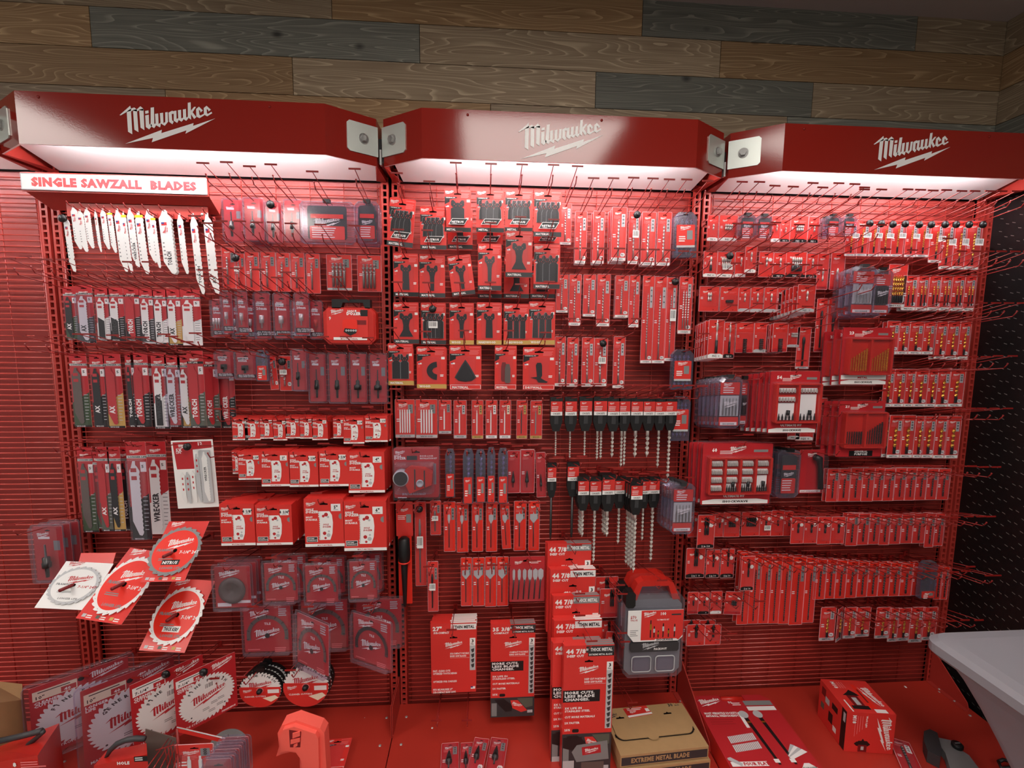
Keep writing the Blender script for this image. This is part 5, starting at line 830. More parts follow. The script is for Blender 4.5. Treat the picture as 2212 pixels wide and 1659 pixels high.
row('3', 'pair below masonry discs', 'spindle', 'white finishing disc on black hub', .17, [(1270, 868, 1495, 1062), (1503, 832, 1748, 1062)], stack=3, gap=.027, hz=0, hx=.42)
# ================================================================== bay with the oscillating tool blades
row('4', 'top oscillating blade row', 'osc', 'NITRUS pack with four black blades', .15, [
 (98, 592, 285, 905, S(n=4, roll=.09, lab='3')), (308, 650, 470, 915, S(n=4, lab='3', hz=.014)), (458, 540, 622, 806, S(n=1, band='black', txt='METAL', desc='NITRUS pack with single black blade')), (655, 545, 826, 808, S(n=3, band='black', txt='METAL', desc='NITRUS pack with three black blades')), (833, 548, 1002, 806, S(n=4, band='black', txt='METAL')), (1010, 550, 1182, 836, S(n=4, desc='NITRUS pack with four blades, grey foot'))], nit=1, shape='wide', hz=.016)
row('4', 'half hidden upper row', 'osc', 'NITRUS pack showing below another', .07, [(478, 655, 632, 912, S(band='black')), (660, 655, 818, 910, S(band='black')), (845, 655, 1000, 918, S(band='tan')), (1012, 680, 1172, 900)], nit=1, n=1, hk=False)
row('4', 'second oscillating blade row', 'osc', 'pack with one dark blade', .12, [
 (143, 938, 297, 1206, S(band='black', shape='straight', metal='darksteel')), (303, 942, 462, 1212, S(shape='narrow')), (475, 940, 650, 1206, S(shape='narrow', roll=-.13, stack=2, gap=.015)), (665, 880, 810, 1168, S(shape='narrow', metal='darksteel', d=.15)), (836, 800, 1002, 1086, S(shape='flare', d=.22, desc='forward pack with one flared dark blade')), (1010, 880, 1172, 1158, S(shape='wide', n=3, lab='3', desc='pack with three wide black blades'))], n=1, stack=1, hz=.016)
row('4', 'half hidden second row', 'osc', 'pack with flared blade showing below another', .07, [(665, 960, 812, 1216), (826, 960, 982, 1216), (990, 960, 1142, 1216, S(shape='wide'))], hk=False)
row('4', 'third oscillating blade row', 'osc', 'pack with one black blade', .10, [
 (143, 1240, 300, 1496, S(shape='flare', desc='pack with one wide flared blade')), (313, 1243, 467, 1502, S(n=4, shape='wide', bar=1, lock=1, desc='pack of blades with barcode sticker')), (489, 1243, 640, 1502, S(shape='narrow', band='tan', txt='WOOD')), (657, 1240, 812, 1502, S(shape='straight', band='tan', txt='HARDWOOD')), (824, 1250, 980, 1502, S(n=3, shape='straight', band='tan', txt='HARDWOOD', desc='pack with three black blades')), (979, 1235, 1142, 1502, S(n=3, shape='straight', band='tan', txt='WOOD', metal='darksteel', desc='pack with three grey blades'))], hz=.016)
row('5', 'bottom oscillating blade row', 'osc', 'pack', .10, [
 (115, 125, 276, 396, S(n=2, shape='wide', band='tan', stack=2, desc='pack with jumbled black blades')), (300, 146, 488, 418, S(shape='half', band='tan', txt='WOOD', stack=2, desc='pack with black half moon blade')), (511, 140, 717, 425, S(shape='tri', band='outline', desc='pack with triangular sanding pads')), (803, 140, 944, 425, S(shape='finger', band='outline', stack=2, desc='pack with brown finger sanding pads')), (985, 150, 1192, 426, S(shape='dinge', band='outline', txt='DRYWALL', desc='pack with crooked drywall blade'))], hz=.016)
row('5', 'jigsaw blade row', 'bit', 'jigsaw blade pack', .08, [
 (158, 490, 290, 731, S(n=5, w0=.085, tab='lgrey', desc='wide pack of five jigsaw blades')), (291, 490, 436, 733, S(n=5, w0=.085, tab='lgrey', desc='wide pack of five jigsaw blades')), (441, 493, 523, 706, S(tab='lgrey')), (539, 495, 621, 735, S(tab='lgrey', lbl='lgrey')), (655, 495, 729, 738, S(tab='tan', lbl='tan')), (745, 495, 819, 736, S(tab='white', lbl='white')), (834, 495, 907, 736, S(tab='white', lbl='cream')), (944, 495, 1013, 738, S(tab='tan', lbl='tan', metal='dgrey')), (1033, 498, 1109, 738, S(tab='tan', lbl='tan', metal='grey'))],
 style='jig', metal='blade', tag3=0, txt='WOOD', h0=.15)
row('5', 'below the first jigsaw packs', 'lockset', 'clamshell with door lock hole saw kit', .15, [(145, 800, 450, 1137, S(stack=2, gap=.05))])
row('5', 'row of sleeved bits', 'sleeve', 'bluish sleeve with spiral bit', .11, [(485, 810, 546, 1116), (598, 812, 662, 1160, S(stack=2)), (682, 815, 744, 1150, S(stack=2)), (754, 800, 806, 1152), (824, 805, 888, 1156)])
row('5', 'row of countersinks', 'bit', 'red clam card with black countersink', .10, [(885, 820, 966, 1088), (970, 815, 1060, 1088, S(stack=2)), (1065, 830, 1138, 1116, S(roll=-.04))], style='step', metal='black', col='crimson', tab='none', tag3=0, lbl='', br_=.7)
row('0', 'below the door lock kit', 'handle', 'long black wand tool on orange card', .09, [(857, 1085, 893, 1306)])
row('0', 'beside the black wand tool', 'bit', 'tall red card with long grey rod', .08, [(897, 1085, 921, 1265, S(bar=1, lock=1))], style='rod', metal='grey', w0=.045, h0=.33, tab='none', tag3=0, lbl='')
row('5', 'right of the long grey rod', 'bit', 'short card with chisel and barcode', .08, [(388, 1143, 456, 1358)], style='rod', metal='grey', bar=1, h0=.13, tab='none', tag3=0)
row('5', 'upper row of spade bits', 'bit', 'orange card with spade bit', .08, [
 (475, 1150, 550, 1466, S(br_=.5)), (558, 1155, 633, 1470, S(br_=.6)), (656, 1152, 728, 1466, S(br_=.75)), (747, 1150, 819, 1466, S(br_=.9)), (835, 1155, 912, 1450, S(br_=1.1, roll=-.06)), (927, 1145, 1006, 1460, S(br_=1.3)), (1021, 1145, 1092, 1460, S(br_=1.5))], style='spade', col='orange', tab='none', tag3=0, h0=.19)
row('6', 'lower row of spade bits', 'bit', 'orange card with broad spade bit', .08, [
 (585, 165, 656, 472, S(br_=1.5)), (661, 165, 737, 472, S(br_=1.6)), (741, 160, 814, 476, S(br_=1.7)), (817, 160, 891, 472, S(br_=1.5))], style='spade', col='orange', tab='none', tag3=0, h0=.19)
row('6', 'left of the broad spade bits', 'bit', 'narrow card with black bit and barcode', .12, [(371, 190, 439, 507)], style='rod', metal='black', bar=1, tab='none', tag3=0)
row('6', 'at the end of the spade bits', 'pouch', 'clear pouch of six spade bits', .12, [(899, 155, 1126, 446)], n=6)
row('4', 'top row of masonry bits', 'bit', 'masonry bit pack', .09, [
 (1172, 630, 1242, 882, S(d=.07)), (1264, 680, 1337, 1000, S(stack=2)), (1374, 680, 1446, 1000, S(stack=2)), (1490, 655, 1582, 982, S(stack=3, d=.12)), (1593, 680, 1662, 1002, S(bar=1, lock=1)), (1674, 685, 1762, 1010, S(stack=2)), (1770, 685, 1857, 1012)], metal='steel', br_=.9, lbl='lgrey', h0=.2)
row('4', 'end of the top masonry bits', 'sdsset', 'bluish sleeve set of masonry bits', .10, [(1868, 683, 2016, 967, S(roll=-.03))])
row('4', 'middle row of masonry bits', 'bit', 'masonry bit pack', .08, [
 (1148, 1070, 1222, 1302), (1227, 1070, 1302, 1382), (1314, 1070, 1392, 1326), (1399, 1070, 1481, 1386), (1512, 1075, 1596, 1332, S(stack=2)), (1598, 1075, 1662, 1392), (1676, 1080, 1747, 1616, S(h0=.36, desc='very long masonry bit pack')), (1748, 1085, 1827, 1616, S(h0=.36, desc='very long masonry bit pack')), (1822, 1090, 1887, 1602, S(h0=.36, bar=1, lock=1, desc='very long bit pack with barcode')), (1904, 1085, 1987, 1432, S(n=3, desc='pack of three masonry bits'))], metal='steel', br_=.8, lbl='lgrey', h0=.2)
row('5', 'lower row of masonry bits', 'bit', 'masonry bit pack', .08, [(1190, 85, 1259, 400), (1269, 90, 1342, 402), (1364, 90, 1442, 402), (1444, 95, 1529, 400, S(bar=1, lock=1)), (1567, 85, 1642, 412)], metal='steel', br_=1.0, lbl='lgrey', h0=.2)
row('5', 'by the upright, under the very long bits', 'sdsset', 'bluish sleeve set of masonry bits', .10, [(1943, 165, 2077, 422)])
row('5', 'by the upright, ending the hammer bits', 'sdsset', 'clear sleeve set with tall red card', .10, [(1936, 470, 2058, 752)])
def sds(where, items, f='5'):
    out = []
    for x0, y0, x1, y1, ye, o in items: o = dict(o); o['L'] = round((ye-y1)/(y1-y0)*.13, 3); out.append((x0, y0, x1, y1, o))
    row(f, where, 'sds', 'black capped hammer drill bit', .11, out, hz=.006)
sds('upper hammer bit row', [(1158, 470, 1236, 688, 856, S(r=.0035)), (1251, 470, 1329, 688, 868, S(r=.0035)), (1344, 468, 1426, 686, 856, S(r=.004)), (1434, 468, 1522, 686, 878, S(r=.0045, n=2)), (1523, 470, 1604, 688, 862, S(r=.006)), (1596, 470, 1670, 686, 925, S(r=.0055, n=2)), (1672, 472, 1752, 684, 862, S(r=.007)), (1752, 472, 1828, 684, 858, S(r=.0075)), (1826, 474, 1898, 682, 928, S(r=.006)), (1894, 472, 1968, 682, 1000, S(r=.0065))])
sds('lower hammer bit row', [(1138, 893, 1197, 1110, 1385, S(flat=1, r=.006, metal='darksteel', desc='black capped flat chisel')), (1266, 888, 1342, 1105, 1375, S(flat=1, r=.005, metal='darksteel', desc='black capped long chisel')), (1333, 980, 1407, 1195, 1372, S(r=.0065, stack=3, d=.14, gap=.03)), (1409, 982, 1487, 1195, 1540, S(r=.006, d=.13)), (1488, 968, 1572, 1200, 1372, S(r=.0065, stack=3, d=.14, gap=.03)), (1567, 980, 1642, 1180, 1418, S(r=.006)), (1672, 1010, 1748, 1222, 1605, S(r=.007, stack=4, d=.19, gap=.03)), (1730, 985, 1790, 1180, 1398, S(r=.0065)), (1785, 982, 1858, 1176, 1535, S(r=.007))])
row('5', 'beside the lower hammer bits', 'case', 'clear case of hammer bits', .22, [(1940, 1035, 2087, 1352)], form='small', body='grey', stack=5, gap=.03)
row('6', 'low on the panel, left of two', 'band', 'red 27 inch THIN METAL blade box', .15, [(393, 588, 683, 1036, S(stack=6, size='27"', cut='SUB-COMPACT', thick=0))], w0=.125, h0=.22)
row('6', 'low on the panel, middle', 'band', 'red 35 3/8 inch THICK METAL blade box', .16, [(778, 596, 1062, 1192, S(stack=3, size='35 3/8"', cut='COMPACT', thick=1, full=1))], w0=.125, h0=.32)
BB = [('top of box column', (1140, 75, 1420, 640), .14, 3, 1, 0), ('second group of column', (1158, 243, 1447, 820), .18, 3, 0, 0), ('third group of column', (1176, 413, 1470, 1000), .21, 2, 1, 0), ('fourth group of column', (1181, 570, 1486, 1170), .25, 3, 0, 0), ('next to front, column', (1172, 718, 1486, 1530), .305, 3, 1, 1), ('frontmost, column bottom', (1243, 736, 1562, 1560), .35, 3, 1, 1)]
for wh, bx, d, n, th, fu in BB: row('6', wh, 'band', '44 7/8 inch '+('THICK' if th else 'THIN')+' METAL box', d, [bx+(S(stack=n, size='44 7/8"', cut='DEEP CUT', thick=th, full=fu),)], w0=.125, h0=.37 if fu else .25, hL=max(.256, d+.02), hk=(bx[0] != 1172))
row('6', 'right of the blade box column', 'packbox', 'clear organizer with 100 piece bit set sleeve', .25, [(1640, 318, 2024, 938, S(stack=2, gap=.075, hz=.02))], hL=.29)
row('6', 'group behind the organizer', 'insert', 'small pack of black sockets', .10, [(1450, 288, 1600, 450), (1478, 365, 1637, 545, S(d=.14)), (1488, 570, 1590, 700), (1500, 640, 1620, 830, S(d=.13, roll=.1))], n=2, metal='black', tab='crimson', lab='', w0=.09, h0=.1, L=2.4)
bare('6', 'under the 27 inch blade box', [(465, 1000), (635, 1000)])
bare('6', 'right of the frontmost 44 7/8 boxes', [(1560, 905)])
# ================================================================== bay beside the black wall board
I = 'insert'
row('7', 'top bit row of last bay', I, 'small driver bit card', .08, [
 (143, 650, 216, 815, S(n=1, lab='PH1')), (218, 650, 342, 816, S(n=4, lab='PH2', w0=.075)), (560, 655, 622, 822, S(n=1, lab='PH3')), (616, 680, 682, 822, S(n=1, tab='black', lab='SQ1')), (682, 655, 800, 826, S(n=4, tab='black', lab='SQ2', w0=.075)), (800, 660, 870, 828, S(n=1, tab='black', lab='SQ2'))])
row('7', 'top bit row, among the bit cards', 'case', 'smoky case of driver bits', .11, [(344, 650, 456, 795), (458, 655, 560, 795), (872, 672, 940, 800, S(d=.09)), (908, 655, 1006, 778, S(d=.13)), (1016, 655, 1104, 782, S(d=.13))], form='oval', w0=.07, h0=.085)
G = S(metal='gold', lbl='lgrey', txt='METAL')
row('7', 'top row of gold bits', 'bit', 'locked gold drill bit pack', .09, [
 (1042, 690, 1122, 914, S(hx=.75, nohook=1)), (1110, 682, 1202, 914), (1188, 684, 1272, 916), (1262, 688, 1346, 916), (1342, 685, 1424, 917), (1433, 690, 1512, 920), (1508, 690, 1592, 920), (1592, 690, 1680, 957), (1662, 690, 1747, 1000), (1748, 690, 1827, 1000), (1826, 690, 1924, 1002)], bar=1, lock=1, tag3=0, br_=.8, **G)
row('7', 'second bit row of last bay', I, 'driver bit card', .09, [
 (117, 885, 210, 1049, S(n=1, lab='PH1', blk=1)), (205, 890, 322, 1052, S(n=5, lab='PH2', bar=1, lock=1, w0=.075, desc='driver bit card with barcode')), (324, 890, 396, 1050, S(n=1, lab='PH3')), (388, 854, 464, 1022, S(n=1, lab='PH3', d=.13, desc='raised driver bit card')), (478, 890, 572, 1050, S(n=1, hexl=1, tab='red', lab='', bar=0)), (572, 895, 656, 1053, S(n=1, tab='black', lab='SQ1', stack=2)), (652, 890, 792, 1053, S(n=5, tab='black', lab='SQ2', blk=1, w0=.085, desc='driver bit card with five bits')), (785, 900, 862, 1056, S(n=1, tab='black', lab='SQ2'))], L=1.6)
row('7', 'end of the second bit row', 'bit', 'taller card with power bit', .08, [(858, 900, 932, 1130), (944, 895, 1036, 1132)], style='power', metal='sheen', tab='crimson', tag3=0, lbl='', h0=.14)
row('7', 'beside the clear bit cases', 'bit', 'red card with five gold step bits', .08, [(1315, 972, 1442, 1247)], n=5, w0=.09, h0=.16, br_=.8, lbl='', **{k: v for k, v in G.items() if k != 'lbl'})
row('7', 'stack beside the gold bit row', 'case', 'clear bit case with white label', .18, [(1070, 984, 1228, 1302, S(stack=3, body='grey')), (1206, 1005, 1332, 1302, S(d=.15, stack=2, desc='clear bit case with dark tray'))], form='small', gap=.035)
row('7', 'second row of gold bits', 'bit', 'short gold bit pair pack', .08, [(1412, 1045, 1512, 1266), (1503, 1045, 1582, 1268), (1583, 1045, 1662, 1268), (1658, 1045, 1732, 1268), (1733, 1045, 1816, 1270), (1814, 1045, 1888, 1272)], n=2, br_=.8, shank=.55, stack=2, gap=.02, h0=.13, **G)
row('7', 'third bit row of last bay', I, 'driver bit card', .09, [
 (88, 1115, 222, 1273, S(n=2, tab='red', lab='', w0=.075, desc='wide driver bit card with red foot')), (224, 1118, 347, 1274, S(n=3, tab='red', lab='', rows=2, metal='darksteel', w0=.075)), (346, 1122, 422, 1276, S(n=1, tab='lgrey', lab='')), (424, 1120, 509, 1279, S(n=1, tab='lgrey', lab='')), (512, 1122, 600, 1280, S(n=1, tab='lgrey', lab='')), (594, 1125, 667, 1282, S(n=1, bar=1, lock=1, tab='lgrey', lab='')), (728, 1104, 847, 1277, S(n=1, stack=8, gap=.022, d=.2, tab='lgrey', lab='SQ2', desc='front driver card of a deep stack', w0=.075))], L=1.5)
row('7', 'third bit row, near the gold set', 'bit', 'tall card with long grey bit', .07, [(848, 1195, 917, 1537), (918, 1195, 992, 1640), (724, 1380, 812, 1648, S(d=.09, tab='lgrey'))], style='rod', metal='darksteel', tab='crimson', tag3=0, lbl='', h0=.22)
row('7', 'fourth bit row of last bay', I, 'driver bit card', .09, [
 (148, 1333, 252, 1578, S(n=1, blk=1, stack=6, gap=.022, d=.17, lab='PH2', L=3, desc='front driver card of a fanned stack')), (248, 1350, 322, 1578, S(n=1, blk=1, tab='black', lab='SQ2', L=3)), (327, 1350, 446, 1542, S(n=1, rows=8, tab='crimson', lab='', metal='darksteel', w0=.075, desc='card with one tall bit column')), (446, 1350, 540, 1542, S(n=1, rows=6, tab='lgrey', lab='', metal='darksteel')), (568, 1353, 667, 1537, S(n=1, rows=8, tab='crimson', lab='', metal='darksteel', stack=4, gap=.02, d=.13)), (666, 1355, 747, 1507, S(n=5, tab='lgrey', lab='', w0=.075))], h0=.125)
row('8', 'between bit rows and gold bits', 'kit', 'gold drill bit set in red case, labelled METAL', .20, [(1062, 18, 1372, 387, S(stack=3, gold=1, title='23', foot='METAL'))], gap=.045)
row('8', 'below the gold set', 'kit', 'black drill bit set labelled GENERAL PURPOSE', .18, [(1038, 478, 1335, 838, S(stack=3, gold=2, title='21'))], gap=.04)
row('8', 'beside the stack of clear cases', 'kit', '54 piece bit set in red tray', .27, [(608, 293, 928, 690, S(stack=6, title='54'))], gap=.035, hL=.28)
row('8', 'above the small socket bits', 'kit', '60 piece bit set in wide red tray', .21, [(186, 745, 634, 1137, S(stack=4, cols=4, title='60', w0=.28, h0=.25))], gap=.035)
row('8', 'beside the 54 piece set', 'case', 'clear case of long driver bits', .22, [(288, 333, 432, 652, S(stack=6, body='grey')), (426, 340, 472, 642, S(d=.14, w0=.04))], form='small', gap=.032)
row('8', 'beneath the 54 piece set', 'case', 'slim clear case with red label', .18, [(660, 793, 797, 1087, S(stack=3))], form='oval', w0=.075, h0=.16, gap=.035)
row('8', 'beside the slim clear case', 'anglehead', 'card with black right angle adapter', .12, [(798, 788, 952, 1062)])
row('8', 'hidden behind the 54 piece set', I, 'driver card with black bit', .07, [(915, 470, 968, 760, S(nohook=1, blk=1, tab='crimson', lab='')), (730, 560, 810, 722, S(lab='PH2')), (780, 560, 895, 728, S(lab='SQ2'))], n=1)
def gold(where, f, items, d=.08, desc='gold drill bit pack', **k):
    o = dict(G); o.update(k); row(f, where, 'bit', desc, d, items, **o)
gold('third row of gold bits', '7', [(1308, 1340, 1392, 1552), (1386, 1345, 1456, 1552), (1458, 1345, 1549, 1552), (1548, 1345, 1622, 1553), (1628, 1345, 1702, 1582), (1701, 1345, 1781, 1586), (1782, 1345, 1852, 1587)], h0=.14, stack=2)
gold('fourth row of gold bits', '8', [(1326, 285, 1394, 517), (1392, 285, 1466, 517), (1466, 285, 1526, 517), (1521, 290, 1606, 517), (1604, 290, 1666, 517), (1663, 285, 1744, 521), (1740, 285, 1834, 517)], h0=.15, br_=1.2)
gold('fifth row of gold bits', '8', [(1325, 575, 1382, 832, S(d=.06)), (1359, 575, 1446, 837), (1438, 575, 1522, 837), (1523, 580, 1582, 837), (1574, 580, 1652, 837), (1648, 580, 1726, 840), (1718, 580, 1808, 840)], h0=.16, br_=1.3)
def drills(where, f, items, d=.08, desc='black drill bit card', **k):
    o = dict(metal='darksteel', tab='none', tag3=0, lbl='grey', br_=.7); o.update(k); row(f, where, 'bit', desc, d, items, **o)
drills('first row of black bits', '8', [(973, 910, 1052, 1111), (1043, 910, 1122, 1109), (1117, 905, 1196, 1109), (1194, 905, 1271, 1109), (1268, 905, 1332, 1106), (1329, 910, 1400, 1106), (1396, 905, 1471, 1103), (1466, 905, 1533, 1103), (1530, 905, 1602, 1101), (1598, 910, 1670, 1099), (1666, 910, 1743, 1099)], h0=.13, stack=2)
row('8', 'upper row of impact bits', I, 'small impact bit card', .08, [
 (104, 1180, 167, 1332, S(n=1)), (268, 1190, 332, 1332, S(n=1)), (324, 1180, 432, 1332, S(n=4, w0=.075)), (438, 1180, 556, 1326, S(n=5, w0=.075, L=1.6)), (554, 1175, 627, 1326, S(n=1, bar=1)), (624, 1170, 706, 1326, S(n=1)), (704, 1175, 762, 1326, S(n=1))], metal='black', tab='red', lab='', hexl=1)
row('8', 'forward row of impact bits', I, 'forward card with black socket', .15, [(163, 1200, 271, 1403, S(n=2, tab='black', lab='2 in 1', L=2.6, desc='long forward card with two sockets')), (749, 1210, 832, 1374), (831, 1210, 916, 1372), (916, 1210, 1002, 1377), (1000, 1210, 1087, 1374)], n=1, metal='black', tab='red', lab='', hexl=1, L=1.8, h0=.12)
drills('second row of black bits', '8', [(1096, 1190, 1172, 1387), (1168, 1190, 1242, 1382), (1238, 1190, 1307, 1378), (1306, 1195, 1372, 1382), (1368, 1195, 1442, 1377), (1438, 1195, 1516, 1373), (1513, 1190, 1592, 1372), (1592, 1190, 1650, 1397), (1648, 1190, 1708, 1388)], h0=.13, stack=2, br_=.8)
row('9', 'row of 2 in 1 sockets', I, 'card with black sockets', .10, [(118, 100, 237, 278, S(n=2, w0=.075)), (243, 110, 327, 278), (333, 105, 417, 278), (460, 150, 542, 357, S(d=.16, h0=.13, desc='forward card with black sockets'))], n=1, metal='black', tab='black', lab='2 in 1', L=2.6, hexl=1)
drills('row of very long black bits', '9', [(443, 130, 513, 568), (513, 135, 578, 564), (578, 150, 642, 562), (640, 150, 704, 562), (703, 150, 768, 564), (768, 155, 852, 570), (850, 160, 922, 557)], h0=.3, col='orange', desc='very long orange card with black bit', shank=.1, stack=2, gap=.03)
drills('third row of black bits', '9', [(913, 170, 987, 412), (983, 170, 1047, 407), (1043, 175, 1112, 407), (1109, 180, 1182, 402), (1178, 185, 1247, 397), (1243, 190, 1312, 394), (1308, 190, 1382, 392), (1378, 190, 1447, 392), (1443, 195, 1522, 390), (1518, 190, 1575, 387), (1658, 215, 1702, 412), (1698, 215, 1742, 412)], h0=.17, col='orange', br_=.9, desc='orange card with thick black bit', shank=.15, stack=2)
row('9', 'near the end of the black bits', 'sleeve', 'dark bluish sleeve with thick bit', .11, [(1566, 180, 1662, 402)], metal='darksteel', lbl=.2, w0=.06)
row('9', 'short row of small sockets', I, 'small card with black socket', .10, [(128, 370, 196, 502), (194, 370, 264, 504, S(tab='black')), (270, 365, 342, 502, S(tab='white')), (352, 365, 472, 508, S(n=3, w0=.075, roll=.06, desc='wider card of black sockets'))], n=1, metal='black', tab='crimson', lab='', hexl=1)
row('9', 'lowest pair of last bay', I, 'clear card with fat black socket', .13, [(122, 572, 237, 697), (234, 572, 334, 692)], n=1, metal='black', tab='red', lab='', L=1.8, w0=.045, h0=.07, stack=2, gap=.04)
gold('lowest row of gold bits', '9', [(948, 465, 1042, 667), (1038, 470, 1097, 667, S(yaw=.5)), (1094, 465, 1172, 652), (1168, 465, 1257, 642), (1292, 465, 1382, 652), (1372, 470, 1432, 672), (1428, 470, 1507, 667), (1503, 465, 1587, 677), (1579, 465, 1668, 662)], h0=.13, tab='lgrey', desc='gold bit pack with grey foot')
# ================================================================== things on the base shelf and in front of it
def hull(name, P, m, label, cat):        # box-like solid from 8 corners: 4 lower (ccw from above) then 4 upper
    mb = MB(); mb.add(P, [(0, 3, 2, 1), (4, 5, 6, 7), (0, 1, 5, 4), (1, 2, 6, 5), (2, 3, 7, 6), (3, 0, 4, 7)], m); return mb
def frame3(O, X, Y):                      # matrix with origin O, x along X, y along Y (made square), z up from both
    X = X.normalized(); Y = (Y-X*Y.dot(X)).normalized(); Z = X.cross(Y); M = Matrix((X, Y, Z)).transposed().to_4x4(); M.translation = O; return M
class PF:                                 # draws flat artwork on a plane: (u, v) on x, y; height on z
    def __init__(s): s.mb = MB()
def lay(mb): mb.v = [(x, z, -y) for x, y, z in mb.v]; return mb    # turn a builder's (x, z) artwork face-up onto (x, y)
# --- cardboard blade boxes
zt = .095; a = atz(*px('C', 92, 360), zt); b_ = atz(*px('C', 640, 262), zt); c_ = atz(*px('C', 852, 628), zt); d_ = atz(*px('C', 150, 705), zt)
X = (c_-d_); Wd = X.length; Y = ((a-d_)+(b_-c_))/2; Dp = Y.length; M0 = frame3(d_, X, Y)
for i, (z0, z1, dx, lab) in enumerate(((0, .045, .006, 'lower brown cardboard blade box, mostly under another one'), (.047, .095, 0, 'upper brown cardboard box printed EXTREME METAL BLADE'))):
    ro = empty('cardboard_blade_box', (0, 0, 0)); ro.matrix_world = M0@Matrix.Translation((dx, -dx, z1-zt)); hh = z1-z0
    m = MB(); m.box(0, Wd, 0, Dp, -hh, -.003, 'cardboard')
    fr = MB()                                       # front wall artwork (x, z) at y=0
    m.v = [(x+(.006 if z > -.01 else 0)*0, y, z) for x, y, z in m.v]
    m.rect(.004, Wd-.004, -hh+.004, -.012, -.0004, 'dgrey'); m.text('EXTREME METAL BLADE', Wd*.12, -hh*.72, hh*.36, -.0008, 'cardboard', w=Wd*.66, bold=.05)
    m.obj('box_body', ro)
    if i:
        l = MB(); l.prism(rrect(.012, Wd-.02, Dp*.28, Dp-.004, .03, 6), -.004, 0, 'cardboard'); lay(l); l.v = [(x, y, z) for x, y, z in l.v]; lo = l.obj('lid_flap', ro)
        g = MB(); g.prism(rrect(.008, Wd-.016, Dp*.265, Dp*.5, .03, 6), -.0012, 0, 'black'); lay(g); g.obj('lid_gap_shade', ro)  # black sheet puts the shade around the lid edge into colour
        t = MB(); t.flat([(Wd*.44+.022*math.cos(q/10*math.pi), Dp*.30-.02*math.sin(q/10*math.pi)) for q in range(11)], -.0046, 'cardboard'); lay(t); t.obj('thumb_tab', ro)
        h = MB()
        for u, v in ((.16, .74), (.74, .74)): h.flat([(Wd*u-.016, Dp*v-.003), (Wd*u+.016, Dp*v-.003), (Wd*u+.016, Dp*v+.003), (Wd*u+.004, Dp*v+.004), (Wd*u, Dp*v+.009), (Wd*u-.004, Dp*v+.004), (Wd*u-.016, Dp*v+.003)], -.0046, 'hole')
        h.text('30', Wd*.80, Dp*.90, .014, -.0046, 'dgrey', bold=.04); h.text('inch', Wd*.88, Dp*.90, .008, -.0046, 'dgrey'); h.logo(Wd*.06, Dp*.80, .06, -.0046, 'dgrey'); lay(h); h.obj('print', ro)
        c = MB(); c.prism([(Wd*.26, Dp*.72), (Wd*.56, Dp*.76), (Wd*.53, Dp*.97), (Wd*.24, Dp*.94)], -.0065, -.005, 'red'); c.flat([(Wd*.26, Dp*.72), (Wd*.56, Dp*.76), (Wd*.555, Dp*.80), (Wd*.257, Dp*.765)], -.0068, 'white'); c.flat([(Wd*.50, Dp*.82), (Wd*.545, Dp*.825), (Wd*.537, Dp*.90), (Wd*.495, Dp*.895)], -.0068, 'white'); c.logo(Wd*.34, Dp*.84, .03, -.0068, 'white'); c.lines(Wd*.28, Wd*.48, Dp*.93, 2, .007, .003, -.0068, 'white', 3); lay(c); c.obj('hang_card', ro)
    tag(ro, lab, 'cardboard box')
# --- large flat socket set
zt = .075; TL = atz(*px('C', 715, 235), zt); TR = atz(*px('C', 1300, 212), zt); BL = atz(*px('C', 1050, 800), zt); BR = atz(*px('C', 1780, 800), zt)
X = ((TR-TL)+(BR-BL))/2; Y = ((TL-BL)+(TR-BR))/2; SW, SH = X.length, Y.length*1.12; M1 = frame3(TL, X, Y)
ro = empty('socket_set', (0, 0, 0)); ro.matrix_world = M1
m = MB(); m.prism(cham(0, SW, -SH, 0, .02), .004, zt-.002, 'redplastic'); lay(m); m.obj('case', ro)
c = MB(); c.prism([(.0, -SH*.98), (SW, -SH*.98), (SW, -.03), (SW-.03, 0), (SW*.66, 0), (SW*.66, -.03), (SW*.36, -.03), (SW*.36, 0), (.02, 0), (0, -.02)], -.001, .003, 'crimson'); y = -.0014
c.logo(SW*.19, -.035, SW*.30, y, 'white'); c.text('MOST VERSATILE SOCKETS.', SW*.04, -SH*.26, .0095, y, 'white', bold=.05, w=SW*.42); c.text('ANTI-ROLL, WRENCH-READY.', SW*.04, -SH*.295, .0095, y, 'white', bold=.05, w=SW*.42); c.lines(SW*.06, SW*.4, -SH*.33, 3, .010, .0015, y, 'ink', 3)
c.rect(SW*.62, SW*.98, -SH*.15, -SH*.085, y, 'grey'); c.rect(SW*.62, SW*.98, -SH*.22, -SH*.165, y, 'white'); c.text('90', SW*.42, -SH*.12, .012, y, 'white'); c.lines(SW*.46, SW*.62, -SH*.11, 2, .009, .004, y, 'white', 2)
for r_ in range(2):
    for k in range(15): xx = SW*(.16+.022*k); c.rect(xx, xx+SW*.018, -SH*(.62+.1*r_)+k*.001, -SH*(.54+.1*r_)+k*.001, y, 'lgrey'); c.rect(xx+SW*.004, xx+SW*.009, -SH*(.62+.1*r_)+k*.001, -SH*(.54+.1*r_)+k*.001, y-.0002, 'white')
for k, x0 in enumerate((.50, .68)):
    c.flat([(SW*x0, -SH*.3), (SW*(x0+.05), -SH*.3), (SW*(x0+.085), -SH*.86), (SW*(x0+.055), -SH*.86)], y, 'black'); c.ring(SW*(x0+.022), -SH*.27, 0, .018, y-.0003, 'lgrey', n=16); c.rect(SW*(x0+.006), SW*(x0+.05), -SH*.38, -SH*.36, y-.0004, 'gold'); c.rect(SW*(x0+.03), SW*(x0+.09), -SH*.84, -SH*.80, y-.0004, 'white')
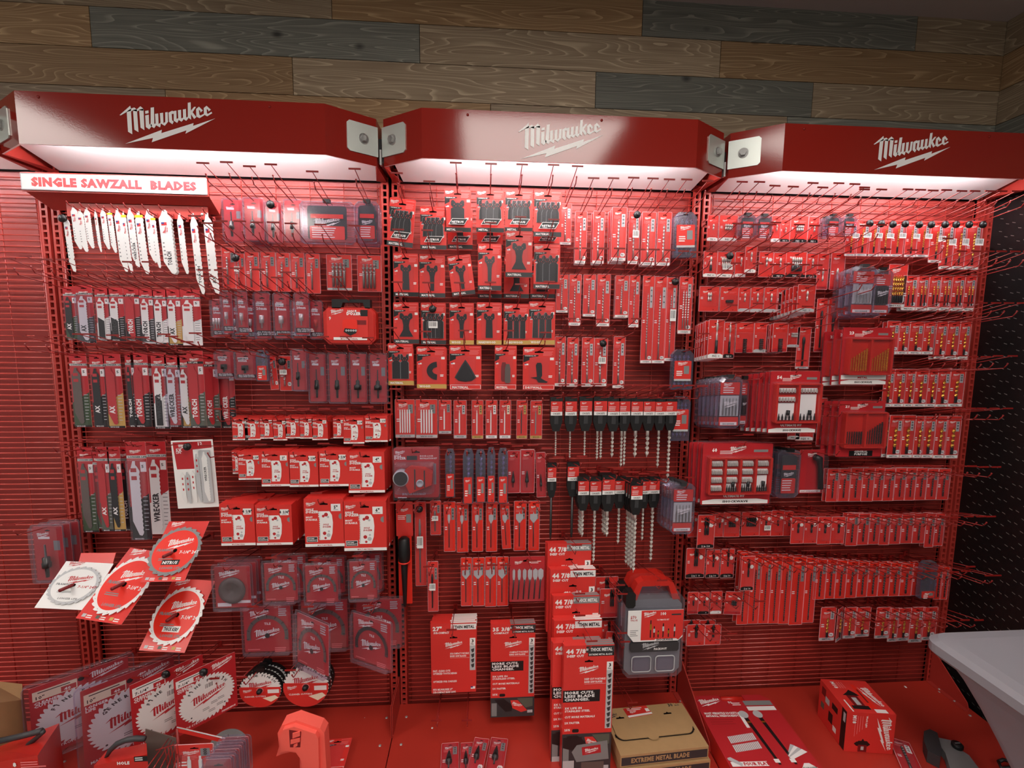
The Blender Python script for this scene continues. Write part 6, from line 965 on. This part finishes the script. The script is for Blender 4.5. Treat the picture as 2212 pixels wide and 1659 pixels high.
c.rect(SW*.46, SW*.5, -SH*.44, -SH*.24, y, 'white'); c.rect(SW*.0+.01, SW*.44, -SH*.87, -SH*.82, y, 'white'); c.text('FOUR FLAT', SW*.17, -SH*.86, .012, y-.0003, 'crimson', bold=.05); c.flat([(SW*.02, -SH*.78), (SW*.06, -SH*.77), (SW*.16, -SH*.84), (SW*.14, -SH*.87), (SW*.02, -SH*.80)], y-.0004, 'lgrey')
for k in range(4): c.flat([(SW*.72, -SH*(.76+.01*k)), (SW*(.84+.03*k), -SH*(.64+.02*k)), (SW*(.88+.03*k), -SH*(.66+.025*k)), (SW*.75, -SH*(.78+.01*k))], y-.0002*k, 'white' if k % 2 else 'lgrey')
c.flat(cham(SW*.78, SW*.96, -SH*.99, -SH*.85, .02), y, 'white'); c.text('GUARANTEE', SW*.79, -SH*.92, .011, y-.0003, 'dgrey', bold=.04, w=SW*.16); c.rect(SW*.05, SW*.11, -SH*.98, -SH*.92, y, 'white'); c.rect(SW*.14, SW*.2, -SH*.98, -SH*.92, y, 'white'); c.rect(SW*.6, SW*.66, -SH*.98, -SH*.9, y, 'white')
lay(c); c.obj('printed_card', ro); h = MB(); h.tube([(SW*.37, -.012, -.006), (SW*.65, -.012, -.006)], .010, 'redplastic', 10); h.obj('handle', ro); tag(ro, 'large flat red socket set reading FOUR FLAT on the base shelf', 'socket set')
# --- standing red work light box
g = lambda x, y, z: atz(*px('D', x, y), z)
A = at(*px('D', 290, 260), .13); zt = .165; TLb = g(290, 262, zt); TRb = g(690, 285, zt); BRf = g(1022, 622, zt); BLf = g(562, 595, zt)
X = BRf-BLf; bw = X.length; Yv = ((TLb-BLf)+(TRb-BRf))/2; bd = Yv.length*.92; M2 = frame3(BLf, X, Yv); ro = empty('work_light_box', (0, 0, 0)); ro.matrix_world = M2
m = MB(); m.box(0, bw, 0, bd, -zt+.001, 0, 'red'); y = -.0005
m.v += []; m.text('Milwaukee', 0, 0, .0001, .01, 'red') if False else None
fr = MB(); fr.logo(bw*.80, -zt*.5, zt*.85, y, 'white', rot=-math.pi/2); fr.prism([(bw*.36+.03*math.cos(q/4*math.pi), -zt*.78+.012*math.sin(q/4*math.pi)) for q in range(8)], y-.0002, y, 'black'); fr.rect(bw*.28, bw*.46, -zt+.004, -zt*.80, y-.0003, 'darkred'); fr.rect(bw*.34, bw*.40, -zt+.012, -zt*.84, y-.0005, 'lgrey'); fr.flat([(bw*.22, -zt*.80), (bw*.52, -zt*.80), (bw*.46, -zt*.70), (bw*.40, -zt*.70), (bw*.37, -zt*.64), (bw*.34, -zt*.70), (bw*.28, -zt*.70)], y-.0005, 'black')
fr.text('M18', bw*.13, -.012, .013, y-.0002, 'white', rot=-math.pi/2, bold=.05); fr.text('Work Light', bw*.40, -.012, .007, y, 'white', rot=-math.pi/2); [fr.rect(bw*(.18+.05*k), bw*(.19+.05*k), -zt*.6+.01*k, -.014, y, 'pink') for k in range(4)]
ls = MB(); ls.box(-.0006, 0, 0, bd*.16, -zt+.004, -.002, 'black')
for v0, v1, w0_, w1_, mm in ((.3, .5, .2, .35, 'black'), (.45, .6, .5, .75, 'black'), (.6, .75, .25, .4, 'lgrey'), (.3, .42, .72, .85, 'white'), (.75, .9, .1, .3, 'ink'), (.78, .9, .5, .65, 'olive'), (.03, .1, .08, .3, 'lgrey')): ls.box(-.0009, -.0006, bd*v0, bd*v1, -zt*w1_, -zt*w0_, mm)
tp = MB(); tp.logo(bw*.80, bd*.5, bd*.62, y, 'white', rot=-math.pi/2); tp.rect(bw*.62, bw*.86, bd*.02, bd*.12, y, 'white'); tp.flat([(bw*.56, bd*.14), (bw*.72, bd*.14), (bw*.64, bd*.86), (bw*.56, bd*.86)], y-.0001, 'orange'); tp.rect(bw*.60, bw*.64, bd*.3, bd*.7, y-.0003, 'ink')
tp.rect(bw*.2, bw*.56, bd*.10, bd*.20, y-.0002, 'black'); tp.rect(bw*.27, bw*.50, bd*.20, bd*.50, y-.0002, 'darkred'); tp.flat([(bw*.2, bd*.50), (bw*.56, bd*.50), (bw*.5, bd*.60), (bw*.42, bd*.68), (bw*.34, bd*.60)], y-.0003, 'black'); tp.rect(bw*.34, bw*.44, bd*.22, bd*.44, y-.0004, 'lgrey'); tp.rect(bw*.13, bw*.16, bd*.02, bd*.36, y, 'white'); tp.text('M18', bw*.16, bd*.92, .014, y, 'white', rot=-math.pi/2, bold=.04); [tp.rect(bw*(.24+.05*k), bw*(.255+.05*k), bd*.72, bd*.92, y, 'pink') for k in range(4)]; lay(tp)
m.v = m.v; m.obj('carton', ro); fr.obj('front_print', ro); ls.obj('side_print', ro); tp.obj('top_print', ro); tag(ro, 'upright red work light carton standing on the base shelf', 'carton')
# --- small lying pack beside it
def flatpack(name, f, TL, TR, BR, BL, z, opts, kind, label, cat, w0=None, h0=None, group=None):
    P = [atz(*px(f, *c), z) for c in (TL, TR, BR, BL)]; tc = (P[0]+P[1])/2; bc = (P[2]+P[3])/2; zz = tc-bc; h = zz.length; zz.normalize(); xx = P[1]-P[0]; w = ((P[1]-P[0]).length+(P[2]-P[3]).length)/2; xx = (xx-zz*xx.dot(zz)).normalized(); yy = zz.cross(xx)
    o = make(kind, name, tc, w, h, (0, 0, 0), opts, w0, h0); o.rotation_euler = Matrix((xx, yy, zz)).transposed().to_euler(); return tag(o, label, cat, group)
flatpack('accessory_pouch', 'D', (1000, 850), (1085, 870), (1290, 1160), (1080, 1190), .012, dict(col='crimson', metal='darksteel', tab='none', lbl='white', tag3=0), 'bit', 'small dark pouch lying beside the work light carton', 'pouch')
for i, q in enumerate([((975, 1265), (1158, 1235), (1165, 1640), (945, 1660)), ((1195, 1255), (1330, 1240), (1335, 1640), (1180, 1660)), ((1365, 1175), (1525, 1215), (1440, 1600), (1265, 1590)), ((1568, 1170), (1742, 1218), (1690, 1620), (1480, 1600))]):
    flatpack('step_bit_pack', 'E', *q, .012 if i != 2 else .03, dict(style='step', metal='black', col='crimson', tab='none', num='3', lbl='grey', w0=0) if False else dict(style='step', metal='black', col='crimson', tab='none', lbl='grey'), 'bit', ['step bit pack lying on the shelf, farthest from the blade boxes', 'step bit pack partly covered by its neighbour', 'step bit pack lying on top of another', 'step bit pack lying on the shelf, closest to the blade boxes'][i], 'step bit pack', .06, .15, 'step bit packs lying on the shelf')
flatpack('oscillating_blade_card', 'B', (1450, 515), (1745, 600), (1600, 900), (1380, 900), .02, dict(n=0, band='outline'), 'osc', 'red blade card lying behind the coral plastic bracket', 'blade pack')
# --- coral plastic bracket
mm = MB(); O = at(*px('B', 1200, 640), .50); sc = (1.8501-.50)/1000/4.809*1.0
def bp(x, y): q = at(*px('B', x, y), .50); return (q.x, q.z)
out = [bp(*p) for p in [(945, 740), (975, 640), (960, 500), (1000, 420), (1155, 365), (1400, 450), (1445, 500), (1470, 900), (1480, 1450), (1200, 1450), (1190, 760), (1150, 705), (1090, 695), (1010, 715)]]
mm.prism(out, -.50, -.46, 'coral'); o1 = [bp(*p) for p in [(1035, 425), (1150, 390), (1370, 465), (1400, 520), (1420, 1450), (1235, 1450), (1225, 740), (1170, 650), (1070, 640), (1010, 660), (1000, 500)]]; mm.prism(o1, -.515, -.50, 'coral')
br_o = mm.obj('bracket_body'); br_o.name = 'plastic_bracket'
r_ = MB(); r_.prism([bp(*p) for p in [(1100, 420), (1225, 440), (1215, 600), (1110, 600)]], -.5155, -.515, 'darkred')  # dark red patch stands in for the recess shade, nothing is sunk in
for z0, z1, xs in ((450, 500, (1140, 1215)), (520, 560, (1120, 1215)), (570, 600, (1150, 1190))): r_.prism([bp(xs[0], z1), bp(xs[1], z1-25), bp(xs[1], z0-20), bp(xs[0], z0)], -.519, -.5155, 'coral')
rb = r_.obj('ribbed_recess_shade', br_o); tag(br_o, 'coral red plastic bracket standing in the foreground above the shelf', 'bracket')
# --- red tool boxes with black handles, lower corner
def carrybox(lab, f, top, body, d, hd, thick):
    P = lambda c, e=d: at(*px(f, *c), e)
    ro = empty('red_carry_box', (0, 0, 0)); m = MB(); n = len(body); F = [P(c) for c in body]; Bk = [v+Vector((0, .17, .0)) for v in F]; m.add(F+Bk, [tuple(range(n))[::-1], tuple(range(n, 2*n))]+[(i, (i+1) % n, n+(i+1) % n, n+i) for i in range(n)], 'red'); m.obj('box', ro)
    h = MB(); h.tube([P(c, d-.05) for c in hd], thick, 'dgrey', 10); h.obj('handle', ro); t = MB()
    for (x, y, s, tx) in top: q = P((x, y), d+.0015); t.text(tx, q.x, q.z, s, -d-.0015, 'white', bold=.04)
    t.obj('print', ro); return tag(ro, lab, 'box')
ro = empty('red_carry_box', (0, 0, 0)); m = MB(); dd = .46; e = .62
T0 = at(*px('A', -60, 940), dd); T1 = at(*px('A', 505, 720), dd-.1); T2 = at(*px('A', 320, 995), e); T3 = at(*px('A', -60, 1060), e); dn = Vector((0, 0, -.2))
S1 = at(*px('A', 560, 800), dd-.1); m.add([T0, T1, T2, T3, *[Vector((v_.x, v_.y, .001)) for v_ in (T0, T1, T2, T3)]], [(0, 3, 2, 1), (3, 7, 6, 2), (2, 6, 5, 1), (0, 4, 7, 3), (1, 5, 4, 0)], 'redplastic'); m.obj('box', ro)
h = MB(); hp = [at(*px('A', *c), .50) for c in ((-40, 880), (180, 830), (355, 785), (365, 800), (240, 905))]; h.tube(hp[:3], .0085, 'dgrey', 8); h.tube(hp[2:], .007, 'dgrey', 8); h.obj('handle', ro)
t = MB(); q = at(*px('A', 110, 1092), e+.002); t.text('8', q.x, q.z, .012, -e-.002, 'white', bold=.05); t.lines(q.x+.02, q.x+.085, q.z+.013, 3, .007, .0035, -e-.002, 'pink', 2); t.obj('front_print', ro); tag(ro, 'red box with black handle cut by the picture corner', 'box')
ro = empty('red_carry_box', (0, 0, 0)); m = MB(); e = .60; T0 = at(*px('A', 905, 960), .52); T1 = at(*px('A', 1250, 890), .52); T2 = at(*px('A', 1255, 985), e); T3 = at(*px('A', 800, 1085), e); m.add([T0, T1, T2, T3, *[Vector((v_.x, v_.y, .001)) for v_ in (T0, T1, T2, T3)]], [(0, 3, 2, 1), (3, 7, 6, 2), (2, 6, 5, 1), (0, 4, 7, 3), (1, 5, 4, 0)], 'redplastic'); m.obj('box', ro)
h = MB(); hp = [at(*px('A', *c), .56) for c in ((900, 1020), (940, 950), (1000, 895), (1080, 862), (1160, 850), (1240, 852))]; h.tube(hp, .0075, 'dgrey', 8, radii=[.004, .007, .008, .008, .008, .007]); h.obj('handle', ro)
t = MB(); q = at(*px('A', 1000, 1075), e+.002); t.text('HOLE', q.x, q.z, .009, -e-.002, 'white', bold=.05); q = at(*px('A', 1145, 1050), e+.0022); t.rect(q.x, q.x+.036, q.z, q.z+.016, -e-.002, 'black'); t.lines(q.x+.003, q.x+.033, q.z+.013, 2, .006, .003, -e-.0025, 'white', 2); t.obj('front_print', ro); tag(ro, 'red hole saw box with arched black strap, before the leaning discs', 'box')
# --- tray with wires, card and clear packs between the boxes and bracket
m = MB(); P = [at(*px('A', *c), e_) for c, e_ in (((1240, 770), .5), ((1510, 850), .5), ((1510, 2100), .52), ((1240, 2100), .52))]; m.add(P+[v+Vector((0, .002, 0)) for v in P], [(3, 2, 1, 0), (4, 5, 6, 7), (0, 1, 5, 4), (1, 2, 6, 5), (3, 0, 4, 7)], 'brown'); tag(m.obj('brown_divider_card'), 'plain reddish brown card standing behind the small wire rack', 'card')
ro = empty('wire_display_rack', (0, 0, 0)); m = MB(); a = at(*px('A', 1512, 765), .50); b_ = at(*px('A', 2110, 905), .56); up = Vector((0, 0, .004)); dn2 = Vector((0, 0, -.012)); m.add([a+up, b_+up, b_+dn2, a+dn2]+[v+Vector((0, .003, 0)) for v in (a+up, b_+up, b_+dn2, a+dn2)], [(3, 2, 1, 0), (4, 5, 6, 7), (0, 1, 5, 4), (2, 3, 7, 6)], 'red'); m.obj('ticket_rail', ro)
m = MB(); m.tube([a+up, b_+up], .0018, 'lgrey', 6); m.obj('rail_edge', ro)
for k in range(6):
    u = at(*px('A', 1440+22*k, 850+14*k), .53); v = at(*px('A', 1240+60*k, 1120), .66); w_ = MB(); w_.tube([u, v], .0016, 'hook', 6); w_.obj('wire', ro)
for k in range(5):
    u = at(*px('A', 1330+26*k, 950-8*k), .6); w_ = MB(); w_.tube([u, u+Vector((.025, 0, .006)), u+Vector((.028, 0, -.05))], .0014, 'hook', 6); w_.obj('wire_loop', ro)
m = MB(); m.tube([a, Vector((a.x, a.y, .001))], .004, 'hook', 6); m.obj('post', ro); m = MB(); m.tube([b_, Vector((b_.x, b_.y, .001))], .004, 'hook', 6); m.obj('post', ro)
tag(ro, 'small red wire rack with white edged rail in the foreground', 'wire rack')
row('A', 'inside the small wire rack', 'bit', 'red card with white jigsaw blade', .58, [(1500, 900, 1835, 1180, S(n=2))], style='jig', metal='blade', tab='none', tag3=0, w0=.06, h0=.09, hk=False)
row('A', 'stacked in the wire rack, farther group', 'clam', 'small clear clamshell', .60, [(1840, 890, 2095, 1200, S(stack=4))], inner='none', w0=.06, h0=.09, gap=.012, hk=False)
row('A', 'stacked in the wire rack, nearer group', 'clam', 'small clear clamshell', .66, [(1735, 1000, 2005, 1260, S(stack=4))], inner='none', w0=.06, h0=.07, gap=.012, hk=False)
m = MB(); q = atz(494, 1577, .128); m.prism([(.066*math.cos(t/20*math.pi), .066*math.sin(t/20*math.pi)) for t in range(40)], -.002, 0, 'grey'); m.rect(-.001, .001, .02, .05, -.0023, 'black'); o = m.obj('bare_steel_disc'); o.location = (q.x, q.y-.012, .063); o.rotation_euler = (-.3, 0, .2); tag(o, 'bare grey steel disc behind the small wire rack', 'saw disc')
# --- brown cardboard box at the left edge
m = MB(); P = [at(*px('A', *c), e_) for c, e_ in (((-120, 350), .18), ((190, 385), .18), ((190, 520), .28), ((-120, 560), .42))]
m.add(P+[Vector((v.x, v.y, 0)) for v in P], [(0, 3, 2, 1), (3, 7, 6, 2), (2, 6, 5, 1), (0, 4, 7, 3), (1, 5, 4, 0)], 'cardboard'); tag(m.obj('brown_box'), 'brown cardboard box behind the leaning discs, at the picture edge', 'cardboard box')
# --- grey clamp tool on the shelf
def lz(f, pts, z): return [atz(*px(f, *p), z) for p in pts]
ro = empty('grey_clamp_tool', (0, 0, 0)); z = .035
def slab(mb, pts, z0, z1, m_): n = len(pts); mb.add([Vector((p.x, p.y, z0)) for p in pts]+[Vector((p.x, p.y, z1)) for p in pts], [tuple(range(n)), tuple(range(n, 2*n))[::-1]]+[(i, (i+1) % n, n+(i+1) % n, n+i) for i in range(n)], m_)
m = MB(); slab(m, lz('D', [(1415, 835), (1535, 860), (1640, 960), (1700, 1000), (1790, 1119), (1850, 1250), (1560, 1250), (1480, 980), (1420, 900)], z), .004, z, 'grey'); m.obj('arm', ro)
m = MB(); slab(m, lz('D', [(1275, 800), (1330, 780), (1400, 815), (1440, 960), (1430, 1045), (1310, 985), (1275, 890)], z), .001, z+.012, 'dgrey'); m.obj('jaw', ro)
m = MB(); q = atz(*px('D', 1590, 905), z+.01); m.lathe([(.016, 0), (.018, .004), (.018, .014), (.014, .018), (.004, .018)], q.x, q.y, z, 'black', 18); m.box(q.x-.010, q.x+.010, q.y-.002, q.y+.002, z+.018, z+.019, 'grey'); m.obj('knob', ro)
tag(ro, 'grey clamp tool with black jaw and knob on the shelf', 'clamp')
m = MB(); q = [atz(*px('D', *p), .02) for p in ((1975, 1060), (2020, 1040), (2130, 1075), (2140, 1110), (2000, 1119))]; m.tube(q+[q[0]], .006, 'black', 8); tag(m.obj('black_ring'), 'black rubber ring lying near the shelf corner', 'ring')
# --- tapered grey plastic bin with its lid
ro = empty('grey_waste_bin', (0, 0, 0)); dB = .60; q = at(2014, 1392, dB); zr = q.z+.008; x0 = q.x+.022; y0 = -dB; W_ = .46
def ringpts(e, z, r=.05):
    xa, xb, ya, yb = x0+e, x0+W_-e*.3, y0-.30+e*.3, y0+.06-e; o = []
    for cx, cy, a in ((xb-r, yb-r, 0), (xa+r, yb-r, 90), (xa+r, ya+r, 180), (xb-r, ya+r, 270)):
        for i in range(7): t = math.radians(a+90*i/6); o.append((cx+r*math.cos(t), cy+r*math.sin(t), z))
    return o
def loft(lv, nm, cap=True):
    vs_ = []; fs_ = []; n = 28
    for i, (e, z) in enumerate(lv):
        vs_ += ringpts(e, z)
        if i: fs_ += [((i-1)*n+k, (i-1)*n+(k+1) % n, i*n+(k+1) % n, i*n+k) for k in range(n)]
    m = MB(); m.add(vs_, fs_+[tuple(range(n))[::-1], tuple(range((len(lv)-1)*n, len(lv)*n))], 'binplastic'); return m.obj(nm, ro)
loft([(.19, -.14), (.155, zr-.36), (.12, zr-.26), (.09, zr-.18), (.06, zr-.11), (.035, zr-.065), (.02, zr-.055)], 'bin_body')
loft([(.012, zr-.058), (0, zr-.045), (0, zr-.018), (.014, zr-.004), (.05, zr)], 'lid')
tag(ro, 'tall grey plastic bin before the black wall board', 'bin')
# --- white specks and scraps on the shelf
for i, (f, x, y, lb) in enumerate([('E', 850, 1065, 'white paper fleck on the shelf under the THIN METAL box'), ('D', 1105, 362, 'white scrap near the red shelf end plate'), ('E', 42, 943, 'tiny white crumb left of the round discs shelf seam')]):
    q = atz(*px(f, x, y), .001); m = MB(); m.lathe([(.0045 if i < 2 else .0015, 0), (.0035 if i < 2 else .001, .0015)], 0, 0, 0, 'white', 7); o = m.obj('paper_scrap', None, q); o.scale = (1.0, 1.6 if i == 1 else 1, 1); tag(o, lb, 'scrap', 'paper scraps on the shelf')
